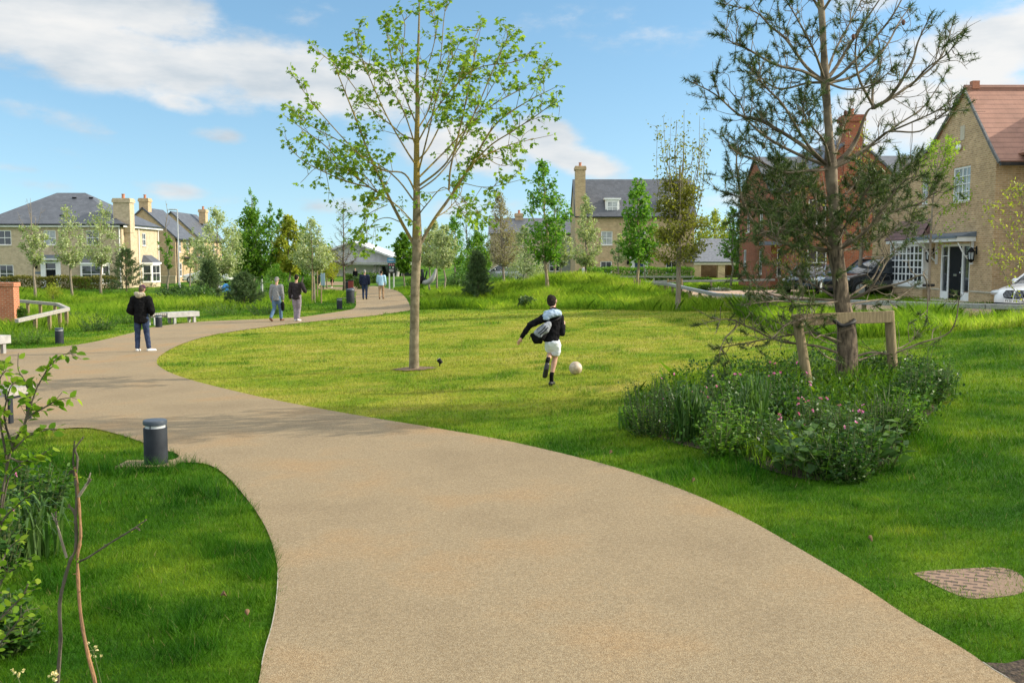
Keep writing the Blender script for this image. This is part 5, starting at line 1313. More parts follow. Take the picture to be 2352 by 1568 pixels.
pm = MB(); pm.box(W2 + 0.01, W2 + 1.4, 2.4, 4.8, 2.55, 2.75); pm.build('porch_roof', M['slate'], h2)
pp = MB()
for yy in (2.5, 4.7): pp.box(W2 + 1.2, W2 + 1.35, yy - 0.08, yy + 0.08, 0, 2.55)
pp.build('porch_post', M['timber'], h2)
gable_house('third and farthest buff gabled house of the row on the left', 114.0, (393, 487), (456, 545), 9.0, -0.3, 'buff', (415, 431, 474, 6.5), [(1.2, 3.2, 0.9, 1.2), (5.2, 3.2, 0.9, 1.2)])
gw = thing('garden_wall', 'low pale brick garden wall in front of the blank gable', 'wall', (at(338, 600, 96).x, 96, -0.2))
g_ = MB(); L_ = at(402, 600, 96).x - at(338, 600, 96).x; g_.box(0, L_, 0, 0.22, 0, at(0, 640, 96).z + 0.2 + 0.2); g_.build('wall', M['buff_pale'], gw)
c_ = MB(); c_.box(-0.03, L_ + 0.03, -0.03, 0.25, at(0, 640, 96).z + 0.402, at(0, 640, 96).z + 0.47); c_.build('coping', M['stone'], gw)

# ---- low hall with a wide metal roof
def hall():
    Y = 128.0; xa = at(690, 600, Y).x; xb = at(934, 600, Y).x; xr = at(809, 600, Y).x; z0 = -0.4
    h = thing('community_hall', 'low white hall with a wide grey metal roof and slanting columns in the distance', 'building', (xa, Y, z0))
    W = xb - xa; r = xr - xa; za = at(0, 553, Y).z - z0; ze = at(0, 603, Y).z - z0; D = 16
    w = MB(); wx = at(855, 600, Y).x - xa
    wall(w, (0.8, 1.2, 0), X1, W - 1.6, ze - 0.1, [(wx - 5.5 - 0.8, 1.2, 0.5, 0.5), (wx - 4.2 - .8, 1.2, 0.5, 0.5), (wx, 0.3, 5.0, ze - 0.75)])
    wall(w, (W - 0.8, 1.2, 0), Y1, D - 2, ze - 0.1)
    w.build('wall', M['white'], h)
    MB().box(wx + 0.8, wx + 5.8, 1.6, 1.7, 0.3, ze - 0.2).build('window', M['glass'], h)
    up = MB(); up.prism([(0.6, ze), (W - 0.6, ze), (r, za - 0.15)], 0.4, 0.6); up.build('gable_cladding', M['metal_roof'], h)
    rm = MB(); rm.slab([(W + 0.3, -0.8, ze), (W + 0.3, D, ze), (r, D, za), (r, -0.8, za)], 0.22); rm.slab([(-0.3, D, ze), (-0.3, -0.8, ze), (r, -0.8, za), (r, D, za)], 0.22)
    rm.build('roof', M['metal_roof'], h)
    fb = MB(); fb.box(-0.6, W + 0.6, -1.6, 0.39, ze - 0.28, ze - 0.02); fb.build('fascia', M['concrete'], h)
    for (a, b) in ((857, 864), (913, 918), (880, 871)):
        q = MB(); q.tube([(at(a, 600, Y).x - xa, -1.4, -0.2), (at(b, 600, Y).x - xa, -0.4, ze - 0.25)], 0.22, 8); q.build('column', M['timber_grey'], h, smooth=True)
hall()

# ---- terrace of houses behind the mound
def terrace():
    Y = 108.0; xa = at(1126, 600, Y).x; xb = at(1332, 600, Y).x; z0 = 0.1; W = xb - xa; D = 7
    h = house('terraced_house', 'row of pale houses with slate roofs behind the trees on the mound', xa, Y, z0)
    ev = at(0, 536, Y).z - z0; rz = at(0, 503, Y + D / 2).z - z0
    ops = [(at(p, 600, Y).x - xa, v, 1.15, 1.2) for p in (1150, 1229, 1262) for v in (0.75,)] + [(at(p, 600, Y).x - xa, 3.4, 1.0, 1.1) for p in (1150, 1200, 1262, 1300)]
    w = MB(); wall(w, (0, 0, 0), X1, W, ev, ops); wall(w, (W, 0, 0), Y1, D, ev, (), [(D / 2, rz)]); wall(w, (0, D, 0), (0, -1, 0), D, ev, (), [(D / 2, rz)])
    w.build('wall', M['buff_pale'], h)
    for k, o in enumerate(ops): window(h, (0, 0, 0), X1, *o, glass='glass')
    r = MB(); r.slab([(-0.2, -0.3, ev), (W + 0.2, -0.3, ev), (W + 0.2, D / 2, rz + 0.1), (-0.2, D / 2, rz + 0.1)], 0.12); r.slab([(W + 0.2, D + 0.3, ev), (-0.2, D + 0.3, ev), (-0.2, D / 2, rz + 0.1), (W + 0.2, D / 2, rz + 0.1)], 0.12)
    rf = r.build('roof', M['slate'], h)
    chimney(rf, at(1183, 0, Y + 3).x - xa, at(1202, 0, Y + 3).x - xa, 3.0, 4.0, rz - 0.6, at(0, 490, Y + 3).z - z0, 'buff', 1)
    # boarded wing at the right end
    k = MB(); k0 = at(1284, 600, Y).x - xa; k.box(k0, W - 0.2, -2.6, -0.01, 0, at(0, 586, Y - 2).z - z0); k.build('boarded_wing', M['timber_grey'], h)
    k = MB(); k.slab([(k0 - 0.1, -2.9, at(0, 590, Y - 2).z - z0), (W - 0.1, -2.9, at(0, 590, Y - 2).z - z0), (W - 0.1, -0.02, at(0, 556, Y).z - z0), (k0 - 0.1, -0.02, at(0, 556, Y).z - z0)], 0.1); k.build('wing_roof', M['slate'], h)
terrace()

# ---- tall-chimney house in the middle
def chimney_house():
    Y = 95.0; xa = at(1321, 600, Y).x; xb = at(1594, 600, Y).x; W = xb - xa; D = 7.5; z0 = 0.15
    h = house('brick_house', 'buff brick house with dormers, a blue front door and a tall end chimney', xa, Y, z0)
    zz = lambda py, yy=Y: at(0, py, yy).z - z0
    ux = lambda px: (px - 1321) / F * Y
    ev = zz(497); rz = at(0, 412, Y + 3.2).z - z0
    win = [(ux(1380), zz(563), ux(1406) - ux(1380), zz(531) - zz(563)), (ux(1455), zz(563), ux(1481) - ux(1455), zz(531) - zz(563)), (ux(1530), zz(563), ux(1556) - ux(1530), zz(531) - zz(563)),
           (ux(1379), zz(629), ux(1405) - ux(1379), zz(600) - zz(629)), (ux(1529), zz(629), ux(1555) - ux(1529), zz(600) - zz(629))]
    door = (ux(1456), 0.1, ux(1478) - ux(1456), zz(596) - 0.1)
    w = MB(); wall(w, (0, 0, 0), X1, W, ev, win + [door]); wall(w, (W, 0, 0), Y1, D, ev, (), [(D / 2, rz)]); wall(w, (0, D, 0), (0, -1, 0), D, ev, (), [(D / 2, rz)])
    w.box(-0.01, W + 0.01, -0.03, -0.001, zz(508), zz(504))
    w.build('wall', M['buff'], h)
    for k, o in enumerate(win):
        window(h, (0, 0, 0), X1, *o, nx=2, ny=2, glass='glass_blind' if k < 1 else 'glass')
        u, v, w_, h_ = o; m = MB(); n_ = 7
        if k < 3:     # brick arches over the first-floor windows
            P = [(u - 0.1, v + h_ + 0.004)] + [(u - 0.1 + (w_ + 0.2) * i / n_, v + h_ + 0.12 + 0.16 * math.sin(PI * i / n_)) for i in range(n_ + 1)] + [(u + w_ + 0.1, v + h_ + 0.004)]
            m.prism(P, -0.012, 0.02)
        else: m.box(u - 0.12, u + w_ + 0.12, -0.012, 0.02, v + h_ + 0.004, v + h_ + 0.26)
        m.build('window_arch', M['brown_brick'], h)
    d = MB().box(door[0] + 0.05, door[0] + door[2] - 0.05, 0.05, 0.1, 0.1, zz(604)).build('door', M['blue_door'], h)
    MB().ball((door[0] + 0.16, 0.02, 1.15), 0.04, 8, 6).build('handle', M['chrome'], d)
    MB().box(door[0] + 0.05, door[0] + door[2] - 0.05, 0.06, 0.08, zz(602), zz(597)).build('transom_pane', M['glass'], h)
    s = MB(); s.box(door[0] - 0.38, door[0] + 0.05, -0.1, 0.04, 0.1, zz(596)); s.box(door[0] + door[2] - 0.05, door[0] + door[2] + 0.38, -0.1, 0.04, 0.1, zz(596)); s.box(door[0] - 0.38, door[0] + door[2] + 0.38, -0.1, 0.04, zz(596) + 0.003, zz(593)); s.build('door_surround', M['white'], h)
    c = MB(); c.box(ux(1440), ux(1493), -0.8, -0.003, zz(593) + 0.004, zz(589)); c.build('canopy_fascia', M['white'], h)
    c = MB(); c.box(ux(1438), ux(1496), -0.86, -0.003, zz(589) + 0.004, zz(584)); c.build('canopy', M['lead'], h)
    for px in (1442, 1490):
        MB().lathe([(0.05, 0), (0.11, 0.08), (0.13, 0.3), (0.05, 0.4)], 8, (ux(px), -0.16, zz(608))).build('lantern', M['black'], h)
    r = MB(); r.slab([(-0.1, -0.3, ev), (W + 0.15, -0.3, ev), (W + 0.15, 3.2, rz), (-0.1, 3.2, rz)], 0.14); r.slab([(W + 0.15, D + 0.3, ev), (-0.1, D + 0.3, ev), (-0.1, 3.2, rz), (W + 0.15, 3.2, rz)], 0.14)
    rf = r.build('roof', M['slate'], h)
    g = MB(); g.box(-0.1, W + 0.15, -0.42, -0.304, ev - 0.12, ev - 0.01); g.build('gutter', M['gutter'], h)
    for px in (1406, 1533):     # dormers
        a = MB(); u0, u1 = ux(px - 16), ux(px + 16); z1, z2 = zz(489, Y + 0.4), zz(459, Y + 0.4)
        a.box(u0, u1, 0.3, 3.0, z1 - 0.2, z2); dm = a.build('dormer', M['white'], h)
        b = MB(); b.box(u0 - 0.14, u1 + 0.14, 0.12, 3.1, z2 + 0.003, z2 + 0.16); b.build('dormer_roof', M['white'], dm)
        window(h, (0, 0.3, 0), X1, u0 + 0.16, z1, (u1 - u0) - 0.32, z2 - z1 - 0.14, nx=2, ny=2, sill=False, rec=-0.05, glass='glass_blind', name='dormer_window')
    chimney(rf, -0.02, ux(1343), -0.35, 1.0, 0.1, zz(382), 'buff', 1)
    p = MB(); p.tube([(ux(1351), -0.07, 0.1), (ux(1351), -0.07, 2.4)], 0.05, 8); p.build('downpipe', M['gutter'], h)
chimney_house()

def carport():
    Y = 90.0; xa = at(1596, 600, Y).x; xb = at(1716, 600, Y).x; z0 = 0.2; W = xb - xa; D = 7
    h = thing('carport', 'open brick carport with a pale slate roof beside the tall-chimney house', 'carport', (xa, Y, z0))
    ev = at(0, 604, Y).z - z0; rz = at(0, 548, Y + 3.5).z - z0
    r = MB(); r.slab([(-0.2, -0.3, ev + 0.12), (W + 0.2, -0.3, ev + 0.12), (W - 0.5, 3.5, rz), (1.2, 3.5, rz)], 0.12); r.slab([(W + 0.2, D, ev + 0.12), (-0.2, D, ev + 0.12), (1.2, 3.5, rz), (W - 0.5, 3.5, rz)], 0.12); r.slab([(-0.2, D, ev + 0.12), (-0.2, -0.3, ev + 0.12), (1.2, 3.5, rz)], 0.12)
    r.build('roof', noise_mat('pale_slate', (0.12, 0.13, 0.15), (0.175, 0.185, 0.205), 6, 0.6), h)
    f = MB(); f.box(-0.1, W + 0.1, -0.2, 0.0, ev - 0.16, ev + 0.02); f.build('fascia', M['stone'], h)
    for px in (1602, 1657, 1710):
        u = at(px, 600, Y).x - xa; MB().box(u - 0.32, u + 0.32, -0.1, 0.5, 0, ev - 0.17).build('pillar', M['buff'], h)
    b = MB(); b.box(0, W, D - 0.2, D, 0, ev); b.box(0, 0.2, 0.6, D - 0.21, 0, ev); b.box(W - 0.2, W, 0.6, D - 0.21, 0, ev); b.build('wall', M['brown_brick'], h)
carport()

# ---- red brick house
def red_house():
    Y = 55.0; z0 = 0.45; xa = at(1817, 600, Y).x; xb = at(2087, 600, Y).x; W = xb - xa; hw = at(1952, 600, Y).x - xa; D = 10
    h = house('brick_house', 'red brick house with a tall gable chimney behind the big pine', xa, Y, z0)
    zz = lambda py, yy=Y: at(0, py, yy).z - z0
    ev = zz(432); az = zz(308)
    ops = [(0.9, 3.6, 1.0, 1.4), (0.9, 0.7, 1.1, 1.6)]
    xl = 15.0 - xa; yl = 2.0; DL = 8.0; evl = at(0, 442, Y + yl).z - z0; rzl = at(0, 364, Y + yl + 4).z - z0
    lops = [(0.35, 3.4, 0.6, 1.3), (0.35, 0.7, 0.6, 1.6)]
    w = MB(); wall(w, (0, 0, 0), X1, W, ev, ops, [(hw, az)]); wall(w, (W, 0, 0), Y1, D, ev); wall(w, (0, yl, 0), (0, -1, 0), yl, ev)
    wall(w, (xl, yl, 0), X1, -xl, evl, lops)
    sops = [(2.0, 3.4, 0.8, 1.3), (5.2, 3.4, 0.8, 1.3), (1.2, 0.8, 0.8, 1.5), (5.2, 0.8, 0.8, 1.5)]
    wall(w, (xl, yl + DL, 0), (0, -1, 0), DL, evl, sops, [(DL / 2, rzl)])
    w.build('wall', M['red_brick'], h)
    for o in ops: window(h, (0, 0, 0), X1, *o)
    for o in lops: window(h, (xl, yl, 0), X1, *o)
    for o in sops: window(h, (xl, yl + DL, 0), (0, -1, 0), *o)
    r = MB(); o = 0.12
    sl = (az - ev) / (W - hw)
    r.slab([(W + .2, -o, ev - .2 * sl), (W + .2, D, ev - .2 * sl), (hw, D, az), (hw, -o, az)], 0.1)
    sl2 = (az - ev) / hw
    r.slab([(-.2, D, ev - .2 * sl2), (-.2, -o, ev - .2 * sl2), (hw, -o, az), (hw, D, az)], 0.1)
    r.slab([(xl - .12, yl - .25, evl), (hw - 1, yl - .25, evl), (hw - 1, yl + 4, rzl + .1), (xl - .12, yl + 4, rzl + .1)], 0.12); r.slab([(hw - 1, yl + 8.2, evl), (xl - .12, yl + 8.2, evl), (xl - .12, yl + 4, rzl + .1), (hw - 1, yl + 4, rzl + .1)], 0.12)
    # wing to the right
    zr = at(0, 358, Y + 6).z - z0; ze2 = at(0, 420, Y + 2).z - z0
    r.slab([(hw + 1, 2.0, ze2), (W + 6, 2.0, ze2), (W + 6, 6.0, zr), (hw + 1, 6.0, zr)], 0.12)
    rf = r.build('roof', M['slate'], h)
    w2 = MB(); wall(w2, (W, 2.4, 0), X1, 6, ze2); w2.build('side_wing_wall', M['red_brick'], h)
    c0, c1 = at(1931, 600, Y).x - xa, at(1972, 600, Y).x - xa
    chimney(rf, c0, c1, -0.14, 0.9, az - 2.2, zz(264), 'red_brick', 1, 0.1)
    dp = MB(); dp.box(-1.3, -0.25, 1.0, 1.98, 2.5, 2.7); dp.build('canopy', M['lead'], h)
red_house()

# ---- buff brick house on the right
def right_house():
    XA, YA, YB, z0 = 17.0, 34.8, 44.0, 0.5
    L = YB - YA
    h = house('brick_house', 'buff brick house with a red tiled roof and a dark front door on the right', XA, YA, z0)
    zz = lambda py, px: at(px, py, XA / ((px - CX) / F)).z - z0          # height on the gable wall
    uu = lambda px: YB - XA / ((px - CX) / F)                             # distance along the gable wall from its far end
    ev = zz(352, 2276) - 0.0; az = zz(207, 2205); ua = uu(2205) - 0.1
    dr = (uu(2157), 0.06, uu(2224) - uu(2157), zz(560, 2190) - 0.06)
    w1 = (uu(2178), zz(463, 2197), uu(2218) - uu(2178), zz(383, 2197) - zz(463, 2197))
    w2 = (uu(2108), zz(472, 2114), 0.62, zz(405, 2114) - zz(472, 2114))
    vent = (uu(2193), zz(322, 2198), 0.34, zz(289, 2198) - zz(322, 2198))
    GO, GU = (0, L, 0), (0, -1, 0)
    mb = MB()
    wall(mb, GO, GU, L, ev, [dr, w1, w2], [(ua, az), (YB - 40.2, zz(345, 2127))])
    wall(mb, (0, 0, 0), X1, 7, ev)
    wall(mb, (7, L, 0), NX(), 7, ev)
    # projecting wing to the right
    wall(mb, (1.05, 0, 0), (0, -1, 0), 4.2, ev); wall(mb, (1.05, -4.2, 0), X1, 6, ev, (), [(3, az)])
    mb.build('wall', M['brown_brick'], h)
    m = frameM(GO, GU)
    # plinth course
    pz = 0.42; b1_ = YB - 16.78 / ((2118 - CX) / F)
    for (a, b, mm) in ((dr[0] + dr[2] + 0.02, L + 0.03, m), (b1_ + 0.04, dr[0] - 0.02, m), (-0.027, 1.04, Matrix())): MB().box(a, b, -0.03, -0.001, pz, pz + 0.06, mm).build('string_course', M['stone'], h)
    window(h, GO, GU, *w1, nx=4, ny=4, mid=2, glass='glass_blind', bar=0.03, fr=0.08)
    window(h, GO, GU, *w2, nx=2, ny=4, glass='glass_blind', bar=0.03, fr=0.07)
    v = MB(); v.box(vent[0], vent[0] + vent[2], -0.03, -0.001, vent[1], vent[1] + vent[3], m); v.build('gable_vent', M['stone'], h)
    al = MB(); c = m @ Vector((uu(2192), -0.06, zz(339, 2192))); al.ball(tuple(c), (0.07, 0.22, 0.12), 14, 8); al.build('alarm_box', M['white'], h, smooth=True)
    # front door with side lights
    d0, d1, dh = dr[0], dr[0] + dr[2], dr[1] + dr[3]
    fw = MB(); sx = dr[2] * 0.26
    for (a, b) in ((d0, d0 + 0.09), (d0 + sx - 0.06, d0 + sx + 0.05), (d1 - sx - 0.05, d1 - sx + 0.06), (d1 - 0.09, d1)): fw.box(a, b, 0.02, 0.1, dr[1], dh, m)
    fw.box(d0 + 0.091, d1 - 0.091, 0.022, 0.098, dh - 0.1, dh - 0.001, m)
    for (a, b) in ((d0 + 0.09, d0 + sx - 0.06), (d1 - sx + 0.06, d1 - 0.09)):
        fw.box(a, b, 0.03, 0.09, dr[1], dr[1] + 0.32, m)
        for zf in (0.78,): fw.box(a, b, 0.05, 0.08, dr[1] + (dh - dr[1]) * zf, dr[1] + (dh - dr[1]) * zf + 0.03, m)
    fr = fw.build('door_frame', M['white'], h)
    for (a, b) in ((d0 + 0.09, d0 + sx - 0.06), (d1 - sx + 0.06, d1 - 0.09)): MB().box(a, b, 0.075, 0.087, dr[1] + 0.32, dh - 0.1, m).build('side_light_pane', M['glass'], fr)
    db = MB(); db.box(d0 + sx + 0.05, d1 - sx - 0.05, 0.05, 0.095, dr[1] + 0.04, dh - 0.1, m); do = db.build('door', M['black_door'], h)
    lb = MB(); dc = (d0 + d1) / 2; lb.box(dc - 0.13, dc + 0.13, 0.03, 0.049, 0.98, 1.06, m); lb.build('letter_box', M['chrome'], do)
    kb = MB(); q = m @ Vector((d1 - sx - 0.14, 0.02, 1.12)); kb.ball(tuple(q), 0.04, 8, 6); kb.box(d1 - sx - 0.16, d1 - sx - 0.11, 0.03, 0.049, 1.2, 1.32, m); kb.build('handle', M['chrome'], do)
    st = MB(); st.box(d0 - 0.1, d1 + 0.1, -0.9, -0.002, -0.3, 0.07, m); st.build('door_step', M['stone'], h)
    # canopy
    c0, c1 = uu(2119) , uu(2236); zc = zz(556, 2190)
    ca = MB(); ca.box(c0, c1, -0.7, -0.002, zc, zc + 0.17, m); ca.build('canopy_fascia', M['white'], h)
    ca = MB(); ca.poly([m @ Vector(p) for p in ((c0 - .04, -0.76, zc + 0.172), (c1 + .04, -0.76, zc + 0.172), (c1 + .04, -0.003, zc + 0.36), (c0 - .04, -0.003, zc + 0.36))]); ca.box(c0 - .04, c1 + .04, -0.77, -0.7, zc + 0.12, zc + 0.21, m); ca.poly([m @ Vector(p) for p in ((c1 + .04, -0.76, zc + 0.172), (c1 + .04, -0.003, zc + 0.172), (c1 + .04, -0.003, zc + 0.36))]); ca.build('canopy', M['lead'], h)
    for u in (d0 - 0.32, d1 + 0.22):
        br = MB(); br.box(u, u + 0.06, -0.08, -0.001, zc - 0.85, zc - 0.003, m)
        a = m @ Vector((u + 0.03, -0.06, zc - 0.75)); b = m @ Vector((u + 0.03, -0.58, zc - 0.05)); br.tube(bez([a, (a + b) / 2 + Vector((0, 0, -0.1)), b], 4), 0.028, 6); br.build('canopy_bracket', M['white'], h)
    for px in (2141, 2239):
        u = uu(px); z = zz(603, px); c = m @ Vector((u, -0.2, z))
        lp = MB(); lp.lathe([(0.03, 0), (0.1, 0.06), (0.12, 0.1), (0.12, 0.12), (0.1, 0.12)], 8, tuple(c)); lp.lathe([(0.13, 0.38), (0.15, 0.4), (0.05, 0.52), (0.02, 0.56)], 8, tuple(c))
        for k in range(6):
            a = k * PI / 3; lp.tube([c + Vector((0.1 * math.cos(a), 0.1 * math.sin(a), 0.11)), c + Vector((0.125 * math.cos(a), 0.125 * math.sin(a), 0.39))], 0.014, 5)
        lp.box(u - 0.02, u + 0.02, -0.2, 0, z + 0.5, z + 0.54, m); lp.box(u - 0.05, u + 0.05, -0.02, -0.001, z + 0.3, z + 0.6, m)
        lo = lp.build('lantern', M['black'], h)
        MB().lathe([(0.085, 0.13), (0.1, 0.37)], 8, tuple(c)).build('lantern_glass', M['lens'], lo)
    # box bay window beside the door
    b0, b1, dep = YB - 16.78 / ((2042 - CX) / F), YB - 16.78 / ((2118 - CX) / F), 0.22
    zs = zz(652, 2076) + 0.02; zt = zz(560, 2076)
    bb = MB(); bb.box(b0, b1, -dep, -0.001, -0.3, zs - 0.005, m); bb.build('bay_base', M['brown_brick'], h)
    bs = MB(); bs.box(b0 - 0.03, b1 + 0.03, -dep - 0.03, -0.003, pz, pz + 0.06, m); bs.build('string_course', M['stone'], h)
    wm = frameM(m @ Vector((b0, -dep, 0)), GU)
    window(h, m @ Vector((b0, -dep, 0)), GU, 0, zs, b1 - b0, zt - zs, nx=8, ny=5, mid=2, sill=False, rec=0.0, fr=0.14, bar=0.05, name='bay_window')
    MB().box(b1 - 0.06, b1, -dep + 0.06, -0.002, zs, zt, m).build('bay_cheek', M['white'], h)
    sl_ = MB(); sl_.box(b0 - 0.06, b1 + 0.06, -dep - 0.08, -0.004, zs - 0.1, zs - 0.004, m); sl_.build('sill', M['white'], h)
    bf = MB(); bf.box(b0 - 0.16, b1 + 0.06, -dep - 0.16, -0.004, zt + 0.003, zt + 0.16, m); bf.build('bay_fascia', M['white'], h)
    rt = zz(506, 2090)
    brf = MB(); P = [m @ Vector(p) for p in ((b0 - 0.22, -dep - 0.22, zt + 0.165), (b1 + 0.1, -dep - 0.22, zt + 0.165), (b1 + 0.1, -0.003, rt), (b0 + 0.35, -0.003, rt))]
    brf.slab(P, 0.06); brf.poly([m @ Vector(p) for p in ((b0 - 0.22, -0.003, zt + 0.165), (b0 - 0.22, -dep - 0.22, zt + 0.165), (b0 + 0.35, -0.003, rt))]); brf.poly([m @ Vector(p) for p in ((b1 + .1, -dep - .22, zt + .165), (b1 + .1, -0.003, zt + .165), (b1 + .1, -.003, rt))]); brf.build('bay_roof', M['plum_tile'], h)
    # roof: slope towards the camera, and the far slope
    yr = L - ua
    r = MB(); o = 0.1
    ky = 0.0; kz = ev + 0.0
    r.slab([(-o, ky, kz + .1), (7, ky, kz + .1), (7, yr, az + 0.1), (-o, yr, az + 0.1)], 0.1)
    r.slab([(-o, -0.42, ev - 0.3), (7, -0.42, ev - 0.3), (7, ky, kz + .1), (-o, ky, kz + .1)], 0.1)
    fy = 5.4; fz = zz(345, 2127)
    r.slab([(7, fy, fz + .1), (-o, fy, fz + .1), (-o, yr, az + 0.1), (7, yr, az + 0.1)], 0.1)
    r.slab([(7, L + 0.4, ev - 0.1), (-o, L + 0.4, ev - 0.1), (-o, fy, fz + .1), (7, fy, fz + .1)], 0.1)
    # wing roof
    r.slab([(0.75, -4.4, ev - 0.1), (4.05, -4.4, az), (4.05, yr, az), (0.75, 0.2, ev - 0.1)][::-1], 0.1); r.slab([(4.05, -4.4, az), (7.3, -4.4, ev - 0.1), (7.3, yr, ev - 0.1), (4.05, yr, az)][::-1], 0.1)
    rf = r.build('roof', M['red_tile'], h)
    rg_ = MB(); rg_.tube([(-o, yr, az + 0.1), (7, yr, az + 0.1)], 0.11, 8); rg_.build('ridge_tiles', M['red_tile'], rf)
    ck = MB(); ck.box(0.16, 0.42, yr - 0.13, yr + 0.13, az + 0.05, az + 0.34); ck.build('flue', M['pot'], rf)
    vb = MB(); vb.beam((-o - 0.005, ky, kz + 0.03), (-o - 0.005, yr, az + 0.05), 0.06, 0.11); vb.beam((-o - 0.005, -0.42, ev - 0.36), (-o - 0.005, ky, kz + 0.03), 0.06, 0.11); vb.beam((-o - 0.005, fy, fz + 0.03), (-o - 0.005, yr, az + 0.05), 0.06, 0.11); vb.beam((-o - 0.005, L + 0.4, ev - 0.16), (-o - 0.005, fy, fz + 0.03), 0.09, 0.12); vb.build('verge', M['verge'], rf)
    g = MB(); g.box(-o, 0.74, -0.54, -0.43, ev - 0.47, ev - 0.36); g.build('gutter', M['gutter'], h)
    # low wing behind the gable with a dark tiled roof
    e2 = at(2070, 398, YB + 0.6).z - z0
    q = MB(); wall(q, (0.35, L + 3.4, 0), GU, 3.4, e2); wall(q, (0.35, L + 3.4, 0), (1, 0, 0), 0.01, e2); q.build('rear_wing_wall', M['brown_brick'], h)
right_house()
# ------------------------------------------------------------------ street furniture
def bollard(label, px, py, h=0.5, r=0.122, group='low bollard lights along the path', dist=None):
    b = gp(px, py) if dist is None else foot(px, dist)
    t = thing('bollard_light', label, 'bollard', tuple(b), 0, group)
    MB().lathe([(r * 1.0, -0.05), (r, 0.0), (r, h * 0.815), (r * 0.985, h * 0.825), (r * 0.9, h * 0.826)], 28).build('body', M['bollard'], t, smooth=True)
    MB().lathe([(r * 0.86, h * 0.827), (r * 0.86, h * 0.9)], 28).build('lens', M['lens'], t, smooth=True)
    cp = MB(); cp.lathe([(r * 0.88, h * 0.885), (r * 1.0, h * 0.9), (r * 1.02, h * 0.95), (r * 0.99, h * 0.985), (r * 0.9, h)], 28)
    for k in range(3):
        a = k * 2.094 + 0.4; cp.tube([(r * 0.9 * math.cos(a), r * 0.9 * math.sin(a), h * 0.82), (r * 0.9 * math.cos(a), r * 0.9 * math.sin(a), h * 0.9)], 0.006, 6)
    cp.build('cap', M['bollard_top'], t, smooth=True)
    return t
bollard('nearest dark grey bollard light, on a gravel notch in the grass', 359, 1067, 0.5, 0.125)
bollard('dark grey bollard light on the left verge between brick wall and black coat', 137, 789, 0.47, 0.122)
bollard('dark grey bollard light standing before the white bench', 365, 752, 0.46, 0.122)
bollard('small far bollard light on the grass strip left of the path bend', 780, 710, 0.5, 0.13)
bollard('far bollard light at the path corner behind the litter bin', 809, 682, 0.6, 0.13)
pad = MB(); q = gp(345, 1068); pad.box(q.x - 0.32, q.x + 0.3, q.y - 0.17, q.y + 0.17, q.z - 0.05, q.z + 0.024); po = pad.build('concrete_pad', M['path'], bevel=0.01); po['kind'] = 'structure'; po['label'] = 'gravel coloured pad under the nearest bollard'

def bin_post():
    b = gp(805, 697); t = thing('litter_bin', 'dark grey round litter bin on the path edge', 'bin', tuple(b))
    MB().lathe([(0.2, -0.05), (0.21, 0.0), (0.215, 0.62), (0.2, 0.64)], 22).build('body', M['bollard'], t, smooth=True)
    MB().lathe([(0.225, 0.641), (0.23, 0.68), (0.2, 0.74), (0.08, 0.77)], 22).build('lid', M['bollard_top'], t, smooth=True)
    b = gp(806, 677); t = thing('letter_pillar', 'small dark red box post beside the litter bin', 'post', tuple(b))
    MB().box(-0.17, 0.17, -0.16, 0.16, -0.05, 0.98).build('body', noise_mat('dark_red_paint', (0.19, 0.03, 0.024), (0.24, 0.045, 0.035), 8, 0.5), t, bevel=0.02)
    MB().box(-0.19, 0.19, -0.18, 0.18, 0.983, 1.04).build('cap', M['bollard'], t, bevel=0.01)
    b = gp(799, 669); t = thing('utility_box', 'low dark cabinet left of the red box post', 'cabinet', tuple(b))
    MB().box(-0.2, 0.2, -0.15, 0.15, -0.05, 0.74).build('body', M['bollard'], t, bevel=0.02)
    MB().box(-0.22, 0.22, -0.17, 0.17, 0.743, 0.78).build('lid', M['bollard_top'], t, bevel=0.01)
bin_post()

def slab_bench(label, pa, pb, seat=0.2, hgt=0.47, depth=0.5, dark_end=False):
    a = gp(*pa); c = gp(*pb); d = (c - a); d.z = 0; L = d.length; rz = math.atan2(d.y, d.x)
    t = thing('bench', label, 'bench', (a.x, a.y, min(a.z, c.z)), rz, 'long slab benches along the path')
    s = MB(); x0 = 0.62 if dark_end else 0
    s.box(x0, L, 0, depth, hgt - seat, hgt); s.build('seat', M['concrete'], t, bevel=0.012)
    for x in (x0 + 0.35, L - 0.2):
        for y in (0.03, depth - 0.13): MB().box(x - 0.05, x + 0.05, y, y + 0.1, -0.12, hgt - seat - 0.002).build('leg', M['concrete'], t, bevel=0.006)
    if dark_end:
        k = MB()
        for i in range(7): k.box(0.0 + i * 0.086, 0.07 + i * 0.086, 0.02, depth - 0.02, hgt - 0.1, hgt - 0.02)
        k.box(0.0, 0.6, 0.1, 0.14, hgt - 0.17, hgt - 0.102); k.box(0.0, 0.6, depth - 0.14, depth - 0.1, hgt - 0.17, hgt - 0.102)
        k.build('slatted_end', M['timber_grey'], t)
        for y in (0.05, depth - 0.11): MB().box(0.08, 0.14, y, y + 0.06, -0.12, hgt - 0.172).build('leg', M['steel'], t)
    return t
slab_bench('white slab bench on two pairs of legs, right of the man in black', (352, 748), (459, 740), dark_end=True)
slab_bench('pale slab bench cut by the left edge, before the brick wall', (-95, 826), (27, 811), 0.22, 0.5)

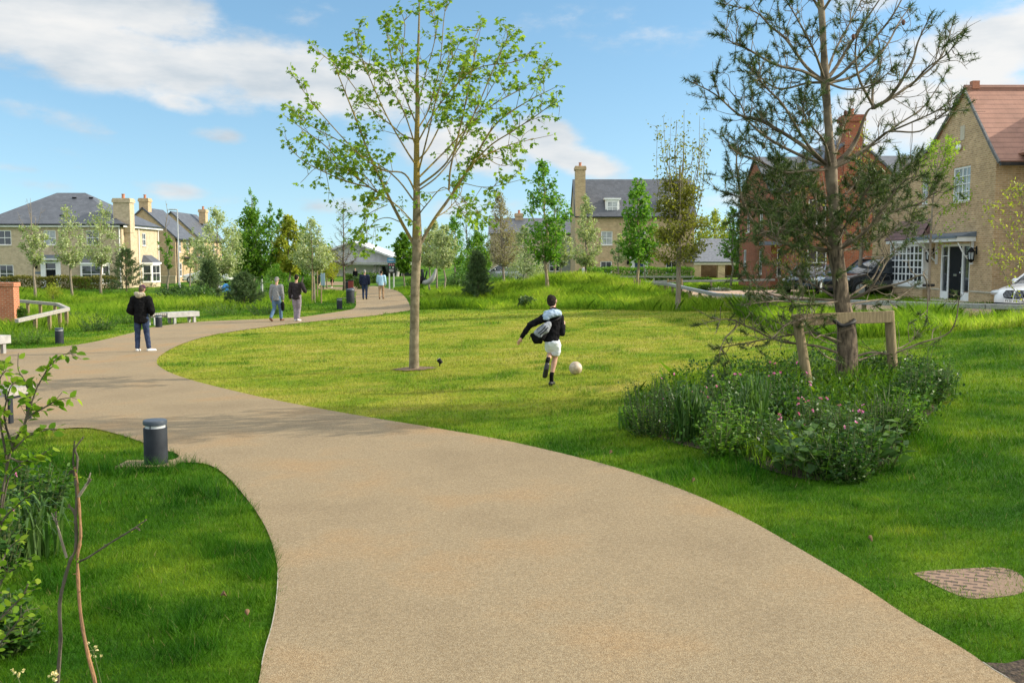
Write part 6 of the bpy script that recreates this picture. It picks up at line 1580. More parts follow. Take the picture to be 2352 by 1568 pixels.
def slat_bench():
    q = gp(78, 962); L = 2.0
    t = thing('bench', 'grey slatted bench on the path behind the leafy shrub', 'bench', tuple(q), R(169), 'long slab benches along the path')
    # local x runs away to the left, y towards the back
    s = MB()
    for i in range(5): s.box(0.04, L, 0.03 + i * 0.105, 0.115 + i * 0.105, 0.45, 0.5)
    s.build('seat', M['timber_grey'], t, bevel=0.004)
    for x in (0.0, 0.62, 1.5):
        k = MB(); k.box(x, x + 0.035, 0, 0.55, 0.36, 0.448); k.box(x, x + 0.035, 0.05, 0.12, -0.08, 0.36); k.box(x, x + 0.035, 0.43, 0.5, -0.08, 0.36); k.build('leg', M['bollard'], t)
    k = MB(); k.box(-0.03, -0.002, -0.005, 0.56, 0.4, 0.505); k.build('end_panel', M['timber_grey'], t)
    k = MB(); k.box(0.04, L, 0.01, 0.029, 0.36, 0.44); k.box(0.04, L, 0.545, 0.565, 0.4, 0.49); k.build('apron', M['timber_grey'], t)
slat_bench()

# ------------------------------------------------------------------ fences
def knee_rail(name, label, pts, post_at, rail=0.13, h=0.5, lead=False, ground=True, mat='timber_grey', pmat='timber', group=None):
    """posts at points (x, y) along a polyline of (x, y, top z)"""
    P = [Vector(p) for p in pts]
    t = thing(name, label, 'fence', (P[0].x, P[0].y, Tz(P[0].x, P[0].y)), 0, group)
    o = Vector((P[0].x, P[0].y, Tz(P[0].x, P[0].y)))
    for a, c in zip(P[:-1], P[1:]):
        e = (c - a).normalized() * 0.004
        MB().beam(a - o + e, c - o - e, rail, rail * 0.85, 0.0).build('rail', M[mat], t, bevel=0.01)
        if lead: MB().beam(a - o + Vector((0, 0, rail * .43 + .003)), c - o + Vector((0, 0, rail * .43 + .003)), rail * 0.7, 0.006).build('metal_strip', M['steel'], t)
    for (x, y) in post_at:
        # rail height here
        best = None
        for a, c in zip(P[:-1], P[1:]):
            d = Vector((c.x - a.x, c.y - a.y)); u = max(0, min(1, ((x - a.x) * d.x + (y - a.y) * d.y) / d.length_squared)); q = a + (c - a) * u
            ds = (q.x - x) ** 2 + (q.y - y) ** 2
            if best is None or ds < best[0]: best = (ds, q)
        q = best[1]; g = Tz(q.x, q.y)
        MB().box(q.x - o.x - 0.055, q.x - o.x + 0.055, q.y - o.y - 0.055, q.y - o.y + 0.055, g - o.z - 0.1, q.z - o.z - rail * 0.43).build('post', M[pmat], t, bevel=0.006)
    return t
def rail_px(px, py, Y): return tuple(at(px, py, Y))
def posts_between(P, step):
    out = []
    for a, c in zip(P[:-1], P[1:]):
        a = Vector(a[:2]); c = Vector(c[:2]); n = max(1, int((c - a).length / step))
        for i in range(n): 
            q = a + (c - a) * (i + 0.5) / n; out.append((q.x, q.y))
    return out
near_rail = [(6.9, 56), (7.35, 46), (7.9, 38), (9.4, 31.5), (12.4, 25.6), (16.5, 21.5)]
NR = [(x, y, Tz(x, y) + 0.5) for x, y in near_rail]
knee_rail('knee_rail_fence', 'long low timber rail fence along the near side of the pinkish drive', NR, posts_between(NR, 1.55), 0.15, 0.5, lead=True, group='low timber rail fences')
far_rail = [(6.7, 57.5), (9.0, 56.6), (12.2, 56.0), (15, 56)]
FR = [(x, y, Tz(x, y) + 0.55) for x, y in far_rail]
knee_rail('knee_rail_fence', 'low timber rail fence at the far side of the drive, before the carport', FR, posts_between(FR, 1.6), 0.14, 0.5, group='low timber rail fences')
a = gp(37, 741); 
LR = [tuple(at(38, 737, 33.6)), tuple(at(156, 710, 36.5)), tuple(at(133, 699, 42.0)), tuple(at(30, 690, 43.0))]
LRp = [(at(px, 700, y).x, y) for px, y in ((80, 34.6), (108, 35.4), (133, 36.0), (152, 36.4), (123, 42.0), (88, 42.3), (60, 42.6))]
knee_rail('knee_rail_fence', 'low timber rail fence turning a corner behind the brick wall', LR, LRp, 0.15, 0.5, group='low timber rail fences')
# post and rail fence before the hedge of the middle house
def hedge_fence():
    Y = 72.0
    t = thing('post_and_rail_fence', 'pale post and rail fence along the dark hedge of the chimney house', 'fence', tuple(foot(1268, Y)))
    o = t.location.copy()
    pxs = [1282, 1325, 1368, 1411, 1456, 1502, 1546, 1592]
    tops = [at(p, 633, Y) for p in pxs]
    for p in tops:
        MB().box(p.x - o.x - 0.06, p.x - o.x + 0.06, -0.06, 0.06, Tz(p.x, Y) - o.z - 0.1, p.z - o.z).build('post', M['timber_grey'], t)
    for a, c in zip(tops[:-1], tops[1:]):
        MB().beam(a - o + Vector((0.062, -0.08, -0.08)), c - o + Vector((-0.062, -0.08, -0.08)), 0.05, 0.12).build('rail', M['timber_grey'], t)
hedge_fence()

def brick_pier():
    b = gp(34, 748); Y = b.y; zt = at(36, 649, Y).z - b.z
    t = thing('brick_wall', 'orange brick wall end with a brick coping at the left edge', 'wall', tuple(b))
    MB().box(-4.2, 0, 0, 0.45, -0.3, zt - 0.16).build('wall', M['orange_brick'], t)
    MB().box(-4.2, 0.05, -0.05, 0.5, zt - 0.157, zt).build('coping', M['orange_brick'], t, bevel=0.01)
brick_pier()

# ------------------------------------------------------------------ lamp posts and signs
def lamp_post(label, px, base_row, top_row, Y, arm=True):
    b = foot(px, Y); H = at(px, top_row, Y).z - b.z
    t = thing('street_lamp', label, 'street lamp', tuple(b), 0, 'street lamps')
    MB().tube([(0, 0, -0.1), (0, 0, 0.9), (0, 0, 0.92), (0, 0, H)], [0.09, 0.09, 0.06, 0.04], 10).build('pole', M['steel'], t, smooth=True)
    if arm:
        m = MB(); m.box(-0.62, -0.05, -0.11, 0.11, H - 0.05, H + 0.03); m.build('lamp_head', M['steel'], t, bevel=0.02)
    else:
        MB().lathe([(0.05, H), (0.09, H + 0.05), (0.09, H + 0.25), (0.03, H + 0.3)], 10).build('lamp_head', M['lens'], t, smooth=True)
lamp_post('tall grey street lamp before the second gabled house', 413, 655, 481, 74)
lamp_post('slim lamp post in front of the dark green tree', 602, 643, 592, 66, False)

def info_sign():
    b = gp(900, 664); Y = b.y
    t = thing('information_sign', 'tall park information sign with a blue header and dark panel on two posts', 'sign', tuple(b))
    W = lambda px, py: at(px, py, Y) - b
    for px in (894, 904): 
        x = W(px, 600).x; MB().box(x - 0.05, x + 0.05, -0.05, 0.05, -0.1, W(px, 626).z).build('post', M['white'], t)
    x0, x1 = W(891, 600).x, W(908, 600).x
    hb = MB(); hb.box(x0 - 0.05, x1 + 0.05, -0.09, 0.02, W(0, 603).z, W(0, 592).z); hd = hb.build('header_panel', noise_mat('sky_blue_panel', (0.08, 0.28, 0.5), (0.1, 0.32, 0.56), 3, 0.4), t)
    pb = MB(); pb.box(x0, x1, -0.07, 0.01, W(0, 627).z, W(0, 604).z); pn = pb.build('panel', noise_mat('charcoal_panel', (0.02, 0.024, 0.03), (0.03, 0.035, 0.04), 3, 0.4), t)
    pk = noise_mat('pink_symbol', (0.6, 0.25, 0.3), (0.65, 0.3, 0.34), 3, 0.5); gn = noise_mat('green_symbol', (0.12, 0.42, 0.25), (0.15, 0.48, 0.3), 3, 0.5)
    w = x1 - x0
    for r_, (zr, ms) in enumerate(((608, (pk, pk, pk)), (614, (gn, M['white'])))):
        for i, mm in enumerate(ms):
            c = MB(); n = 14; cx = x0 + w * (i + 0.75) / (len(ms) + 0.5); cz = W(0, zr).z
            c.prism([(cx + 0.075 * math.cos(2 * PI * k / n), cz + 0.075 * math.sin(2 * PI * k / n)) for k in range(n)], -0.08, -0.071); c.build('symbol', mm, pn)
    ln = MB()
    for k in range(4): ln.box(x0 + 0.1, x1 - 0.12 - 0.05 * (k % 2), -0.078, -0.071, W(0, 618.5 + k * 1.6).z - 0.012, W(0, 618.5 + k * 1.6).z + 0.012)
    ln.build('text_line', M['white'], pn)
    ln = MB(); ln.box(x0 + 0.06, x1 - 0.1, -0.098, -0.091, W(0, 597.5).z - 0.035, W(0, 597.5).z + 0.035); ln.build('text_line', M['white'], hd)
    b = gp(742, 668); t = thing('notice_board', 'narrow pale blue notice board on a post left of the far path', 'sign', tuple(b))
    h = at(0, 627, b.y).z - b.z
    MB().box(-0.17, 0.17, -0.03, 0.03, h * 0.3, h).build('panel', noise_mat('pale_blue_panel', (0.3, 0.42, 0.52), (0.36, 0.48, 0.58), 3, 0.4), t)
    MB().box(-0.04, 0.04, 0.031, 0.1, -0.1, h * 0.9).build('post', M['bollard'], t)
    b = foot(730, b.y + 1); t = thing('notice_board', 'dark grey panel on a post just left of the pale blue notice board', 'sign', tuple(b))
    h = at(0, 632, b.y).z - b.z
    MB().box(-0.2, 0.2, -0.03, 0.03, h * 0.45, h).build('panel', M['bollard'], t); MB().box(-0.04, 0.04, 0.031, 0.1, -0.1, h * 0.9).build('post', M['bollard'], t)
info_sign()

def crescent():
    b = foot(986, 66); Y = 66.0
    t = thing('crescent_sculpture', 'white crescent shaped seat with a dark round end right of the maple trunk', 'play seat', tuple(b))
    P = [tuple(at(px, py, Y) - b) for px, py in ((967, 643), (972, 648), (982, 648), (992, 641), (998, 630), (1001, 617))]
    pts = bez(P, 4); n = len(pts)
    MB().tube(pts, 0.03 + 0.15 * np.sin(np.linspace(0.35, PI - 0.12, n)), 12).build('shell', M['concrete'], t, smooth=True)
    q = at(966, 643, Y) - b; m = MB(); m.ball(tuple(q), (0.2, 0.24, 0.28), 12, 8); m.build('round_end', M['black'], t, smooth=True)
    q = at(975, 632, Y) - b; m = MB(); m.tube([tuple(at(972, 645, Y) - b), tuple(at(969, 618, Y) - b)], 0.1, 8); m.tube([tuple(at(975, 645, Y) - b), tuple(at(981, 622, Y) - b)], 0.05, 8); m.build('support', M['bollard'], t, smooth=True)
crescent()

def spotlight():
    b = gp(1010, 841); t = thing('spotlight', 'small black ground spotlight aimed at the maple trunk', 'spotlight', tuple(b))
    MB().tube([(0, 0, -0.05), (0, 0, 0.06)], 0.012, 8).build('spike', M['black'], t)
    m = MB(); m.tube([(0.035, 0, 0.06), (0.0, 0, 0.11), (-0.03, 0, 0.145)], [0.04, 0.045, 0.046], 14); m.build('lamp_head', M['black'], t, smooth=True)
    m = MB(); m.tube([(-0.031, 0, 0.146), (-0.034, 0, 0.15)], 0.04, 14); m.build('lens', M['lens'], t, smooth=True)
spotlight()

def manhole():
    c = COVER.mean(0); z = Tz(c[0], c[1]) + 0.02
    P = [(x, y) for x, y in COVER]
    m = MB(); top = [(x, y, Tz(x, y) + 0.004) for x, y in P]
    nrm = sum(((P[i][0] * P[(i + 1) % len(P)][1] - P[(i + 1) % len(P)][0] * P[i][1]) for i in range(len(P))))
    if nrm < 0: top = top[::-1]
    m.slab(top, 0.05)
    mt, n, out = nt('worn_cast_cover')
    v = coord(n, 'Object', (1, 1, 1))
    mp = nd(n, 'ShaderNodeMapping'); mp.inputs['Rotation'].default_value = (0, 0, R(28)); n.links.new(v, mp.inputs['Vector'])
    br = nd(n, 'ShaderNodeTexBrick', Scale=1.0); br.inputs['Brick Width'].default_value = 0.11; br.inputs['Row Height'].default_value = 0.06; br.inputs['Mortar Size'].default_value = 0.016
    br.inputs['Color1'].default_value = (0.055, 0.035, 0.025, 1); br.inputs['Color2'].default_value = (0.11, 0.07, 0.05, 1); br.inputs['Mortar'].default_value = (0.24, 0.155, 0.1, 1)
    n.links.new(mp.outputs[0], br.inputs['Vector'])
    tn = nd(n, 'ShaderNodeTexNoise', Scale=4.5, Detail=8.0); n.links.new(v, tn.inputs['Vector'])
    rr = ramp(n, [(0.48, (0, 0, 0)), (0.64, (0.9, 0.9, 0.9))], tn.outputs['Fac'])
    mx = nd(n, 'ShaderNodeMix', data_type='RGBA'); n.links.new(rr.outputs['Color'], mx.inputs[0]); n.links.new(br.outputs['Color'], mx.inputs[6]); mx.inputs[7].default_value = (0.225, 0.15, 0.095, 1)
    tn2 = nd(n, 'ShaderNodeTexNoise', Scale=40.0, Detail=6.0); n.links.new(v, tn2.inputs['Vector'])
    bp = nd(n, 'ShaderNodeBump', Strength=0.7, Distance=0.012); n.links.new(tn2.outputs['Fac'], bp.inputs['Height'])
    p = nd(n, 'ShaderNodeBsdfPrincipled', Roughness=0.85); n.links.new(mx.outputs[2], p.inputs['Base Color']); n.links.new(bp.outputs['Normal'], p.inputs['Normal']); n.links.new(p.outputs['BSDF'], out.inputs['Surface'])
    tag(m.build('manhole_cover', mt), 'worn brownish manhole cover with a block pattern set in the grass', 'manhole cover')
manhole()

# ------------------------------------------------------------------ ball
def football():
    b = gp(1322, 860); r = 15.2 / F * b.y
    t = MB().ball((0, 0, 0), r, 40, 28)
    m, n, out = nt('scuffed_leather_ball')
    v = coord(n, 'Object')
    vo = nd(n, 'ShaderNodeTexVoronoi', Scale=10.5, feature='DISTANCE_TO_EDGE'); n.links.new(v, vo.inputs['Vector'])
    r1 = ramp(n, [(0.0, (0.36, 0.28, 0.2)), (0.035, (1, 1, 1))], vo.outputs['Distance'])
    tn = nd(n, 'ShaderNodeTexNoise', Scale=14.0, Detail=6.0); n.links.new(v, tn.inputs['Vector'])
    r2 = ramp(n, [(0.35, (0.38, 0.29, 0.205)), (0.6, (0.54, 0.45, 0.345))], tn.outputs['Fac'])
    mu = nd(n, 'ShaderNodeMix', data_type='RGBA', blend_type='MULTIPLY'); mu.inputs[0].default_value = 0.3
    n.links.new(r2.outputs['Color'], mu.inputs[6]); n.links.new(r1.outputs['Color'], mu.inputs[7])
    p = nd(n, 'ShaderNodeBsdfPrincipled', Roughness=0.55); n.links.new(mu.outputs[2], p.inputs['Base Color']); n.links.new(p.outputs['BSDF'], out.inputs['Surface'])
    o = t.build('football', m, smooth=True, loc=(b.x, b.y, b.z + r))
    tag(o, 'scuffed off-white football rolling on the lawn before the boy', 'football')
football()

# ------------------------------------------------------------------ cars
def car(label, loc, heading, paint, L=4.5, Wd=1.82, Hc=1.45, suv=False, plate=None, kidneys=False, rails=False):
    t = thing('parked_car', label, 'car', loc, heading, 'cars parked by the houses')
    w = Wd / 2; g = 0.2 if not suv else 0.24; hood = 0.93 if not suv else 1.05; belt = 0.97 if not suv else 1.12
    # body: rings along x (front at +x)
    st = [(L / 2, 0.55, g + 0.18, hood - 0.34), (L / 2 - 0.06, 0.74, g + 0.06, hood - 0.2), (L / 2 - 0.28, 0.88, g, hood - 0.09), (L / 2 - 0.8, 0.965, g, hood - 0.01), (L / 2 - 1.35, 1.0, g, hood + 0.05), (L / 2 - 1.9, 1.0, g, belt), (0, 1.0, g, belt + 0.01), (-L / 2 + 1.0, 1.0, g, belt + 0.02), (-L / 2 + 0.35, 0.95, g + 0.04, belt + 0.0), (-L / 2 + 0.08, 0.86, g + 0.1, belt - 0.1), (-L / 2, 0.72, g + 0.2, belt - 0.28)]
    b = MB(); rings = []
    for (x, ws, zb, zt) in st:
        y = w * ws; k = len(b.v)
        prof = [(-y * 0.86, zb), (-y * 0.99, zb + 0.12), (-y, zb + (zt - zb) * 0.5), (-y * 0.965, zt - 0.1), (-y * 0.83, zt), (0, zt + 0.035), (y * 0.83, zt), (y * 0.965, zt - 0.1), (y, zb + (zt - zb) * 0.5), (y * 0.99, zb + 0.12), (y * 0.86, zb), (0, zb)]
        for (yy, zz_) in prof: b.v.append((x, yy, zz_))
        rings.append(k)
    n = 12
    for i in range(len(rings) - 1):
        for j in range(n): b.f.append((rings[i] + j, rings[i] + (j + 1) % n, rings[i + 1] + (j + 1) % n, rings[i + 1] + j))
    b.f.append(tuple(rings[0] + j for j in range(n))[::-1]); b.f.append(tuple(rings[-1] + j for j in range(n)))
    body = b.build('body', paint, t, smooth=True, sub=2)
    # cabin of dark glass with a roof skin
    xs = [(L / 2 - 1.35, 0.84, belt - 0.06, belt + 0.0), (L / 2 - 2.05, 0.78, belt - 0.06, Hc - 0.03), (L / 2 - 2.7, 0.76, belt - .06, Hc), (-L / 2 + 1.1, 0.75, belt - .06, Hc - 0.02), (-L / 2 + (0.5 if not suv else 0.3), 0.74, belt - .06, Hc - (0.2 if not suv else 0.1)), (-L / 2 + (0.12 if not suv else 0.1), 0.8, belt - .06, belt - 0.02)]
    c = MB(); rg_ = []
    for (x, ws, zb, zt) in xs:
        y = w * ws; rg_.append(len(c.v)); c.v += [(x, -w * 0.93, zb), (x, -y, zt - 0.04), (x, -y * 0.82, zt), (x, y * 0.82, zt), (x, y, zt - 0.04), (x, w * 0.93, zb)]
    for i in range(len(rg_) - 1):
        for j in range(5): c.f.append((rg_[i] + j, rg_[i] + j + 1, rg_[i + 1] + j + 1, rg_[i + 1] + j))
    c.build('window', M['glass'], t, smooth=True)
    rf = MB(); rr = []
    for (x, ws, zb, zt) in xs[1:5]:
        y = w * ws; rr.append(len(rf.v)); rf.v += [(x, -y - 0.01, zt - 0.06), (x, -y * 0.8, zt + 0.012), (x, y * 0.8, zt + 0.012), (x, y + 0.01, zt - 0.06)]
    for i in range(3):
        for j in range(3): rf.f.append((rr[i] + j, rr[i] + j + 1, rr[i + 1] + j + 1, rr[i + 1] + j))
    rf.build('roof', paint, t, smooth=True)
    pl = MB()
    for s in (-1, 1):
        for (a, e) in ((0, 1), (2, 2), (4, 5)):
            xa, xb = (xs[a], xs[e])
            pa = (xa[0], s * (w * (0.94 if a in (0, 2) else xa[1] + .005)), xa[2] + 0.05 if a in (0, 2) else xa[3] - 0.04); pb_ = (xb[0] - (0.02 if a == 2 else 0), s * (w * xb[1] + 0.004) if e != 5 else s * w * .94, xb[3] - 0.04 if e != 5 else xb[2] + .05)
            pl.tube([pa, pb_], 0.035, 6)
    pl.build('pillar', paint, t)
    for sx in (L / 2 - 0.82, -L / 2 + 0.85):
        for s in (-1, 1):
            rw = 0.34 if not suv else 0.37
            whl = MB(); whl.tube([(sx, s * (w - 0.2), rw), (sx, s * (w + 0.005), rw)], rw, 24); wo = whl.build('wheel', M['rubber'], t, smooth=True)
            rm = MB(); rm.tube([(sx, s * (w + 0.006), rw), (sx, s * (w + 0.018), rw)], rw * 0.66, 20)
            rm.build('rim', M['steel'], wo)
    for s in (-1, 1):
        hl = MB(); hl.ball((L / 2 - 0.24, s * w * 0.72, hood - 0.24), (0.2, 0.2, 0.085), 14, 8, Matrix.Rotation(s * R(-28), 3, 'Z')); hl.build('headlight', M['lens'], t, smooth=True)
        mr = MB(); mr.ball((L / 2 - 1.75, s * (w + 0.1), belt + 0.06), (0.07, 0.12, 0.08), 10, 6); mr.build('wing_mirror', paint, t, smooth=True)
    lo = MB(); lo.box(L / 2 - 0.2, L / 2 + 0.022, -w * 0.7, w * 0.7, g + 0.06, g + 0.2); lo.build('lower_grille', M['black'], t, bevel=0.03)
    if kidneys:
        for s in (-1, 1):
            k = MB(); P = [(0.04, 0.0), (0.29, 0.03), (0.34, 0.14), (0.28, 0.25), (0.06, 0.26), (0.02, 0.12)]
            k.poly([(L / 2 + 0.05 - 0.1 * (p[1] / 0.26), s * p[0], g + 0.32 + p[1]) for p in (P if s > 0 else P)]); k.poly([(L / 2 - 0.2, s * p[0], g + 0.32 + p[1]) for p in P])
            for i in range(6):
                a, e = P[i], P[(i + 1) % 6]; X_ = lambda p: L / 2 + 0.05 - 0.1 * (p[1] / 0.26)
                k.poly([(X_(a), s * a[0], g + 0.32 + a[1]), (X_(e), s * e[0], g + 0.32 + e[1]), (L / 2 - 0.2, s * e[0], g + 0.32 + e[1]), (L / 2 - 0.2, s * a[0], g + 0.32 + a[1])])
            ko = k.build('grille', M['black'], t)
            v = MB()
            for i in range(6):
                y = s * (0.07 + 0.042 * i); v.tube([(L / 2 + 0.04, y, g + 0.36), (L / 2 - 0.03, y, g + 0.55)], 0.0045, 5)
            v.build('grille_bars', M['chrome'], ko)
    else:
        k = MB(); k.box(L / 2 - 0.2, L / 2 + 0.03, -0.45, 0.45, g + 0.34, g + 0.5); k.build('grille', M['black'], t, bevel=0.03)
    if plate:
        p = MB(); p.box(L / 2 + 0.02, L / 2 + 0.045, -0.26, 0.26, g + 0.205, g + 0.315); po_ = p.build('number_plate', M['white'], t)
        cu = bpy.data.curves.new('plate_text', 'FONT'); cu.body = plate; cu.size = 0.1; cu.align_x = 'CENTER'; cu.align_y = 'CENTER'; cu.extrude = 0.001
        o = bpy.data.objects.new('lettering', cu); cu.materials.append(M['black']); me_ = bpy.data.meshes.new_from_object(o); o = bpy.data.objects.new('lettering', me_); finish(o, parent=po_); o.location = (L / 2 + 0.048, 0, g + 0.258); o.rotation_euler = (PI / 2, 0, PI / 2)
    if rails:
        r = MB()
        for s in (-1, 1): r.tube([(L / 2 - 2.2, s * w * 0.66, Hc + 0.0), (L / 2 - 2.4, s * w * 0.66, Hc + 0.07), (-L / 2 + 0.8, s * w * 0.66, Hc + 0.06), (-L / 2 + 0.6, s * w * 0.66, Hc - 0.02)], 0.02, 6)
        r.build('roof_rail', M['steel'], t)
    return t
P_white = noise_mat('white_car_paint', (0.72, 0.73, 0.74), (0.78, 0.79, 0.8), 2, 0.25, coat=0.6)
P_black = noise_mat('black_car_paint', (0.012, 0.013, 0.015), (0.02, 0.021, 0.024), 2, 0.22, coat=0.8)
P_blue = noise_mat('slate_blue_car_paint', (0.05, 0.075, 0.11), (0.07, 0.1, 0.14), 2, 0.25, coat=0.8)
hd = R(212)
nose = at(2328, 690, 29.0); Lw = 4.5
wx, wy = nose.x - math.cos(hd) * Lw / 2, nose.y - math.sin(hd) * Lw / 2
car('white car with a black twin grille and number plate at the right edge', (wx, wy, Tz(wx, wy) - 0.02), hd, P_white, plate='FY20 WYC', kidneys=True)
q = foot(1996, 44.0); car('black estate car with roof rails parked left of the bay window', (q.x + 0.2, q.y, q.z), R(200), P_black, 4.7, 1.9, 1.72, True, rails=True)
q = foot(1872, 49.5); car('slate blue car seen low behind the pine trunk', (q.x - 0.2, q.y, q.z), R(235), P_blue, 4.2, 1.8, 1.46)
# far cars beyond the trees
q = foot(700, 92); car('white car far off behind the meadow, left of the path', (at(478, 600, 88).x, 88, 0.0), R(180), P_white, 4.3, 1.78, 1.45)
q = foot(1120, 84); car('silver car far off behind the mound', (at(1150, 600, 86).x, 86, 0.25), R(175), noise_mat('silver_car_paint', (0.35, 0.36, 0.38), (0.42, 0.43, 0.45), 2, 0.25, metal=0.4, coat=0.6), 4.3, 1.78, 1.45)
bl = foot(520, 70)
t = thing('blue_sack', 'bright blue and white wrapped bundle among the meadow trees', 'sack', tuple(bl))
m = MB(); m.ball((0, 0, 0.42), (0.34, 0.3, 0.5), 12, 8); m.build('wrap', noise_mat('bright_blue_sheet', (0.03, 0.22, 0.62), (0.05, 0.3, 0.72), 6, 0.5, 0.5, 20), t, smooth=True)
m = MB(); m.ball((-0.42, 0.05, 0.38), (0.26, 0.26, 0.45), 12, 8); m.build('sheet', M['white'], t, smooth=True)
# ------------------------------------------------------------------ people
FOLDS = {'jacket': (0.075, 0.034), 'jumper': (0.06, 0.022), 'fleece': (0.06, 0.022), 'shirt': (0.06, 0.025), 'trousers': (0.05, 0.026), 'shorts': (0.05, 0.022), 'hood': (0.035, 0.022), 'hair': (0.016, 0.016), 'upper_bag': (0.05, 0.014), 'lower_bag': (0.05, 0.014), 'cap': (0.05, 0.006), 'sock': (0.02, 0.008)}
def blob(name, parts, voxel, mat, parent, smooth=4):
    """one continuous surface grown from balls strung along limbs. part = list of (point, radius or (rx, ry, rz))"""
    mb = MB(); crease = FOLDS.get(name)
    for chain in parts:
        for i in range(len(chain)):
            p, r = chain[i]; r = np.array((r, r, r) if not hasattr(r, '__len__') else r, float); p = np.array(p, float)
            mb.ball(tuple(p), tuple(r), 12, 8)
            if i + 1 < len(chain):
                p2, r2 = chain[i + 1]; r2 = np.array((r2,) * 3 if not hasattr(r2, '__len__') else r2, float); p2 = np.array(p2, float)
                L = np.linalg.norm(p2 - p); n = max(1, int(L / (0.38 * min(r.min(), r2.min()))))
                for k in range(1, n):
                    f = k / n; mb.ball(tuple(p + (p2 - p) * f), tuple(r + (r2 - r) * f), 12, 8)
    me = mb.mesh(name, uv=False)
    o = bpy.data.objects.new(name, me); COL.objects.link(o)
    rm = o.modifiers.new('r', 'REMESH'); rm.mode = 'VOXEL'; rm.voxel_size = voxel; rm.use_smooth_shade = True
    sm = o.modifiers.new('s', 'SMOOTH'); sm.iterations = smooth; sm.factor = 0.5
    if crease:
        tx = bpy.data.textures.new('folds', 'CLOUDS'); tx.noise_scale = crease[0]; tx.noise_depth = 2
        dm = o.modifiers.new('d', 'DISPLACE'); dm.texture = tx; dm.strength = crease[1]; dm.mid_level = 0.5; dm.texture_coords = 'LOCAL'
    dg = bpy.context.evaluated_depsgraph_get()
    m2 = bpy.data.meshes.new_from_object(o.evaluated_get(dg)); m2.name = name
    o.modifiers.clear(); o.data = m2; bpy.data.meshes.remove(me)
    m2.materials.clear(); m2.materials.append(mat)
    m2.shade_smooth()
    if parent is not None: o.parent = parent
    return o
def cloth(name, a, b, sc_=14, rough=0.9, bump=0.35): return noise_mat(name, a, b, sc_, rough, bump, 26, spec=0.08)
SKIN = noise_mat('skin', (0.42, 0.24, 0.16), (0.5, 0.3, 0.21), 10, 0.55)
HAIR_D = noise_mat('dark_hair', (0.012, 0.009, 0.007), (0.03, 0.022, 0.016), 60, 0.75, 0.8, 140, stretch=(1, 1, 0.3), spec=0.12)
HAIR_G = noise_mat('grey_hair', (0.2, 0.19, 0.18), (0.34, 0.33, 0.31), 60, 0.6, 0.6, 120)
HAIR_B = noise_mat('brown_hair', (0.05, 0.03, 0.018), (0.1, 0.065, 0.04), 60, 0.6, 0.6, 120)
V3 = np.array

def hand(wrist, d, out, s=1.0, curl=0.5, up=None):
    """palm, four unequal bent fingers and a thumb leaving the side of the palm; d points along the hand, out towards the thumb side"""
    w = V3(wrist, ); d = unit(V3(d)); out = unit(V3(out) - d * np.dot(d, V3(out))); n = np.cross(d, out)
    ch = [[(w, 0.021 * s), (w + d * 0.04 * s, (0.026 * s)), (w + d * 0.075 * s, 0.027 * s)], [(w + d * 0.03 * s + out * 0.018 * s, 0.018 * s), (w + d * 0.075 * s + out * 0.022 * s, 0.015 * s)], [(w + d * 0.03 * s - out * 0.016 * s, 0.016 * s), (w + d * 0.07 * s - out * 0.024 * s, 0.014 * s)]]
    for k, (o_, L) in enumerate(((0.028, 0.066), (0.010, 0.076), (-0.010, 0.07), (-0.028, 0.054))):
        p0 = w + d * (0.08 - 0.004 * abs(k - 1)) * s + out * o_ * s; a = unit(d + out * o_ * 6 - n * curl * 0.5); p1 = p0 + a * L * 0.5 * s; b = unit(a - n * curl); p2 = p1 + b * L * 0.5 * s
        ch.append([(p0, 0.0098 * s), (p1, 0.0088 * s), (p2, 0.0075 * s)])
    p0 = w + d * 0.028 * s + out * 0.025 * s; p1 = p0 + unit(d * 0.6 + out) * 0.034 * s; p2 = p1 + unit(d + out * 0.4 - n * 0.3) * 0.03 * s
    ch.append([(p0, 0.0125 * s), (p1, 0.0105 * s), (p2, 0.0085 * s)])
    return ch

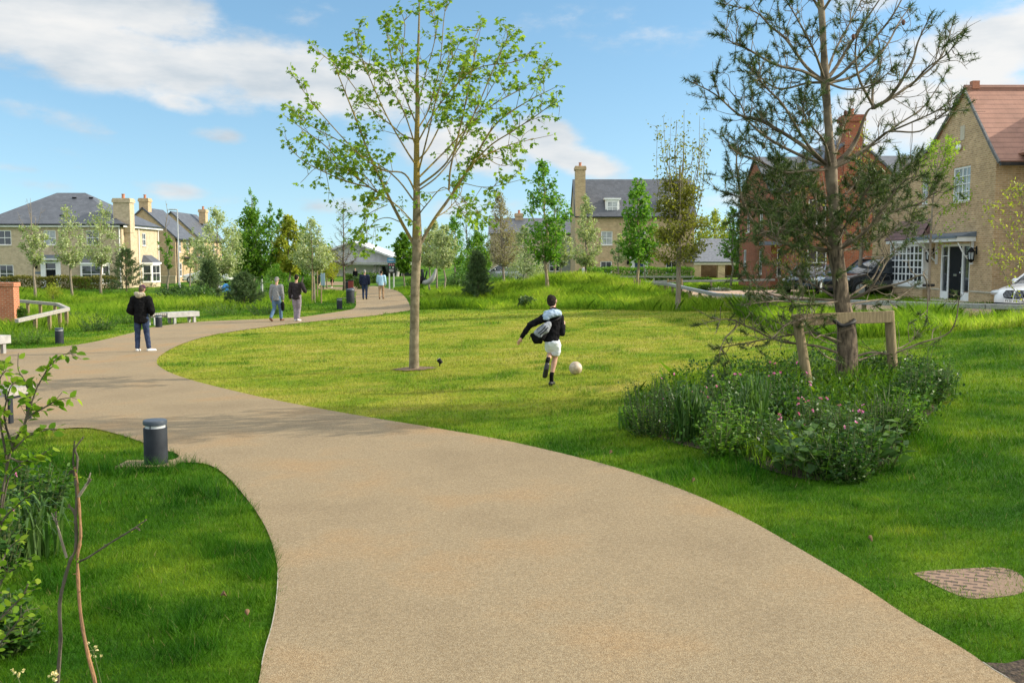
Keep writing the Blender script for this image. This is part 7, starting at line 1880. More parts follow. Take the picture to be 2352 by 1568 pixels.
def person(label, loc, rz, H, J, wear, voxel=0.012, hair='short', hairm=None, cap=None, hood=None, group=None, skirt=None, bare_legs=False):
    """J: joints in metres for a figure looking along +y; wear: materials top, legs, shoes"""
    t = thing('person', label, 'person', loc, rz, group)
    s = H / 1.75
    hd = V3(J['head']); nk = V3(J['neck']); ch_ = V3(J['chest']); wa = V3(J['waist']); hp = V3(J['hips'])
    f = V3(J.get('face', (0, 1, -0.08))); f = unit(f)
    up = unit(hd - nk); side = unit(np.cross(f, up))
    body = [[(hd + up * 0.025 * s, (0.073 * s, 0.089 * s, 0.095 * s)), (hd - up * 0.05 * s + f * 0.025 * s, (0.058 * s, 0.066 * s, 0.06 * s))], [(hd - up * 0.06 * s - f * 0.015 * s, 0.052 * s), (nk - up * 0.05 * s, 0.056 * s)],
            [(hd + f * 0.09 * s + up * 0.0 * s, 0.012 * s), (hd + f * 0.103 * s - up * 0.028 * s, 0.016 * s)], [(hd + f * 0.082 * s - up * 0.075 * s, 0.02 * s)], [(hd + f * 0.076 * s + side * 0.028 * s + up * .034 * s, 0.016 * s)], [(hd + f * 0.076 * s - side * 0.028 * s + up * .034 * s, 0.016 * s)]]
    for sg in (-1, 1): body.append([(hd + side * sg * 0.076 * s + up * 0.018 * s - f * .005 * s, (0.012 * s, 0.02 * s, 0.026 * s)), (hd + side * sg * 0.074 * s - up * 0.02 * s, 0.012 * s)])
    tr = [[(nk - up * 0.04 * s, 0.06 * s), (ch_, (0.145 * s, 0.105 * s, 0.12 * s)), (wa, (0.13 * s, 0.095 * s, 0.1 * s)), (hp, (0.15 * s, 0.11 * s, 0.1 * s))]]
    body += tr
    top, legs, shoes = [], [], []
    th = wear.get('bulk', 0.02) * s
    tl = [(ch_ + (0, 0, 0.06 * s), (0.15 * s + th, 0.10 * s + th, 0.09 * s + th)), (ch_, (0.15 * s + th, 0.115 * s + th, 0.11 * s + th)), (wa, (0.145 * s + th, 0.11 * s + th, 0.1 * s)), (V3(J.get('hem', hp)), (0.158 * s + th, 0.122 * s + th, 0.06 * s))]
    top.append(tl)
    for k in 'LR':
        sh, el, wr = V3(J['sh' + k]), V3(J['el' + k]), V3(J['wr' + k])
        body += [[(sh, 0.055 * s), (el, 0.042 * s), (el + (wr - el) * .4, 0.04 * s), (wr, 0.026 * s)]]
        body += hand(wr, J.get('hd' + k, wr - el), J.get('th' + k, (0, 1, 0)), s, J.get('curl', 0.5))
        cuff = el + (wr - el) * 0.96
        top.append([(nk * 0.6 + sh * 0.4 - (0, 0, 0.055 * s), 0.06 * s + th * 0.6), (ch_ + (sh - ch_) * 0.6, 0.08 * s + th), (sh, 0.066 * s + th), (el, 0.05 * s + th), (el + (wr - el) * .5, 0.047 * s + th), (cuff, 0.036 * s + th * 0.7)])
        hj, kn, an, toe = V3(J['hip' + k]), V3(J['kn' + k]), V3(J['an' + k]), V3(J['toe' + k])
        body += [[(hj, 0.085 * s), (hj + (kn - hj) * .5, 0.072 * s), (kn, 0.052 * s), (kn + (an - kn) * .35, 0.053 * s), (an, 0.034 * s)], [(an - (0, 0, 0.02), 0.035 * s), (toe, 0.03 * s)]]
        lg = wear.get('leg', 1.0)
        legs.append([(hj + (0, 0, 0.06), 0.1 * s), (hj, 0.098 * s), (hj + (kn - hj) * .5, 0.085 * s * lg), (kn, 0.066 * s * lg), (kn + (an - kn) * .4, 0.062 * s * lg), (an + (kn - an) * 0.1, 0.055 * s * lg)])
        fd = unit(toe - an + V3((0, 0, 1e-4)));  sole = V3(J['sole' + k]) if 'sole' + k in J else V3((0, 0, -1.0))
        heel = an - fd * 0.03 * s + sole * 0.045 * s
        shoes.append((k, [[(an + sole * 0.01, 0.044 * s), (heel, (0.042 * s, 0.042 * s, 0.036 * s)), ((heel + toe) / 2 + sole * 0.0 * s, 0.042 * s), (toe + sole * 0.012 * s, 0.04 * s), (toe + fd * 0.03 * s + sole * 0.016 * s, 0.032 * s)]]))
    legs.append([(hp, (0.155 * s, 0.118 * s, 0.09 * s)), (hp + (0, 0, 0.08 * s), (0.15 * s, 0.11 * s, 0.06 * s))])
    bd = blob('body', body, voxel * (0.75), SKIN, t)
    blob(wear.get('top_name', 'jacket'), top, voxel, wear['top'], t)
    if not bare_legs: blob(wear.get('legs_name', 'trousers'), legs, voxel, wear['legs'], t)
    for k, sch in shoes: blob('shoe', sch, voxel * 0.8, wear['shoes'], t)
    if hair:
        hc = [[(hd + up * 0.045 * s - f * 0.012 * s, (0.08 * s, 0.094 * s, 0.088 * s)), (hd - f * 0.045 * s + up * 0.0 * s, (0.072 * s, 0.06 * s, 0.07 * s)), (hd - f * 0.05 * s - up * 0.045 * s, (0.055 * s, 0.04 * s, 0.04 * s))]]
        if hair == 'long': hc.append([(hd - f * .05 * s, 0.075 * s), (nk - f * 0.03 * s, 0.07 * s)])
        blob('hair', hc, voxel * 0.8, hairm, t)
    if cap is not None:
        cc = [[(hd + up * 0.062 * s - f * 0.005 * s, (0.085 * s, 0.1 * s, 0.078 * s))], [(hd + f * 0.09 * s + up * 0.055 * s, (0.06 * s, 0.05 * s, 0.012 * s)), (hd + f * 0.15 * s + up * 0.04 * s, (0.045 * s, 0.03 * s, 0.01 * s))]]
        blob('cap', cc, voxel * 0.8, cap, t)
    if hood is not None:
        hh = [[(nk - f * 0.085 * s + side * 0.08 * s - up * 0.0, (0.07 * s, 0.05 * s, 0.055 * s)), (nk - f * 0.115 * s - up * 0.05 * s, (0.09 * s, 0.05 * s, 0.075 * s)), (nk - f * 0.085 * s - side * 0.08 * s, (0.07 * s, 0.05 * s, 0.055 * s))], [(nk + side * .085 * s - f * .04 * s, 0.045 * s), (nk + side * 0.075 * s + f * 0.05 * s - up * .03 * s, 0.038 * s)], [(nk - side * .085 * s - f * .04 * s, 0.045 * s), (nk - side * 0.075 * s + f * 0.05 * s - up * .03 * s, 0.038 * s)]]
        blob('hood', hh, voxel, hood, t)
    if skirt is not None:
        blob('coat_skirt', [[(V3(hp) + (0, 0, 0.05), (0.17 * s, 0.13 * s, 0.1 * s)), (V3(hp) + (0, 0, -0.38 * s), (0.2 * s, 0.16 * s, 0.06 * s))]], voxel, skirt, t)
    return t

def walker(H, stepL=0.0, arms=((0.02, 0.0), (-0.02, 0.0)), lean=0.0, wide=1.0):
    """walking pose seen from behind; stepL > 0 puts the left foot forward"""
    s = H / 1.75; a = stepL
    J = dict(head=(0.0, lean + 0.03, 1.615 * s), neck=(0, lean, 1.47 * s), chest=(0, lean, 1.27 * s), waist=(0, 0.0, 1.05 * s), hips=(0, 0, 0.93 * s), hem=(0, 0, 0.86 * s))
    for k, sg, st in (('L', -1, a), ('R', 1, -a)):
        J['hip' + k] = (sg * 0.088 * s, 0, 0.89 * s)
        J['kn' + k] = (sg * 0.098 * s, st * 0.55 + 0.05, 0.49 * s + 0.0 * abs(st))
        lift = 0.0 if st >= 0 else 0.07 * abs(st) / 0.28
        J['an' + k] = (sg * 0.1 * s, st, 0.085 * s + lift)
        J['toe' + k] = (sg * 0.115 * s, st + 0.17 * s, 0.04 * s + (0.0 if st >= 0 else -0.0))
    for k, sg, (sw, bend) in (('L', -1, arms[0]), ('R', 1, arms[1])):
        J['sh' + k] = (sg * 0.185 * s * wide, lean, 1.38 * s)
        J['el' + k] = (sg * 0.235 * s * wide, lean + sw * 0.5 - 0.02, 1.10 * s)
        J['wr' + k] = (sg * (0.235 - 0.05 * bend) * s * wide, lean + sw + 0.22 * bend * s + 0.04, (0.86 + 0.26 * bend) * s)
    return J

W_ = lambda a, b, n='c', **k: cloth(n, a, b, **k)
JEANS = cloth('dark_blue_denim', (0.022, 0.034, 0.075), (0.045, 0.065, 0.125))
JEANS_L = cloth('mid_blue_denim', (0.08, 0.14, 0.23), (0.12, 0.2, 0.31))
BLACKC = cloth('black_padded_cloth', (0.005, 0.005, 0.006), (0.012, 0.012, 0.013), 8)
# man in the black coat
g = gp(327, 808); s_ = 1.78
J = walker(1.78, 0.02, ((0.2, 0.0), (0.2, 0.0)), 0.02, 1.08)
s = 1.78 / 1.75
for k, sg in (('L', -1), ('R', 1)):
    J['sh' + k] = (sg * 0.185 * s, 0.03, 1.355 * s); J['el' + k] = (sg * 0.285 * s, -0.03, 1.07 * s); J['wr' + k] = (sg * 0.2 * s, 0.2, 0.97 * s); J['hd' + k] = (-sg * 0.5, 0.8, 0.1); J['th' + k] = (-sg * 0.6, 0.2, 0.8)
    J['kn' + k] = (sg * 0.115 * s, 0.03, 0.49 * s); J['an' + k] = (sg * 0.12 * s, 0.0, 0.085 * s)
J['anR'] = (0.16, 0.05, 0.085); J['toeR'] = (0.27, 0.16, 0.045); J['toeL'] = (-0.13, 0.17, 0.045); J['hem'] = (0, 0, 0.8)
J['head'] = (0.015, 0.07, 1.6 * s); J['face'] = (0.1, 1, -0.35)
person('man in a bulky black coat with beige hood, dark jeans and white shoes', tuple(g), R(3), 1.78, J, dict(top=BLACKC, legs=JEANS, shoes=cloth('white_trainers', (0.6, 0.6, 0.58), (0.7, 0.7, 0.68)), bulk=0.034, leg=1.1), 0.011, 'short', HAIR_B, cloth('plum_cap', (0.05, 0.02, 0.045), (0.08, 0.035, 0.065)), cloth('beige_hood_lining', (0.3, 0.26, 0.19), (0.4, 0.35, 0.26)))
# man in grey with a cap
g = gp(636, 738)
J = walker(1.74, 0.0, ((-0.02, 0.0), (-0.02, 0.0)), 0.05)
J['anL'] = (-0.16, -0.26, 0.14); J['toeL'] = (-0.14, -0.13, 0.04); J['knL'] = (-0.09, 0.0, 0.5); J['anR'] = (0.11, 0.18, 0.085); J['toeR'] = (0.14, 0.36, 0.05); J['knR'] = (0.1, 0.16, 0.5); J['face'] = (0.25, 1, -0.1)
person('man in a grey jumper, grey flat cap and blue jeans walking away with a bag', tuple(g), R(-6), 1.74, J, dict(top=cloth('grey_wool', (0.17, 0.175, 0.18), (0.25, 0.255, 0.26)), top_name='jumper', legs=JEANS_L, shoes=cloth('brown_shoes', (0.09, 0.045, 0.025), (0.14, 0.07, 0.04)), bulk=0.02, leg=1.1), 0.013, 'short', HAIR_G, cloth('grey_cap', (0.16, 0.155, 0.15), (0.24, 0.235, 0.22)))
bag = blob('hand_bag', [[((0, 0, 0.0), (0.07, 0.1, 0.12)), ((0.0, 0, -0.16), (0.06, 0.09, 0.1))]], 0.014, BLACKC, None); bag.location = (g.x + 0.235, g.y + 0.03, g.z + 0.66)
tag(bag, 'small dark bag hanging from the hand of the man in grey', 'bag')
# man in the dark fleece
g = gp(682, 738)
J = walker(1.82, 0.0, ((-0.02, 0.0), (0.1, 1.0)), 0.02, 1.04)
J['elR'] = (0.33, -0.03, 1.2); J['wrR'] = (0.3, 0.2, 1.13); J['knL'] = (-0.06, 0.03, 0.5); J['anL'] = (-0.05, 0.0, 0.085); J['toeL'] = (-0.07, 0.17, 0.045); J['anR'] = (0.06, -0.06, 0.1); J['toeR'] = (0.1, 0.12, 0.045); J['knR'] = (0.08, 0.04, 0.5)
person('man in a black fleece and mauve grey trousers walking with one arm bent', tuple(g), R(-4), 1.82, J, dict(top=cloth('dark_fleece', (0.022, 0.018, 0.02), (0.04, 0.034, 0.036)), top_name='fleece', legs=cloth('mauve_grey_cloth', (0.2, 0.17, 0.2), (0.28, 0.24, 0.28)), shoes=cloth('pale_trainers', (0.55, 0.5, 0.48), (0.66, 0.62, 0.6)), bulk=0.025, leg=1.15), 0.013, 'short', HAIR_D)
# far pair
g = gp(838, 688)
J = walker(1.8, 0.1, ((0.0, 0.1), (0.05, 0.1)), 0.02, 1.05)
person('man in a navy jacket and blue jeans far down the path', tuple(g), R(2), 1.8, J, dict(top=cloth('navy_cloth', (0.014, 0.018, 0.042), (0.025, 0.032, 0.06)), legs=JEANS, shoes=BLACKC, bulk=0.035, leg=1.1), 0.018, 'short', HAIR_G)
g = gp(876, 687)
J = walker(1.74, -0.08, ((0.1, 0.25), (0.05, 0.1)), 0.02)
person('person in a light blue shirt and tan trousers far down the path', tuple(g), R(0), 1.74, J, dict(top=cloth('light_blue_shirt', (0.3, 0.5, 0.66), (0.4, 0.6, 0.74)), top_name='shirt', legs=cloth('tan_cloth', (0.3, 0.2, 0.12), (0.4, 0.28, 0.17)), shoes=cloth('brown_boots', (0.07, 0.035, 0.02), (0.11, 0.055, 0.03)), bulk=0.03, leg=0.95), 0.018, 'short', HAIR_D)
g = gp(763, 661)
J = walker(1.68, 0.1, ((0.05, 0.3), (0.1, 0.1)), 0.02)
person('person in a black knee length coat with bare legs at the far path bend', tuple(g), R(150), 1.68, J, dict(top=BLACKC, legs=BLACKC, shoes=cloth('white_pumps', (0.5, 0.48, 0.46), (0.6, 0.58, 0.56)), bulk=0.035), 0.02, 'short', cloth('fair_hair', (0.4, 0.3, 0.2), (0.5, 0.4, 0.28)), skirt=BLACKC, bare_legs=True)
g = foot(817, 100)
person('tiny distant figure in dark clothes before the hall', tuple(g), R(170), 1.7, walker(1.7, 0.1), dict(top=BLACKC, legs=JEANS, shoes=BLACKC), 0.025, 'short', HAIR_B)
g = foot(1340, 70.5)
person('distant figure in white clothes by the fence of the chimney house', tuple(g), R(90), 1.65, walker(1.65, 0.12), dict(top=cloth('white_shirt', (0.6, 0.6, 0.6), (0.7, 0.7, 0.7)), top_name='shirt', legs=cloth('pale_trousers', (0.45, 0.45, 0.46), (0.55, 0.55, 0.56)), shoes=BLACKC), 0.025, 'short', HAIR_B)

# ---- the running boy
def boy():
    g = gp(1263, 887)
    t = thing('person', 'boy in a black jacket and white shorts running after the football', 'person', tuple(g), R(0))
    U = lambda zx, zy, y=0.0: V3(((zx - 905) / 785.0, y, (1385 - zy) / 785.0))
    VX = 0.0085
    hd = U(935, 300, 0.16); nk = U(948, 398, 0.09); up = unit(hd - nk); f = unit(V3((0.32, 1, -0.12))); side = unit(np.cross(f, up))
    body = [[(hd + up * 0.015, (0.072, 0.088, 0.088)), (hd - up * 0.05 + f * 0.025, (0.055, 0.062, 0.055))], [(hd - up * 0.06 - f * 0.01, 0.045), (nk - up * 0.05, 0.048)],
            [(hd + f * 0.085, 0.012), (hd + f * 0.097 - up * 0.025, 0.014)], [(hd + f * 0.075 - up * 0.07, 0.018)]]
    for sg in (-1, 1): body.append([(hd + side * sg * 0.074 + up * 0.005, (0.012, 0.018, 0.024)), (hd + side * sg * 0.072 - up * 0.026, 0.011)])
    ch_ = U(945, 560, 0.06); wa = U(930, 700, 0.0); hp = U(935, 815, -0.03)
    body.append([(nk - up * 0.04, 0.05), (ch_, (0.12, 0.085, 0.1)), (wa, (0.11, 0.08, 0.09)), (hp, (0.115, 0.09, 0.08))])
    shL, elL, wrL = U(822, 505, 0.03), U(640, 590, -0.05), U(535, 745, -0.12)
    shR, elR, wrR = U(1040, 500, 0.1), U(1058, 700, 0.02), U(1092, 610, 0.22)
    body += [[(shL, 0.044), (elL, 0.034), (wrL, 0.022)], [(shR, 0.044), (elR, 0.034), (wrR, 0.022)]]
    body += hand(wrL, U(498, 810, -0.14) - wrL, (0.6, 0.5, 0.2), 0.88, 0.12); body += hand(wrR, (-0.1, 0.5, 0.8), (-0.8, 0.2, 0.2), 0.86, 1.2)
    hipR, knR, anR = U(975, 850, 0.0), U(975, 1010, 0.07), U(925, 1245, -0.02)
    hipL, knL, anL = U(905, 850, 0.0), U(912, 965, 0.10), U(868, 1040, -0.20)
    toeR = V3((0.05, 0.15, 0.035)); toeL = U(838, 1215, -0.24)
    body += [[(hipR, 0.075), (hipR * .5 + knR * .5, 0.064), (knR, 0.046), (knR * .65 + anR * .35, 0.047), (anR, 0.03)], [(anR, 0.03), (anR + (0, 0.03, -0.11), 0.03), (toeR, 0.026)],
             [(hipL, 0.075), (hipL * .5 + knL * .5, 0.064), (knL, 0.046), (knL * .65 + anL * .35, 0.046), (anL, 0.03)], [(anL, 0.03), (toeL, 0.026)]]
    blob('body', body, 0.006, SKIN, t)
    th = 0.022
    jk = [[(nk - up * 0.03 + (0.0, -0.01, 0), 0.075), (ch_ + (0, 0, 0.07), (0.135, 0.1, 0.08)), (ch_, (0.14, 0.105, 0.1)), (wa, (0.13, 0.105, 0.09)), (U(918, 785, -0.02), (0.142, 0.115, 0.045))],
          [(ch_ + (-.05, 0, .06), 0.085), (shL, 0.068), (elL * .6 + shL * .4, 0.058), (elL, 0.05), (elL * .4 + wrL * .6, 0.042), (wrL * .97 + elL * .03, 0.034)], [(ch_ + (.06, 0, .06), 0.085), (shR, 0.068), (elR, 0.05), (elR * .35 + wrR * .65, 0.042), (wrR * .95 + elR * .05, 0.033)]]
    blob('jacket', jk, VX, cloth('black_jacket_cloth', (0.005, 0.005, 0.006), (0.012, 0.012, 0.014), 10), t)
    hb = [[(U(850, 470, -0.05), (0.06, 0.045, 0.05)), (U(900, 455, -0.06), (0.06, 0.05, 0.06)), (U(960, 445, -0.04), (0.06, 0.05, 0.055)), (U(1020, 450, 0.0), (0.05, 0.05, 0.045))], [(U(850, 435, 0.03), 0.04), (U(950, 415, -0.02), 0.045), (U(1025, 430, 0.06), 0.04)], [(U(835, 500, -0.06), 0.03), (U(870, 500, -0.085), 0.035)]]
    blob('hood', hb, VX, cloth('pale_blue_fleece', (0.3, 0.4, 0.52), (0.4, 0.5, 0.62), 24), t)
    so = [[(hp, (0.13, 0.105, 0.09)), (U(945, 870, 0.0), (0.125, 0.1, 0.07))], [(hipR, 0.095), (U(980, 920, 0.03), 0.086), (U(978, 975, 0.05), (0.074, 0.078, 0.03))], [(hipL, 0.09), (U(900, 900, 0.05), 0.075), (U(897, 922, 0.08), (0.062, 0.07, 0.022))]]
    blob('shorts', so, VX, cloth('white_sport_cloth', (0.62, 0.66, 0.74), (0.72, 0.76, 0.83), 8), t)
    blob('sock', [[(anR + (knR - anR) * 0.14, 0.037), (anR, 0.036), (anR + (0.0, 0.0, -0.08), 0.036)]], 0.007, BLACKC, t)
    blob('sock', [[(anL + (knL - anL) * 0.3, 0.038), (anL, 0.037), (anL * .8 + toeL * .2, 0.036)]], 0.007, BLACKC, t)
    shm = noise_mat('black_leather', (0.008, 0.008, 0.009), (0.02, 0.02, 0.022), 10, 0.4)
    blob('shoe', [[(anR + (-0.015, -0.03, -0.125), (0.04, 0.045, 0.04)), (anR + (0.0, 0.05, -0.135), (0.043, 0.05, 0.04)), (toeR, (0.045, 0.05, 0.034)), (toeR + (0.012, 0.04, -0.006), (0.04, 0.035, 0.028))]], 0.007, shm, t)
    blob('shoe', [[(U(862, 1085, -0.24), 0.04), (U(850, 1140, -0.255), 0.043), (toeL, (0.045, 0.035, 0.05)), (U(832, 1235, -0.24), (0.038, 0.03, 0.03))]], 0.007, shm, t)
    hr = [[(hd + up * 0.04 - f * 0.012, (0.08, 0.092, 0.082)), (hd - f * 0.042 - up * 0.0, (0.074, 0.058, 0.07)), (hd - f * 0.045 - up * 0.05, (0.058, 0.036, 0.036))], [(hd + up * 0.09 + f * 0.05, (0.055, 0.04, 0.03)), (hd + up * 0.1 - f * .03, (0.055, 0.05, 0.03))]]
    blob('hair', hr, 0.007, HAIR_D, t)
    # backpack slung over the left hip, a thing of its own
    bp = thing('backpack', 'grey and black backpack swinging on the back of the running boy', 'backpack', tuple(g))
    blob('lower_bag', [[(U(800, 690, -0.13), (0.09, 0.07, 0.08)), (U(770, 735, -0.14), (0.095, 0.075, 0.075)), (U(730, 755, -0.14), (0.085, 0.07, 0.075))], [(U(690, 720, -0.13), 0.05), (U(715, 790, -0.13), 0.045), (U(780, 795, -0.12), 0.04)]], VX, BLACKC, bp)
    blob('upper_bag', [[(U(885, 575, -0.10), (0.05, 0.06, 0.05)), (U(830, 630, -0.155), (0.085, 0.065, 0.085)), (U(775, 670, -0.165), (0.085, 0.065, 0.08))], [(U(730, 680, -0.17), 0.05), (U(770, 715, -0.175), 0.05)]], VX, cloth('grey_bag_cloth', (0.2, 0.22, 0.25), (0.3, 0.32, 0.35), 30), bp)
    z = MB(); z.tube(bez([U(845, 590, -0.225), U(800, 640, -0.24), U(742, 690, -0.225)], 4), 0.006, 6); z.tube(bez([U(872, 610, -0.215), U(825, 660, -0.235), U(765, 705, -0.235)], 4), 0.007, 6); z.tube(bez([U(815, 570, -0.2), U(765, 610, -0.22), U(728, 640, -0.21)], 4), 0.005, 6); z.build('zip', M['black'], bp)
    s_ = MB(); s_.tube(bez([U(895, 560, -0.08), U(985, 520, -0.075), U(1050, 490, 0.06), U(1040, 560, 0.2)], 5), 0.016, 8); s_.tube(bez([U(660, 690, -0.12), U(645, 730, -0.13), U(638, 765, -0.12)], 3), 0.006, 6); s_.build('strap', M['black'], bp)
boy()
# ------------------------------------------------------------------ hedges and bushes
def leafy_box(name, label, cat, x0, x1, y0, y1, H, mat, n, leaf, seed, group=None, yaw=0.0, loc=None):
    rg = np.random.default_rng(seed)
    c = loc if loc is not None else ((x0 + x1) / 2, (y0 + y1) / 2)
    base = (c[0], c[1], Tz(c[0], c[1]) - 0.05)
    t = thing(name, label, cat, base, yaw, group)
    W, D = (x1 - x0) / 2, (y1 - y0) / 2
    P = np.stack([rg.uniform(-W, W, n), rg.uniform(-D, D, n), rg.uniform(0.03, 1, n) * H], 1)
    k = rg.random(n)
    f = k < 0.45; P[f, 1] = -D + np.abs(rg.normal(0, 0.06, f.sum())) - 0.02
    q = (k >= 0.45) & (k < 0.8); P[q, 2] = H + rg.normal(0, 0.05, q.sum()) + 0.06 * np.sin(P[q, 0] * 2.1)
    A = rg.normal(0, 0.8, (n, 3)); A[:, 2] += 0.6; A[f, 1] -= 0.6
    link_mesh('foliage', leaves('foliage', P, A, leaf * rg.uniform(0.6, 1.3, n), mat, rg, LEAF_RHOMB), t)
    st = MB()
    for x in np.arange(-W + 0.2, W, 0.5): st.tube([(x, 0, 0), (x + rg.normal(0, .05), 0, H * 0.9)], [0.03, 0.012], 5)
    st.build('stem', M['bark_dark'], t)
    return t
leafy_box('hedge', 'dark clipped hedge behind the post and rail fence of the chimney house', 'hedge', foot(1262, 74).x, foot(1592, 74).x, 73.4, 75.2, 0.62, M['lf_hedge'], 9000, 0.14, 1)
leafy_box('hedge', 'bright green loose hedge under the windows of the chimney house', 'hedge', at(1352, 0, 90).x, at(1600, 0, 90).x, 89, 91, 1.0, M['lf_bush'], 6000, 0.16, 2)
leafy_box('hedge', 'brown tinged beech hedge along the front of the hip-roofed house', 'hedge', at(-60, 0, 76).x, at(252, 0, 76).x, 75.4, 76.4, 0.95, M['lf_hedge_brown'], 9000, 0.13, 3)
leafy_box('hedge', 'low hedge before the white hall', 'hedge', at(786, 0, 104).x, at(862, 0, 104).x, 103, 105, 0.9, M['lf_hedge'], 2600, 0.18, 4)

def bush(name, label, px, py, hw, top, mat, n, leaf, seed, dist=None, group=None, cat='bush', shape=LEAF_BROAD, flat=1.0, stems=9):
    rg = np.random.default_rng(seed)
    b = gp(px, py) if dist is None else foot(px, dist)
    Y = b.y; r = hw / F * Y; H = max(0.15, at(px, top, Y).z - b.z)
    t = thing(name, label, cat, tuple(b), 0, group)
    nl_ = 7; lob = [(rg.uniform(-.55, .55) * r, rg.uniform(-.5, .5) * r, rg.uniform(0.25, 0.62) * H, rg.uniform(0.42, 0.7)) for _ in range(nl_)]
    P = []
    for k in range(n):
        lx, ly, lz, lr = lob[rg.integers(nl_)]
        d = unit(rg.normal(0, 1, 3)); rad = rg.random() ** 0.45
        p = np.array([lx, ly, lz]) + d * rad * lr * np.array([r, r, H * 0.62])
        p[2] = abs(p[2]); P.append(p)
    P = np.array(P); A = unit(P - (0, 0, H * 0.3)) * 0.7 + rg.normal(0, 0.6, (n, 3)); A[:, 2] += 0.25
    link_mesh('foliage', leaves('foliage', P, A, leaf * rg.uniform(0.55, 1.3, n), mat, rg, shape), t)
    st = MB()
    for k in range(stems):
        e = P[rg.integers(n)]; st.tube([(rg.normal(0, .05), rg.normal(0, .05), -0.05), e * (0.5, 0.5, 0.5), e], [0.014, 0.009, 0.004], 5, False)
    st.build('stem', M['bark_dark'], t)
    return t
bush('bush', 'large bright green bush before the left corner of the chimney house', 1352, None, 32, 606, M['lf_bush'], 2400, 0.17, 11, 84)
bush('bush', 'yellow weeping shrub on the meadow left of the young pine', 124, 692, 19, 643, M['lf_yellow'], 1300, 0.07, 12, None)
bush('bush', 'green garden bush between the black door and the bay window', 183, None, 25, 634, M['lf_bush'], 1200, 0.17, 13, 80)
bush('bush', 'dark green bush half hidden behind the orange brick wall', 48, None, 14, 700, M['lf_hedge'], 900, 0.09, 14, 37)
bush('bush', 'grey lavender mound at the far end of the drive', 1655, None, 30, 664, M['lf_grey'], 1600, 0.11, 15, 53)
bush('bush', 'dark rounded shrub beside the grey lavender mound', 1622, None, 17, 657, M['lf_hedge'], 1200, 0.1, 16, 54)
bush('bush', 'green bush spilling over the fence before the carport', 1612, None, 24, 634, M['lf_bush'], 1400, 0.14, 17, 70)
bush('bush', 'orange leaved shrub against the red brick house', 1850, None, 32, 596, M['lf_olive'], 1200, 0.12, 18, 53)
bush('bush', 'blue-green shrub on the mound directly left of the running boy', 1212, 708, 20, 680, M['lf_conifer'], 1200, 0.12, 19, None)
bush('bush', 'orange flowering bush before the row of pale houses', 1283, None, 13, 618, M['lf_olive'], 600, 0.15, 20, 92)
bush('bush', 'low green bush under the row of pale houses', 1236, None, 26, 620, M['lf_hedge'], 1000, 0.16, 21, 90)
bush('bush', 'leafy bush between the bare tree and the far path', 836, None, 30, 622, M['lf_hedge'], 1600, 0.13, 22, 84)
bush('bush', 'leafy bush behind the notice boards left of the far path', 706, None, 30, 622, M['lf_bush'], 1600, 0.14, 23, 82)
bush('bush', 'rounded bush on the grass beside the far pair of walkers', 822, 660, 18, 636, M['lf_hedge'], 900, 0.1, 24, None)
for k, (px, dist, hw, top, lb) in enumerate([(400, 60, 46, 648, 'green bush behind the black coated man, below the blank gable'), (640, 58, 40, 640, 'green bush just behind the man in grey'), (450, 54, 50, 655, 'spreading bush on the left mound above the white bench'), (1150, 62, 60, 628, 'low grey-green bush at the top of the mound'),
                                               (1060, 70, 40, 622, 'bush under the row of four whitebeams'), (960, 74, 30, 628, 'bush close right of the tall maple trunk'), (1330, 68, 30, 630, 'bush behind the hedge end near the cream tinged whitebeam')]):
    bush('bush', lb, px, None, hw, top, M['lf_bush'] if k % 2 else M['lf_herb_pale'], 1500, 0.13, 40 + k, dist)

bush('tall_shrub', 'tall pale twiggy shrub left of the crooked trunk on the mound', 1188, None, 40, 556, M['lf_white'], 1500, 0.1, 61, 62)
bush('tall_shrub', 'tall green shrub behind the small dark pine', 1085, None, 46, 566, M['lf_bush'], 2200, 0.14, 62, 78)
bush('tall_shrub', 'tall pale shrub before the boarded wing of the row of houses', 1240, None, 34, 580, M['lf_white'], 1300, 0.11, 63, 70)
bush('tall_shrub', 'tall olive shrub closing the gap below the tall green trees', 630, None, 60, 590, M['lf_bush'], 2600, 0.14, 64, 76)
bush('tall_shrub', 'tall pale green shrub right of the second gabled house', 478, None, 40, 580, M['lf_white'], 1800, 0.12, 65, 80)
# distant wood
def far_wood():
    rg = np.random.default_rng(77)
    P, Sz = [], []
    for i in range(120):
        x = rg.uniform(-130, 150); y = rg.uniform(165, 215); h = rg.uniform(3.0, 5.5); r = rg.uniform(3, 6)
        n = 130; d = unit(rg.normal(0, 1, (n, 3))); p = np.array([x, y, h * 0.5]) + d * (rg.random((n, 1)) ** 0.4) * np.array([r, r, h * 0.55]); p[:, 2] = np.abs(p[:, 2]); P.append(p)
    P = np.concatenate(P); n = len(P)
    me = leaves('far_wood', P, rg.normal(0, 1, (n, 3)), rg.uniform(0.5, 1.1, n), M['lf_deep'], rg, LEAF_RHOMB)
    o = link_mesh('far_wood', me); tag(o, 'far low line of trees on the horizon', None, None, 'stuff')
far_wood()

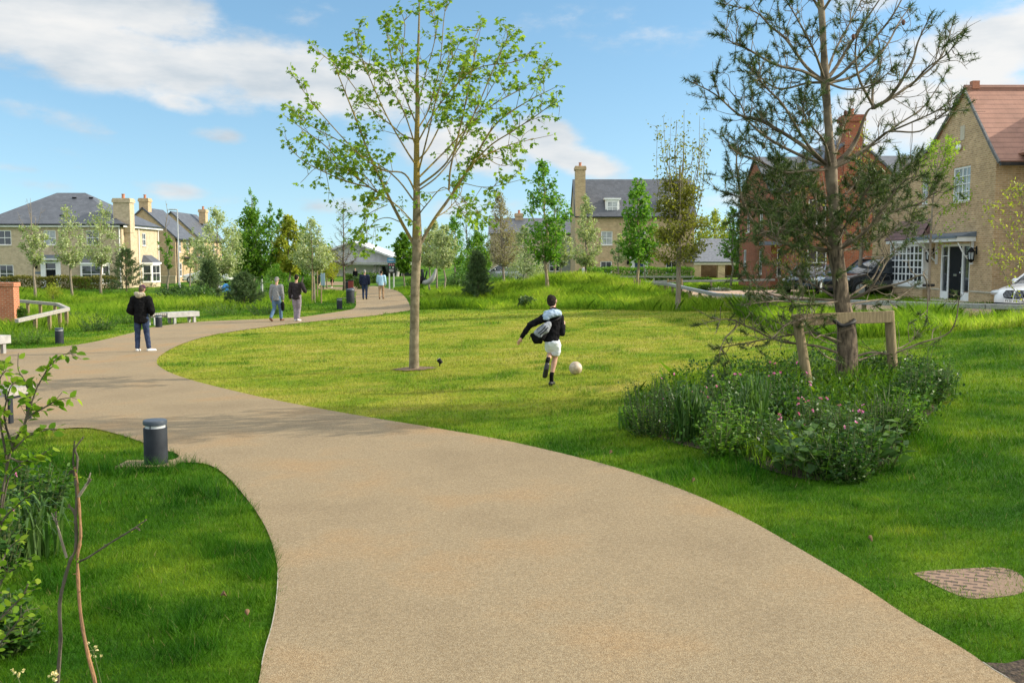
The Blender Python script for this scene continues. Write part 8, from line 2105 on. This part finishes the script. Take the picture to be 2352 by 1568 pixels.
# ------------------------------------------------------------------ plants of the bed round the pine
def herb(name, label, px, py, hw, top, kind, seed, group='plants in the bed around the pine', dist=None, mat=None, cat='plant', base=None):
    rg = np.random.default_rng(seed)
    b = base if base is not None else (gp(px, py) if dist is None else foot(px, dist))
    Y = b.y; r = 1.25 * hw / F * Y; H = max(0.12, (at(px, top, Y).z - b.z) * (rg.uniform(0.62, 1.05) if 'bed' in (group or '') else 1))
    t = thing(name, label, cat, tuple(b), rg.uniform(0, 6), group)
    st = MB(); P, A, Sz = [], [], []; shape = LEAF_OVAL; width = 1.0; nrm = None
    if kind == 'straps':
        m_ = mat or M['lf_herb']; V, Fc, rn = [], [], []
        for k in range(110):
            a = rg.uniform(0, 2 * PI); c = np.array([math.cos(a), math.sin(a), 0]); L = H * rg.uniform(0.7, 1.25); w = rg.uniform(0.006, 0.013); o = rg.normal(0, r * 0.25, 3) * (1, 1, 0)
            out = rg.uniform(0.15, 0.9) * r; pts = [o, o + c * out * 0.25 + (0, 0, L * 0.55), o + c * out * 0.7 + (0, 0, L * 0.85), o + c * out * 1.1 + (0, 0, L * rg.uniform(0.55, 0.95))]
            sd = np.array([-c[1], c[0], 0]) * w; k0 = len(V)
            for i, p in enumerate(pts):
                ww = (1, 1, 0.75, 0.1)[i]; V += [p - sd * ww, p + sd * ww]; 
            rv = rg.random(); rn += [rv] * 8
            for i in range(3): Fc.append((k0 + 2 * i, k0 + 2 * i + 1, k0 + 2 * i + 3, k0 + 2 * i + 2))
        link_mesh('leaves', array_mesh('leaves', np.array(V), np.array(Fc), m_, [('rnd', 'FLOAT', np.array(rn))]), t)
        return t
    if kind == 'shrub':
        ns, per, ls = 80, 44, (0.018, 0.04)
    elif kind == 'dock':
        ns, per, ls = 26, 8, (0.09, 0.19); shape = LEAF_BROAD; width = 0.8
    elif kind == 'campion':
        ns, per, ls = 60, 20, (0.03, 0.075)
    else:
        ns, per, ls = 60, 30, (0.03, 0.075)
    tips = []
    for k in range(ns):
        a = rg.uniform(0, 2 * PI); rr = r * math.sqrt(rg.random()); o = np.array([math.cos(a) * rr * 0.6, math.sin(a) * rr * 0.6, -0.02]); hh = H * rg.uniform(0.35, 1.12) * (1 - 0.35 * (rr / r) ** 2)
        e = np.array([math.cos(a) * rr * 1.1, math.sin(a) * rr * 1.1, hh]); m2 = (o + e) / 2 + rg.normal(0, 0.03, 3)
        pts = bez([o, m2, e], 4); st.tube(pts, [0.0045] * (len(pts) - 1) + [0.002], 4, False); tips.append((e, unit(e - m2)))
        for j in range(per):
            u = rg.uniform(0.12, 1.0) if kind != 'dock' else rg.uniform(0.3, 1.0)
            q = pts[min(len(pts) - 1, int(u * len(pts)))] + rg.normal(0, 0.012, 3)
            aa = rg.uniform(0, 2 * PI); d = np.array([math.cos(aa), math.sin(aa), rg.uniform(-0.1, 0.7)])
            P.append(q); A.append(d); Sz.append(rg.uniform(*ls) * (1.1 - 0.4 * u))
    P, A, Sz = np.array(P), np.array(A), np.array(Sz)
    k = P[:, 2] > 0.0
    link_mesh('leaves', leaves('leaves', P[k], A[k], Sz[k], mat or M['lf_herb'], rg, shape, None, width), t)
    if kind == 'campion':
        P, A, Sz = [], [], []; fs = st; nfl = 8
        for k in range(nfl):
            e, d = tips[rg.integers(len(tips))]
            tp = e + unit(d + rg.normal(0, .25, 3) + (0, 0, .4)) * rg.uniform(0.06, 0.22); fs.tube([e, tp], 0.003, 4, False)
            fd = unit(rg.normal(0, .5, 3) + (0, -0.5, 0.6)); u1 = unit(np.cross(fd, (0.3, 0.2, 1))); u2 = np.cross(fd, u1)
            for j in range(5):
                an = j * 2 * PI / 5; P.append(tp); A.append(u1 * math.cos(an) + u2 * math.sin(an) + fd * 0.25); Sz.append(rg.uniform(0.019, 0.029))
            link_mesh('flower', leaves('flower', np.array(P[-5:]), np.array(A[-5:]), np.array(Sz[-5:]), M['pink'], rg, LEAF_BROAD, None, 1.25), t)
    st.build('stem', M['stem'], t)
    return t
M['stem'] = noise_mat('green_stems', (0.06, 0.1, 0.025), (0.11, 0.13, 0.04), 9, 0.7)
BEDP = [  # base px, base row, half width, top row, kind, label
    (1505, 1000, 62, 850, 'shrub', 'dark small-leaved shrub at the left end of the pine bed'), (1580, 1012, 46, 890, 'straps', 'strap-leaved clump just right of the dark shrub at the bed end'),
    (1570, 955, 44, 856, 'campion', 'pink campion behind the strap-leaved clump at the left end of the bed'), (1640, 975, 50, 868, 'campion', 'pink campion in the back row, left of the leaning post'),
    (1665, 1045, 60, 900, 'broad', 'broad-leaved green plant on the front edge left of the bed middle'), (1730, 1010, 46, 866, 'straps', 'tall strap-leaved clump in the bed middle'),
    (1700, 930, 52, 836, 'broad', 'leafy plant behind the bed below the low pine branches'), (1660, 905, 36, 826, 'seed', 'brownish stalked plant behind the left end of the bed'), (1790, 960, 50, 862, 'campion', 'pink campion left of the leaning timber post'), (1800, 1040, 58, 910, 'campion', 'pink campion in the front of the bed below the leaning post'),
    (1780, 900, 46, 806, 'broad', 'tall leafy plant just left of the leaning post foot'), (1855, 1085, 66, 946, 'dock', 'big-leaved dock on the front edge of the bed'), (1870, 1000, 46, 904, 'campion', 'pink campion right in front of the leaning post foot'),
    (1945, 1098, 74, 962, 'broad', 'rounded leafy plant at the frontmost point of the bed'), (1935, 1010, 40, 900, 'seed', 'thin leafy plant before the pine trunk foot'), (1950, 1045, 46, 925, 'campion', 'pink campion above the frontmost leafy plant'), (2010, 1075, 52, 950, 'dock', 'big-leaved dock at the right side of the bed front'),
    (2030, 1010, 52, 890, 'shrub', 'glossy leaved shrub below the upright post'), (2075, 1000, 44, 900, 'broad', 'leafy plant at the right edge of the bed, before the upright post'), (2090, 940, 44, 830, 'broad', 'leafy plant just right of the upright post'),
    (2130, 925, 46, 806, 'seed', 'grey-green plant at the right end of the bed'), (2165, 905, 36, 838, 'straps', 'strap-leaved clump at the far right end of the bed'), (1890, 890, 46, 836, 'seed', 'low plant behind the leaning post foot'), (2000, 880, 46, 812, 'broad', 'leafy plant behind the pine trunk, right side'), (1850, 870, 40, 800, 'seed', 'tall thin plant behind the bed at the left post'), (2060, 880, 46, 790, 'broad', 'tall leafy plant behind the upright post'), (1450, 985, 26, 930, 'straps', 'small strap-leaved tuft at the leftmost tip of the bed')]
for k, (px, py, hw, top, kd, lb) in enumerate(BEDP):
    kind = 'other' if kd in ('broad', 'seed') else kd
    mt = {'shrub': M['lf_herb'], 'straps': M['lf_herb_pale'] if k % 2 else M['lf_bush'], 'campion': M['lf_herb'] if k % 3 else M['lf_herb_pale'], 'dock': M['lf_herb_pale'], 'broad': M['lf_herb'] if k % 2 else M['lf_bush'], 'seed': M['lf_herb_pale']}[kd]
    herb({'shrub': 'shrub', 'straps': 'strap_leaved_plant', 'campion': 'campion_plant', 'dock': 'dock_plant'}.get(kd, 'leafy_plant'), lb, px, py, hw, top, kind, 200 + k, mat=mt, cat='shrub' if kd == 'shrub' else 'plant')
herb('leafy_plant', 'rusty stalked plant before the timber rail below the brick house corner', 2240, 752, 20, 712, 'other', 301, None, mat=M['lf_brown'])
herb('leafy_plant', 'dark leafy plant on the verge left of the black coated man', 225, 760, 36, 722, 'other', 302, None, mat=M['lf_herb'])
for k, (px, py, hw, top, lb) in enumerate([(60, 790, 40, 748, 'spreading plant at the foot of the orange brick wall'), (172, 742, 34, 712, 'leafy plant at the corner of the timber rail on the left'), (520, 722, 40, 690, 'leafy plant right behind the white bench'), (610, 722, 36, 694, 'leafy plant left of the man in grey'),
                                             (300, 742, 30, 712, 'leafy plant hidden partly behind the black coated man'), (1030, 694, 34, 668, 'dark leafy plant at the left foot of the mound'), (990, 704, 22, 684, 'small leafy plant at the leftmost tip of the mound')]):
    herb('leafy_plant', lb, px, py, hw, top, 'other', 310 + k, 'wild plants on the meadow banks', mat=M['lf_herb'] if k % 2 else M['lf_bush'])

# ------------------------------------------------------------------ shrubs close to the camera on the left
def near_shrub():
    Y = 4.7
    b = foot(-30, Y)
    rg = np.random.default_rng(61)
    t = thing('hornbeam_shrub', 'leafy green shrub with thin dark stems at the left edge', 'shrub', tuple(b))
    W = lambda px, py, dy=0.0: np.array(tuple(at(px, py, Y + dy) - b))
    st = MB(); P, A, Sz = [], [], []
    main = [((-30, 1640), (-20, 1400), (-6, 1240), (6, 1130), (14, 1086), (18, 1050), (35, 1029), (59, 1006), (94, 987), (127, 984)), ((14, 1080), (30, 1020), (56, 975), (70, 933), (84, 893), (101, 861), (119, 835), (141, 816), (162, 811)),
            ((56, 975), (68, 926), (66, 898), (54, 870), (42, 847), (42, 811)), ((62, 962), (75, 950), (101, 936), (131, 919), (164, 912)), ((16, 1060), (2, 980), (-10, 920), (0, 870), (14, 850)), ((-6, 1230), (10, 1190), (40, 1160), (62, 1140)), ((-16, 1380), (6, 1330), (40, 1300), (70, 1290)), ((-20, 1400), (-10, 1330), (20, 1260), (60, 1230)), ((-28, 1560), (0, 1480), (30, 1440), (60, 1400)), ((30, 1030), (10, 960), (20, 900), (30, 880)), ((-28, 1500), (-30, 1300), (-40, 1100), (-30, 950)), ((-25, 1450), (20, 1400), (50, 1370), (66, 1340)), ((20, 1050), (50, 1060), (80, 1050), (100, 1040)), ((-10, 1270), (10, 1140), (30, 1080), (70, 1060))]
    for k, ps in enumerate(main):
        dy = rg.uniform(-0.25, 0.25) if k > 3 else 0.0
        pts = bez([W(x, y, dy * i / len(ps)) for i, (x, y) in enumerate(ps)], 5); n = len(pts)
        st.tube(pts, np.linspace(0.0095 if k == 0 else 0.006, 0.0018, n), 6)
        lo = int(n * (0.45 if k == 0 else 0.15))
        for i in range(lo, n):
            for _ in range(4):
                if rg.random() < (0.62 if 0 < k < 5 else 0.5): continue
                d = unit(pts[min(n - 1, i + 1)] - pts[max(0, i - 1)])
                a = unit(d * 0.5 + rg.normal(0, 0.7, 3) * (1, 1, 0.6) + (0, 0, -0.15))
                q = pts[i] + a * 0.006
                if rg.random() < 0.35:
                    e = pts[i] + unit(d + rg.normal(0, .8, 3)) * rg.uniform(0.02, 0.07); st.tube([pts[i], e], [0.0016, 0.001], 4, False); q = e
                P.append(q); A.append(a); Sz.append(rg.uniform(0.03, 0.054))
    st.build('stem', M['bark_dark'], t, smooth=True)
    link_mesh('leaves', leaves('leaves', np.array(P), np.array(A), np.array(Sz), M['lf_hornbeam'], rg, LEAF_OVAL, None, 1.25), t)
near_shrub()

def bare_shrub():
    Y = 4.25
    b = foot(140, Y)
    t = thing('bare_shrub', 'pruned bare shrub with orange and dark stems in the near grass', 'shrub', tuple(b))
    W = lambda px, py, dy=0.0: np.array(tuple(at(px, py, Y + dy) - b))
    g0 = Tz(b.x, b.y) - b.z
    def stem(name, ps, r0, r1, mat, knots=0, seed=0):
        rg = np.random.default_rng(seed); m = MB()
        P = [W(*p) for p in ps]
        if ps[0][1] > 1560: P = [P[0] * (1, 1, 0) + (0, 0, g0 - 0.05)] + P
        pts = bez(P, 5); m.tube(pts, np.linspace(r0, r1, len(pts)) * (1 + 0.12 * rg.normal(0, 1, len(pts))), 8)
        for _ in range(knots):
            i = rg.integers(2, len(pts) - 1); d = unit(rg.normal(0, 1, 3) + (0, 0, .4)); m.tube([pts[i], pts[i] + d * rg.uniform(0.008, 0.02)], [0.004, 0.001], 5)
        m.build(name, mat, t, smooth=True)
    stem('stem', [(222, 1590), (204, 1510), (190, 1443), (182, 1376), (178, 1282), (183, 1250), (185, 1215), (181, 1148), (176, 1100), (172, 1072)], 0.0095, 0.0055, M['bark_orange'], 26, 1)
    stem('stem', [(132, 1590), (139, 1470), (137, 1390), (147, 1336), (161, 1288), (174, 1256), (173, 1183), (164, 1166)], 0.0095, 0.006, M['bark_dark'], 16, 2)
    stem('branch', [(173, 1200), (176, 1150), (174, 1095)], 0.007, 0.006, M['bark_dark'], 2, 3)
    for k, ps in enumerate([[(153, 1280), (140, 1237), (131, 1205), (118, 1177)], [(131, 1205), (128, 1190), (129, 1173)], [(180, 1140), (200, 1110), (208, 1085)], [(200, 1112), (206, 1104), (210, 1100)], [(174, 1095), (168, 1060), (171, 1012)], [(176, 1085), (178, 1050), (173, 1030), (192, 1003)], [(172, 1095), (166, 1080), (158, 1090)], [(178, 1290), (203, 1279), (255, 1245), (300, 1218), (336, 1193)], [(300, 1218), (312, 1212), (322, 1218)], [(173, 1183), (163, 1166), (156, 1158)]]):
        stem('branch', ps, 0.007 if k in (0, 2) else 0.0055, 0.0026, M['bark_grey'] if k in (0, 2) else M['bark_dark'], 3, 10 + k)
    # a few opening leaves
    rg = np.random.default_rng(4); P = []; A = []
    for (px, py) in ((172, 1075), (180, 1092), (330, 1196), (305, 1218), (150, 1300), (128, 1176), (178, 1280)):
        for _ in range(5): P.append(W(px, py) + rg.normal(0, 0.008, 3)); A.append(rg.normal(0, 1, 3) + (0, 0, .4))
    link_mesh('leaves', leaves('leaves', np.array(P), np.array(A), rg.uniform(0.01, 0.02, len(P)), M['lf_hornbeam'], rg), t)
bare_shrub()

def flower_stalk(label, px, py, Y, seed):
    b = foot(px, Y); rg = np.random.default_rng(seed)
    t = thing('cream_flower', label, 'flower', tuple(b), 0, 'cream flowers by the near bare shrub')
    top = at(px, py, Y) - b; m = MB(); P, A, Sz = [], [], []
    m.tube(bez([(0, 0, -0.02), (top.x * .4, top.y * .4 + 0.01, top.z * .5), tuple(top)], 4), 0.0025, 5)
    for k in range(7):
        e = np.array(tuple(top)) + rg.normal(0, 0.017, 3) + (0, 0, 0.008); m.tube([tuple(top), e], 0.0012, 4, False)
        for j in range(7): P.append(e); A.append(rg.normal(0, 1, 3)); Sz.append(rg.uniform(0.007, 0.013))
    m.build('stem', M['stem'], t)
    link_mesh('flower', leaves('flower', np.array(P), np.array(A), np.array(Sz), M['cream'], rg, LEAF_BROAD, None, 1.5), t)
flower_stalk('cream flower cluster right beside the orange stem of the bare shrub', 214, 1494, 4.3, 1)
flower_stalk('cream flower cluster between the two stems at the bottom edge', 124, 1556, 4.2, 2)
flower_stalk('cream flower cluster in the bottom left corner', 38, 1548, 4.3, 3)
for k, (px, py, hw, top, kd, lb) in enumerate([(-30, 1330, 80, 1120, 'campion', 'pink flowered plant under the leafy shrub at the left edge'), (70, 1280, 70, 1150, 'straps', 'strap-leaved clump in the grass behind the bare shrub'), (0, 1500, 70, 1370, 'other', 'leafy plant low in the bottom left corner under the shrub'), (60, 1180, 80, 1060, 'other', 'leafy plant in the shade behind the left shrub')]):
    herb('leafy_plant' if kd != 'straps' else 'strap_leaved_plant', lb, px, py, hw, top, kd, 400 + k, 'plants at the left edge near the camera', mat=M['lf_herb_pale'] if kd == 'straps' else M['lf_herb'])

# right edge: a young tree whose trunk stands outside the picture, its twigs reach in
def edge_tree():
    Y = 24.0
    b = foot(2372, Y); rg = np.random.default_rng(8)
    t = thing('young_tree', 'young tree with sparse yellow-green leaves at the right edge above the white car', 'tree', tuple(b))
    W = lambda px, py, dy=0.0: np.array(tuple(at(px, py, Y + dy) - b)); st = MB(); N = []
    for ps, dy, r in (([(2372, 760), (2370, 700), (2362, 560), (2366, 420), (2368, 330)], 0, 0.03), ([(2368, 720), (2352, 694), (2318, 650), (2297, 610), (2292, 596)], -0.3, 0.012), ([(2364, 600), (2330, 560), (2300, 520), (2272, 500)], 0.4, 0.01), ([(2364, 540), (2340, 500), (2300, 470), (2268, 468)], -0.4, 0.01), ([(2365, 520), (2350, 470), (2345, 440), (2340, 424)], 0.3, 0.008), ([(2364, 620), (2340, 610), (2310, 590), (2300, 560)], 0.2, 0.008), ([(2366, 460), (2352, 440), (2330, 440), (2310, 450)], 0.5, 0.007), ([(2364, 640), (2348, 590), (2340, 540), (2330, 510)], -0.5, 0.008), ([(2297, 612), (2286, 590), (2280, 560)], -.3, 0.005), ([(2364, 580), (2400, 540), (2440, 520)], 0.2, 0.01), ([(2366, 480), (2400, 440), (2430, 400)], 0.2, 0.01)):
        pts = bez([W(x, y, dy * i / len(ps)) for i, (x, y) in enumerate(ps)], 5); st.tube(pts, np.linspace(r, 0.004, len(pts)), 6)
        if r > 0.02: continue
        for i in range(3, len(pts)):
            d = unit(pts[i] - pts[i - 1])
            for _ in range(2):
                e = pts[i] + unit(d + rg.normal(0, .8, 3)) * rg.uniform(0.05, 0.28); st.tube([pts[i], e], [0.004, 0.002], 4, False); N.append(e); N.append((e + pts[i]) / 2)
    st.build('trunk', M['bark_grey'], t, smooth=True)
    N = np.array(N); n = 520; ix = rg.integers(0, len(N), n); P = N[ix] + rg.normal(0, 0.05, (n, 3)); A = rg.normal(0, .8, (n, 3)); A[:, 2] -= .6
    link_mesh('crown', leaves('crown', P, A, rg.uniform(0.05, 0.1, n), M['lf_yellow'], rg, LEAF_OVAL), t)
edge_tree()

# ------------------------------------------------------------------ long grass of the banks
def blades(P, H, Wd, col, rg, name, mat, lean=0.45, bend=True):
    n = len(P); a = rg.uniform(0, 2 * PI, n); sd = np.stack([np.cos(a), np.sin(a), np.zeros(n)], 1)
    ln = rg.normal(0, lean, (n, 2)) * H[:, None]
    up = np.stack([ln[:, 0], ln[:, 1], H], 1)
    w = Wd[:, None] * sd * 0.5
    if bend:
        mid = P + up * (0.45, 0.45, 0.6)
        V = np.stack([P - w, P + w, mid + w * 0.75, P + up * (1.15, 1.15, 1.0), mid - w * 0.75], 1).reshape(-1, 3)
        Fc = np.arange(n * 5).reshape(n, 5); k = 5
    else:
        V = np.stack([P - w, P + w, P + up], 1).reshape(-1, 3); Fc = np.arange(n * 3).reshape(n, 3); k = 3
    c = np.repeat(np.concatenate([col, np.ones((n, 1))], 1), k, axis=0)
    return array_mesh(name, V, Fc, mat, [('gcol', 'FLOAT_COLOR', c)])

def poly_px(pts, n=3): return np.array([tuple(gp(a, b))[:2] for a, b in smooth_px(pts, n)])
WP = np.array([(0.07, 0.16, 0.014), (0.15, 0.28, 0.024), (0.27, 0.41, 0.034), (0.40, 0.50, 0.07), (0.46, 0.45, 0.15)])
def meadow(name, label, poly, n, hmin, hmax, w, seed, bias=0.0):
    rg = np.random.default_rng(seed)
    lo, hi = poly.min(0), poly.max(0)
    x = rg.uniform(lo[0], hi[0], n * 3); y = rg.uniform(lo[1], hi[1], n * 3)
    k = pip(poly, x, y) & ~pip(PATH, x, y); x = x[k][:n]; y = y[k][:n]; m = len(x)
    cl = fbm(x, y, 1.6)
    H = (hmin + (hmax - hmin) * np.clip(cl * 2.4 - 0.75 + rg.normal(0, .16, m), 0, 1.2))
    kk = np.clip(1.2 + bias + (fbm(x + 40, y, 2.3) - .5) * 4.4 + rg.normal(0, .55, m), 0, 3.99); i = kk.astype(int); f = (kk - i)[:, None]
    col = WP[i] * (1 - f) + WP[i + 1] * f
    P = np.stack([x, y, T(x, y) - 0.01], 1)
    me = blades(P, H, w * rg.uniform(.6, 1.5, m), col, rg, name, M['meadow'], 0.38)
    o = link_mesh(name, me); tag(o, label, None, None, 'stuff')
    return o
MID = poly_px([(955, 712), (1010, 709), (1150, 711), (1300, 711), (1450, 713), (1610, 716), (1700, 712)], 3)
MIDB = np.concatenate([MID, np.array([(9.2, 36.5), (7.4, 46), (6.8, 55.5), (2, 57), (-4.2, 57)])])
meadow('long_grass', 'tall bright green grass on the mound behind the running boy', MIDB, 80000, 0.12, 0.56, 0.013, 3, 0.5)
LEFTB = np.concatenate([poly_px([(20, 778), (100, 768), (200, 752), (300, 734), (350, 726), (460, 716), (560, 712), (680, 706), (790, 684)], 3), np.array([(-11.0, 60), (-11, 70), (-46, 71), (-40, 52), (-27, 40), (-18, 32)])])
meadow('long_grass', 'wild green meadow behind the white bench and the timber rail', LEFTB, 110000, 0.06, 0.46, 0.014, 4, 0.35)
RIGHTB = np.array([(8.2, 37), (7.4, 32), (7.0, 25), (7.4, 21.8), (9.5, 20.4), (12.5, 19.6), (16, 18.5), (17, 21), (12.7, 24.8), (9.9, 30.5), (8.6, 36)])
meadow('long_grass', 'rough green grass strip between the lawn crest and the timber rail', RIGHTB, 56000, 0.2, 0.6, 0.0105, 5, 0.1)
HOUSEB = np.array([(14.3, 46), (14.6, 38.6), (16.0, 34.4), (17.0, 33.4), (17.0, 45)])
meadow('long_grass', 'dark green planting strip along the foot of the brick house', HOUSEB, 6000, 0.1, 0.3, 0.02, 6, -0.5)
FARB = np.array([(-4, 63), (2, 60.5), (7, 59), (6.5, 70), (4, 80), (-8, 82), (-14, 78), (-16, 64), (-8, 64)])
meadow('long_grass', 'grass around the trees beyond the far path', FARB, 20000, 0.08, 0.35, 0.03, 7, 0.1)
GARDB = np.array([(10, 57), (16, 56.5), (24, 60), (24, 72), (9, 71)])
meadow('long_grass', 'tall dark grass growing through the bed round the pine', BED, 8000, 0.08, 0.38, 0.008, 9, -0.8)
meadow('long_grass', 'grass before the hedge and the carport beyond the drive', GARDB, 9000, 0.06, 0.25, 0.03, 8, 0.3)

# ------------------------------------------------------------------ mown lawn
def lawn_blades():
    rg = np.random.default_rng(12)
    Ps, Hs, Ws, Cs = [], [], [], []
    BANKS = (MIDB, LEFTB, RIGHTB)
    for (y0, y1, dens, w, hb) in ((2.6, 5.2, 10500, 0.0034, 0.027), (5.2, 8.5, 6000, 0.0045, 0.03), (8.5, 13, 2300, 0.0068, 0.042), (13, 20, 1000, 0.0098, 0.042), (20, 32, 420, 0.015, 0.042), (32, 62, 110, 0.027, 0.05)):
        xm = 0.5225 * y1 + 1.2
        n = int(dens * 2 * xm * (y1 - y0))
        x = rg.uniform(-xm, xm, n); y = rg.uniform(y0, y1, n)
        k = np.abs(x) < 0.5225 * y + 1.2
        x = x[k]; y = y[k]
        dd = 0.015 * rg.normal(0, 1, len(x)) * (0.4 + 1.2 * fbm(x, y, 0.35))
        k = ~pip(PATH, x + dd, y + dd) & ~(pip(COVER, x + 5 * dd, y - 5 * dd) & (rg.random(len(x)) < 0.97)) & ~pip(DRIVE, x, y) & ~(pip(CORNER, x, y) & (rg.random(len(x)) < 0.93)) & ~(pip(BED, x, y) & (rg.random(len(x)) < 0.7))
        k &= ~((np.abs(x - q_pad.x + 0.01) < 0.33) & (np.abs(y - q_pad.y) < 0.18))
        k &= ~(((x - MAPLE.x) ** 2 + (y - MAPLE.y) ** 2 < 0.3 ** 2) & (rg.random(len(x)) < 0.85))
        x = x[k]; y = y[k]; m = len(x)
        if not m: continue
        d = dryness(x, y)
        tuft = np.clip((fbm(x * 1.0, y * 1.0, 0.6) - 0.57) * 7, 0, 1) * np.clip((fbm(x + 90, y + 17, 2.4) - 0.4) * 5, 0, 1)
        H = hb * rg.uniform(0.55, 1.35, m) * (1.15 - 0.4 * d) * (1 + 1.5 * tuft) * (0.75 + 0.6 * fbm(x - 3, y + 8, 0.8))
        near = np.clip((x + 4.6) / -1.2, 0, 1) * (y < 9)
        H *= 1 + 0.0 * near
        rn = rg.random(m)
        c = grass_col(x, y, rn) * (1 - 0.28 * tuft[:, None]) * np.stack([1 - 0.35 * tuft, np.ones(m), np.ones(m)], 1)
        c = c * rg.uniform(0.55, 1.45, (m, 1))
        st_ = rg.random(m) < 0.015 + 0.05 * d; c[st_] = (0.24, 0.22, 0.09)
        Ps.append(np.stack([x, y, T(x, y) - 0.002], 1)); Hs.append(H); Ws.append(w * rg.uniform(.6, 1.3, m)); Cs.append(c)
    P = np.concatenate(Ps); H = np.concatenate(Hs); W = np.concatenate(Ws); C_ = np.concatenate(Cs)
    print('lawn blades', len(P))
    me = blades(P, H, W, C_, rg, 'lawn_grass', M['grass'], 0.5, False)
    o = link_mesh('lawn_grass', me); tag(o, 'short green blades of the mown lawn', None, None, 'stuff')
q_pad = gp(345, 1068)
lawn_blades()

def undergrowth():
    rg = np.random.default_rng(91); lo, hi = BED.min(0), BED.max(0)
    x = rg.uniform(lo[0], hi[0], 60000); y = rg.uniform(lo[1], hi[1], 60000); k = pip(BED, x + 0.1 * rg.normal(0, 1, 60000), y + 0.1 * rg.normal(0, 1, 60000)); x, y = x[k], y[k]
    c = fbm(x, y, 0.7); bare = np.exp(-((x - PINE.x + 0.25) ** 2 + (y - PINE.y + 0.55) ** 2) / 0.35); k = rg.random(len(x)) < np.clip(c * 3.4 - 1.25, 0.03, 1) * (1 - bare); x, y, c = x[k][:15000], y[k][:15000], c[k][:15000]; n = len(x)
    P = np.stack([x, y, T(x, y) + 0.01 + rg.random(n) ** 1.5 * (0.08 + 0.42 * c)], 1); A = rg.normal(0, 1, (n, 3)); A[:, 2] += 0.7
    me = leaves('undergrowth', P, A, rg.uniform(0.025, 0.065, n), M['lf_herb'], rg, LEAF_OVAL); tag(link_mesh('undergrowth', me), 'low leafy undergrowth between the plants of the pine bed', None, None, 'stuff')
undergrowth()
# dead leaves and chips lying on the grass
def litter():
    rg = np.random.default_rng(3)
    for k, (px, py, lb) in enumerate([(1400, 1048, 'brown dead leaf on the lawn left of the bed'), (2003, 1252, 'pale brown dead leaf on the grass above the manhole cover'), (566, 1420, 'dry leaf in the near grass by the path curve'), (520, 1378, 'pale chip lying in the near grass'), (1590, 1114, 'dead leaf in the grass beside the path edge')]):
        b = gp(px, py); m = MB(); s = 0.05 if k != 3 else 0.035
        m.tube([(0, 0, 0.03), (s * .5, s * .2, 0.055), (s, s * .3, 0.04)], [0.004, 0.016, 0.003], 6)
        o = m.build('dead_leaf', M['leaf_dead'], smooth=True, loc=tuple(b), rz=rg.uniform(0, 6)); tag(o, lb, 'leaf', 'dead leaves on the grass')
M['leaf_dead'] = noise_mat('dry_leaf', (0.1, 0.055, 0.025), (0.22, 0.135, 0.07), 30, 0.9)
litter()
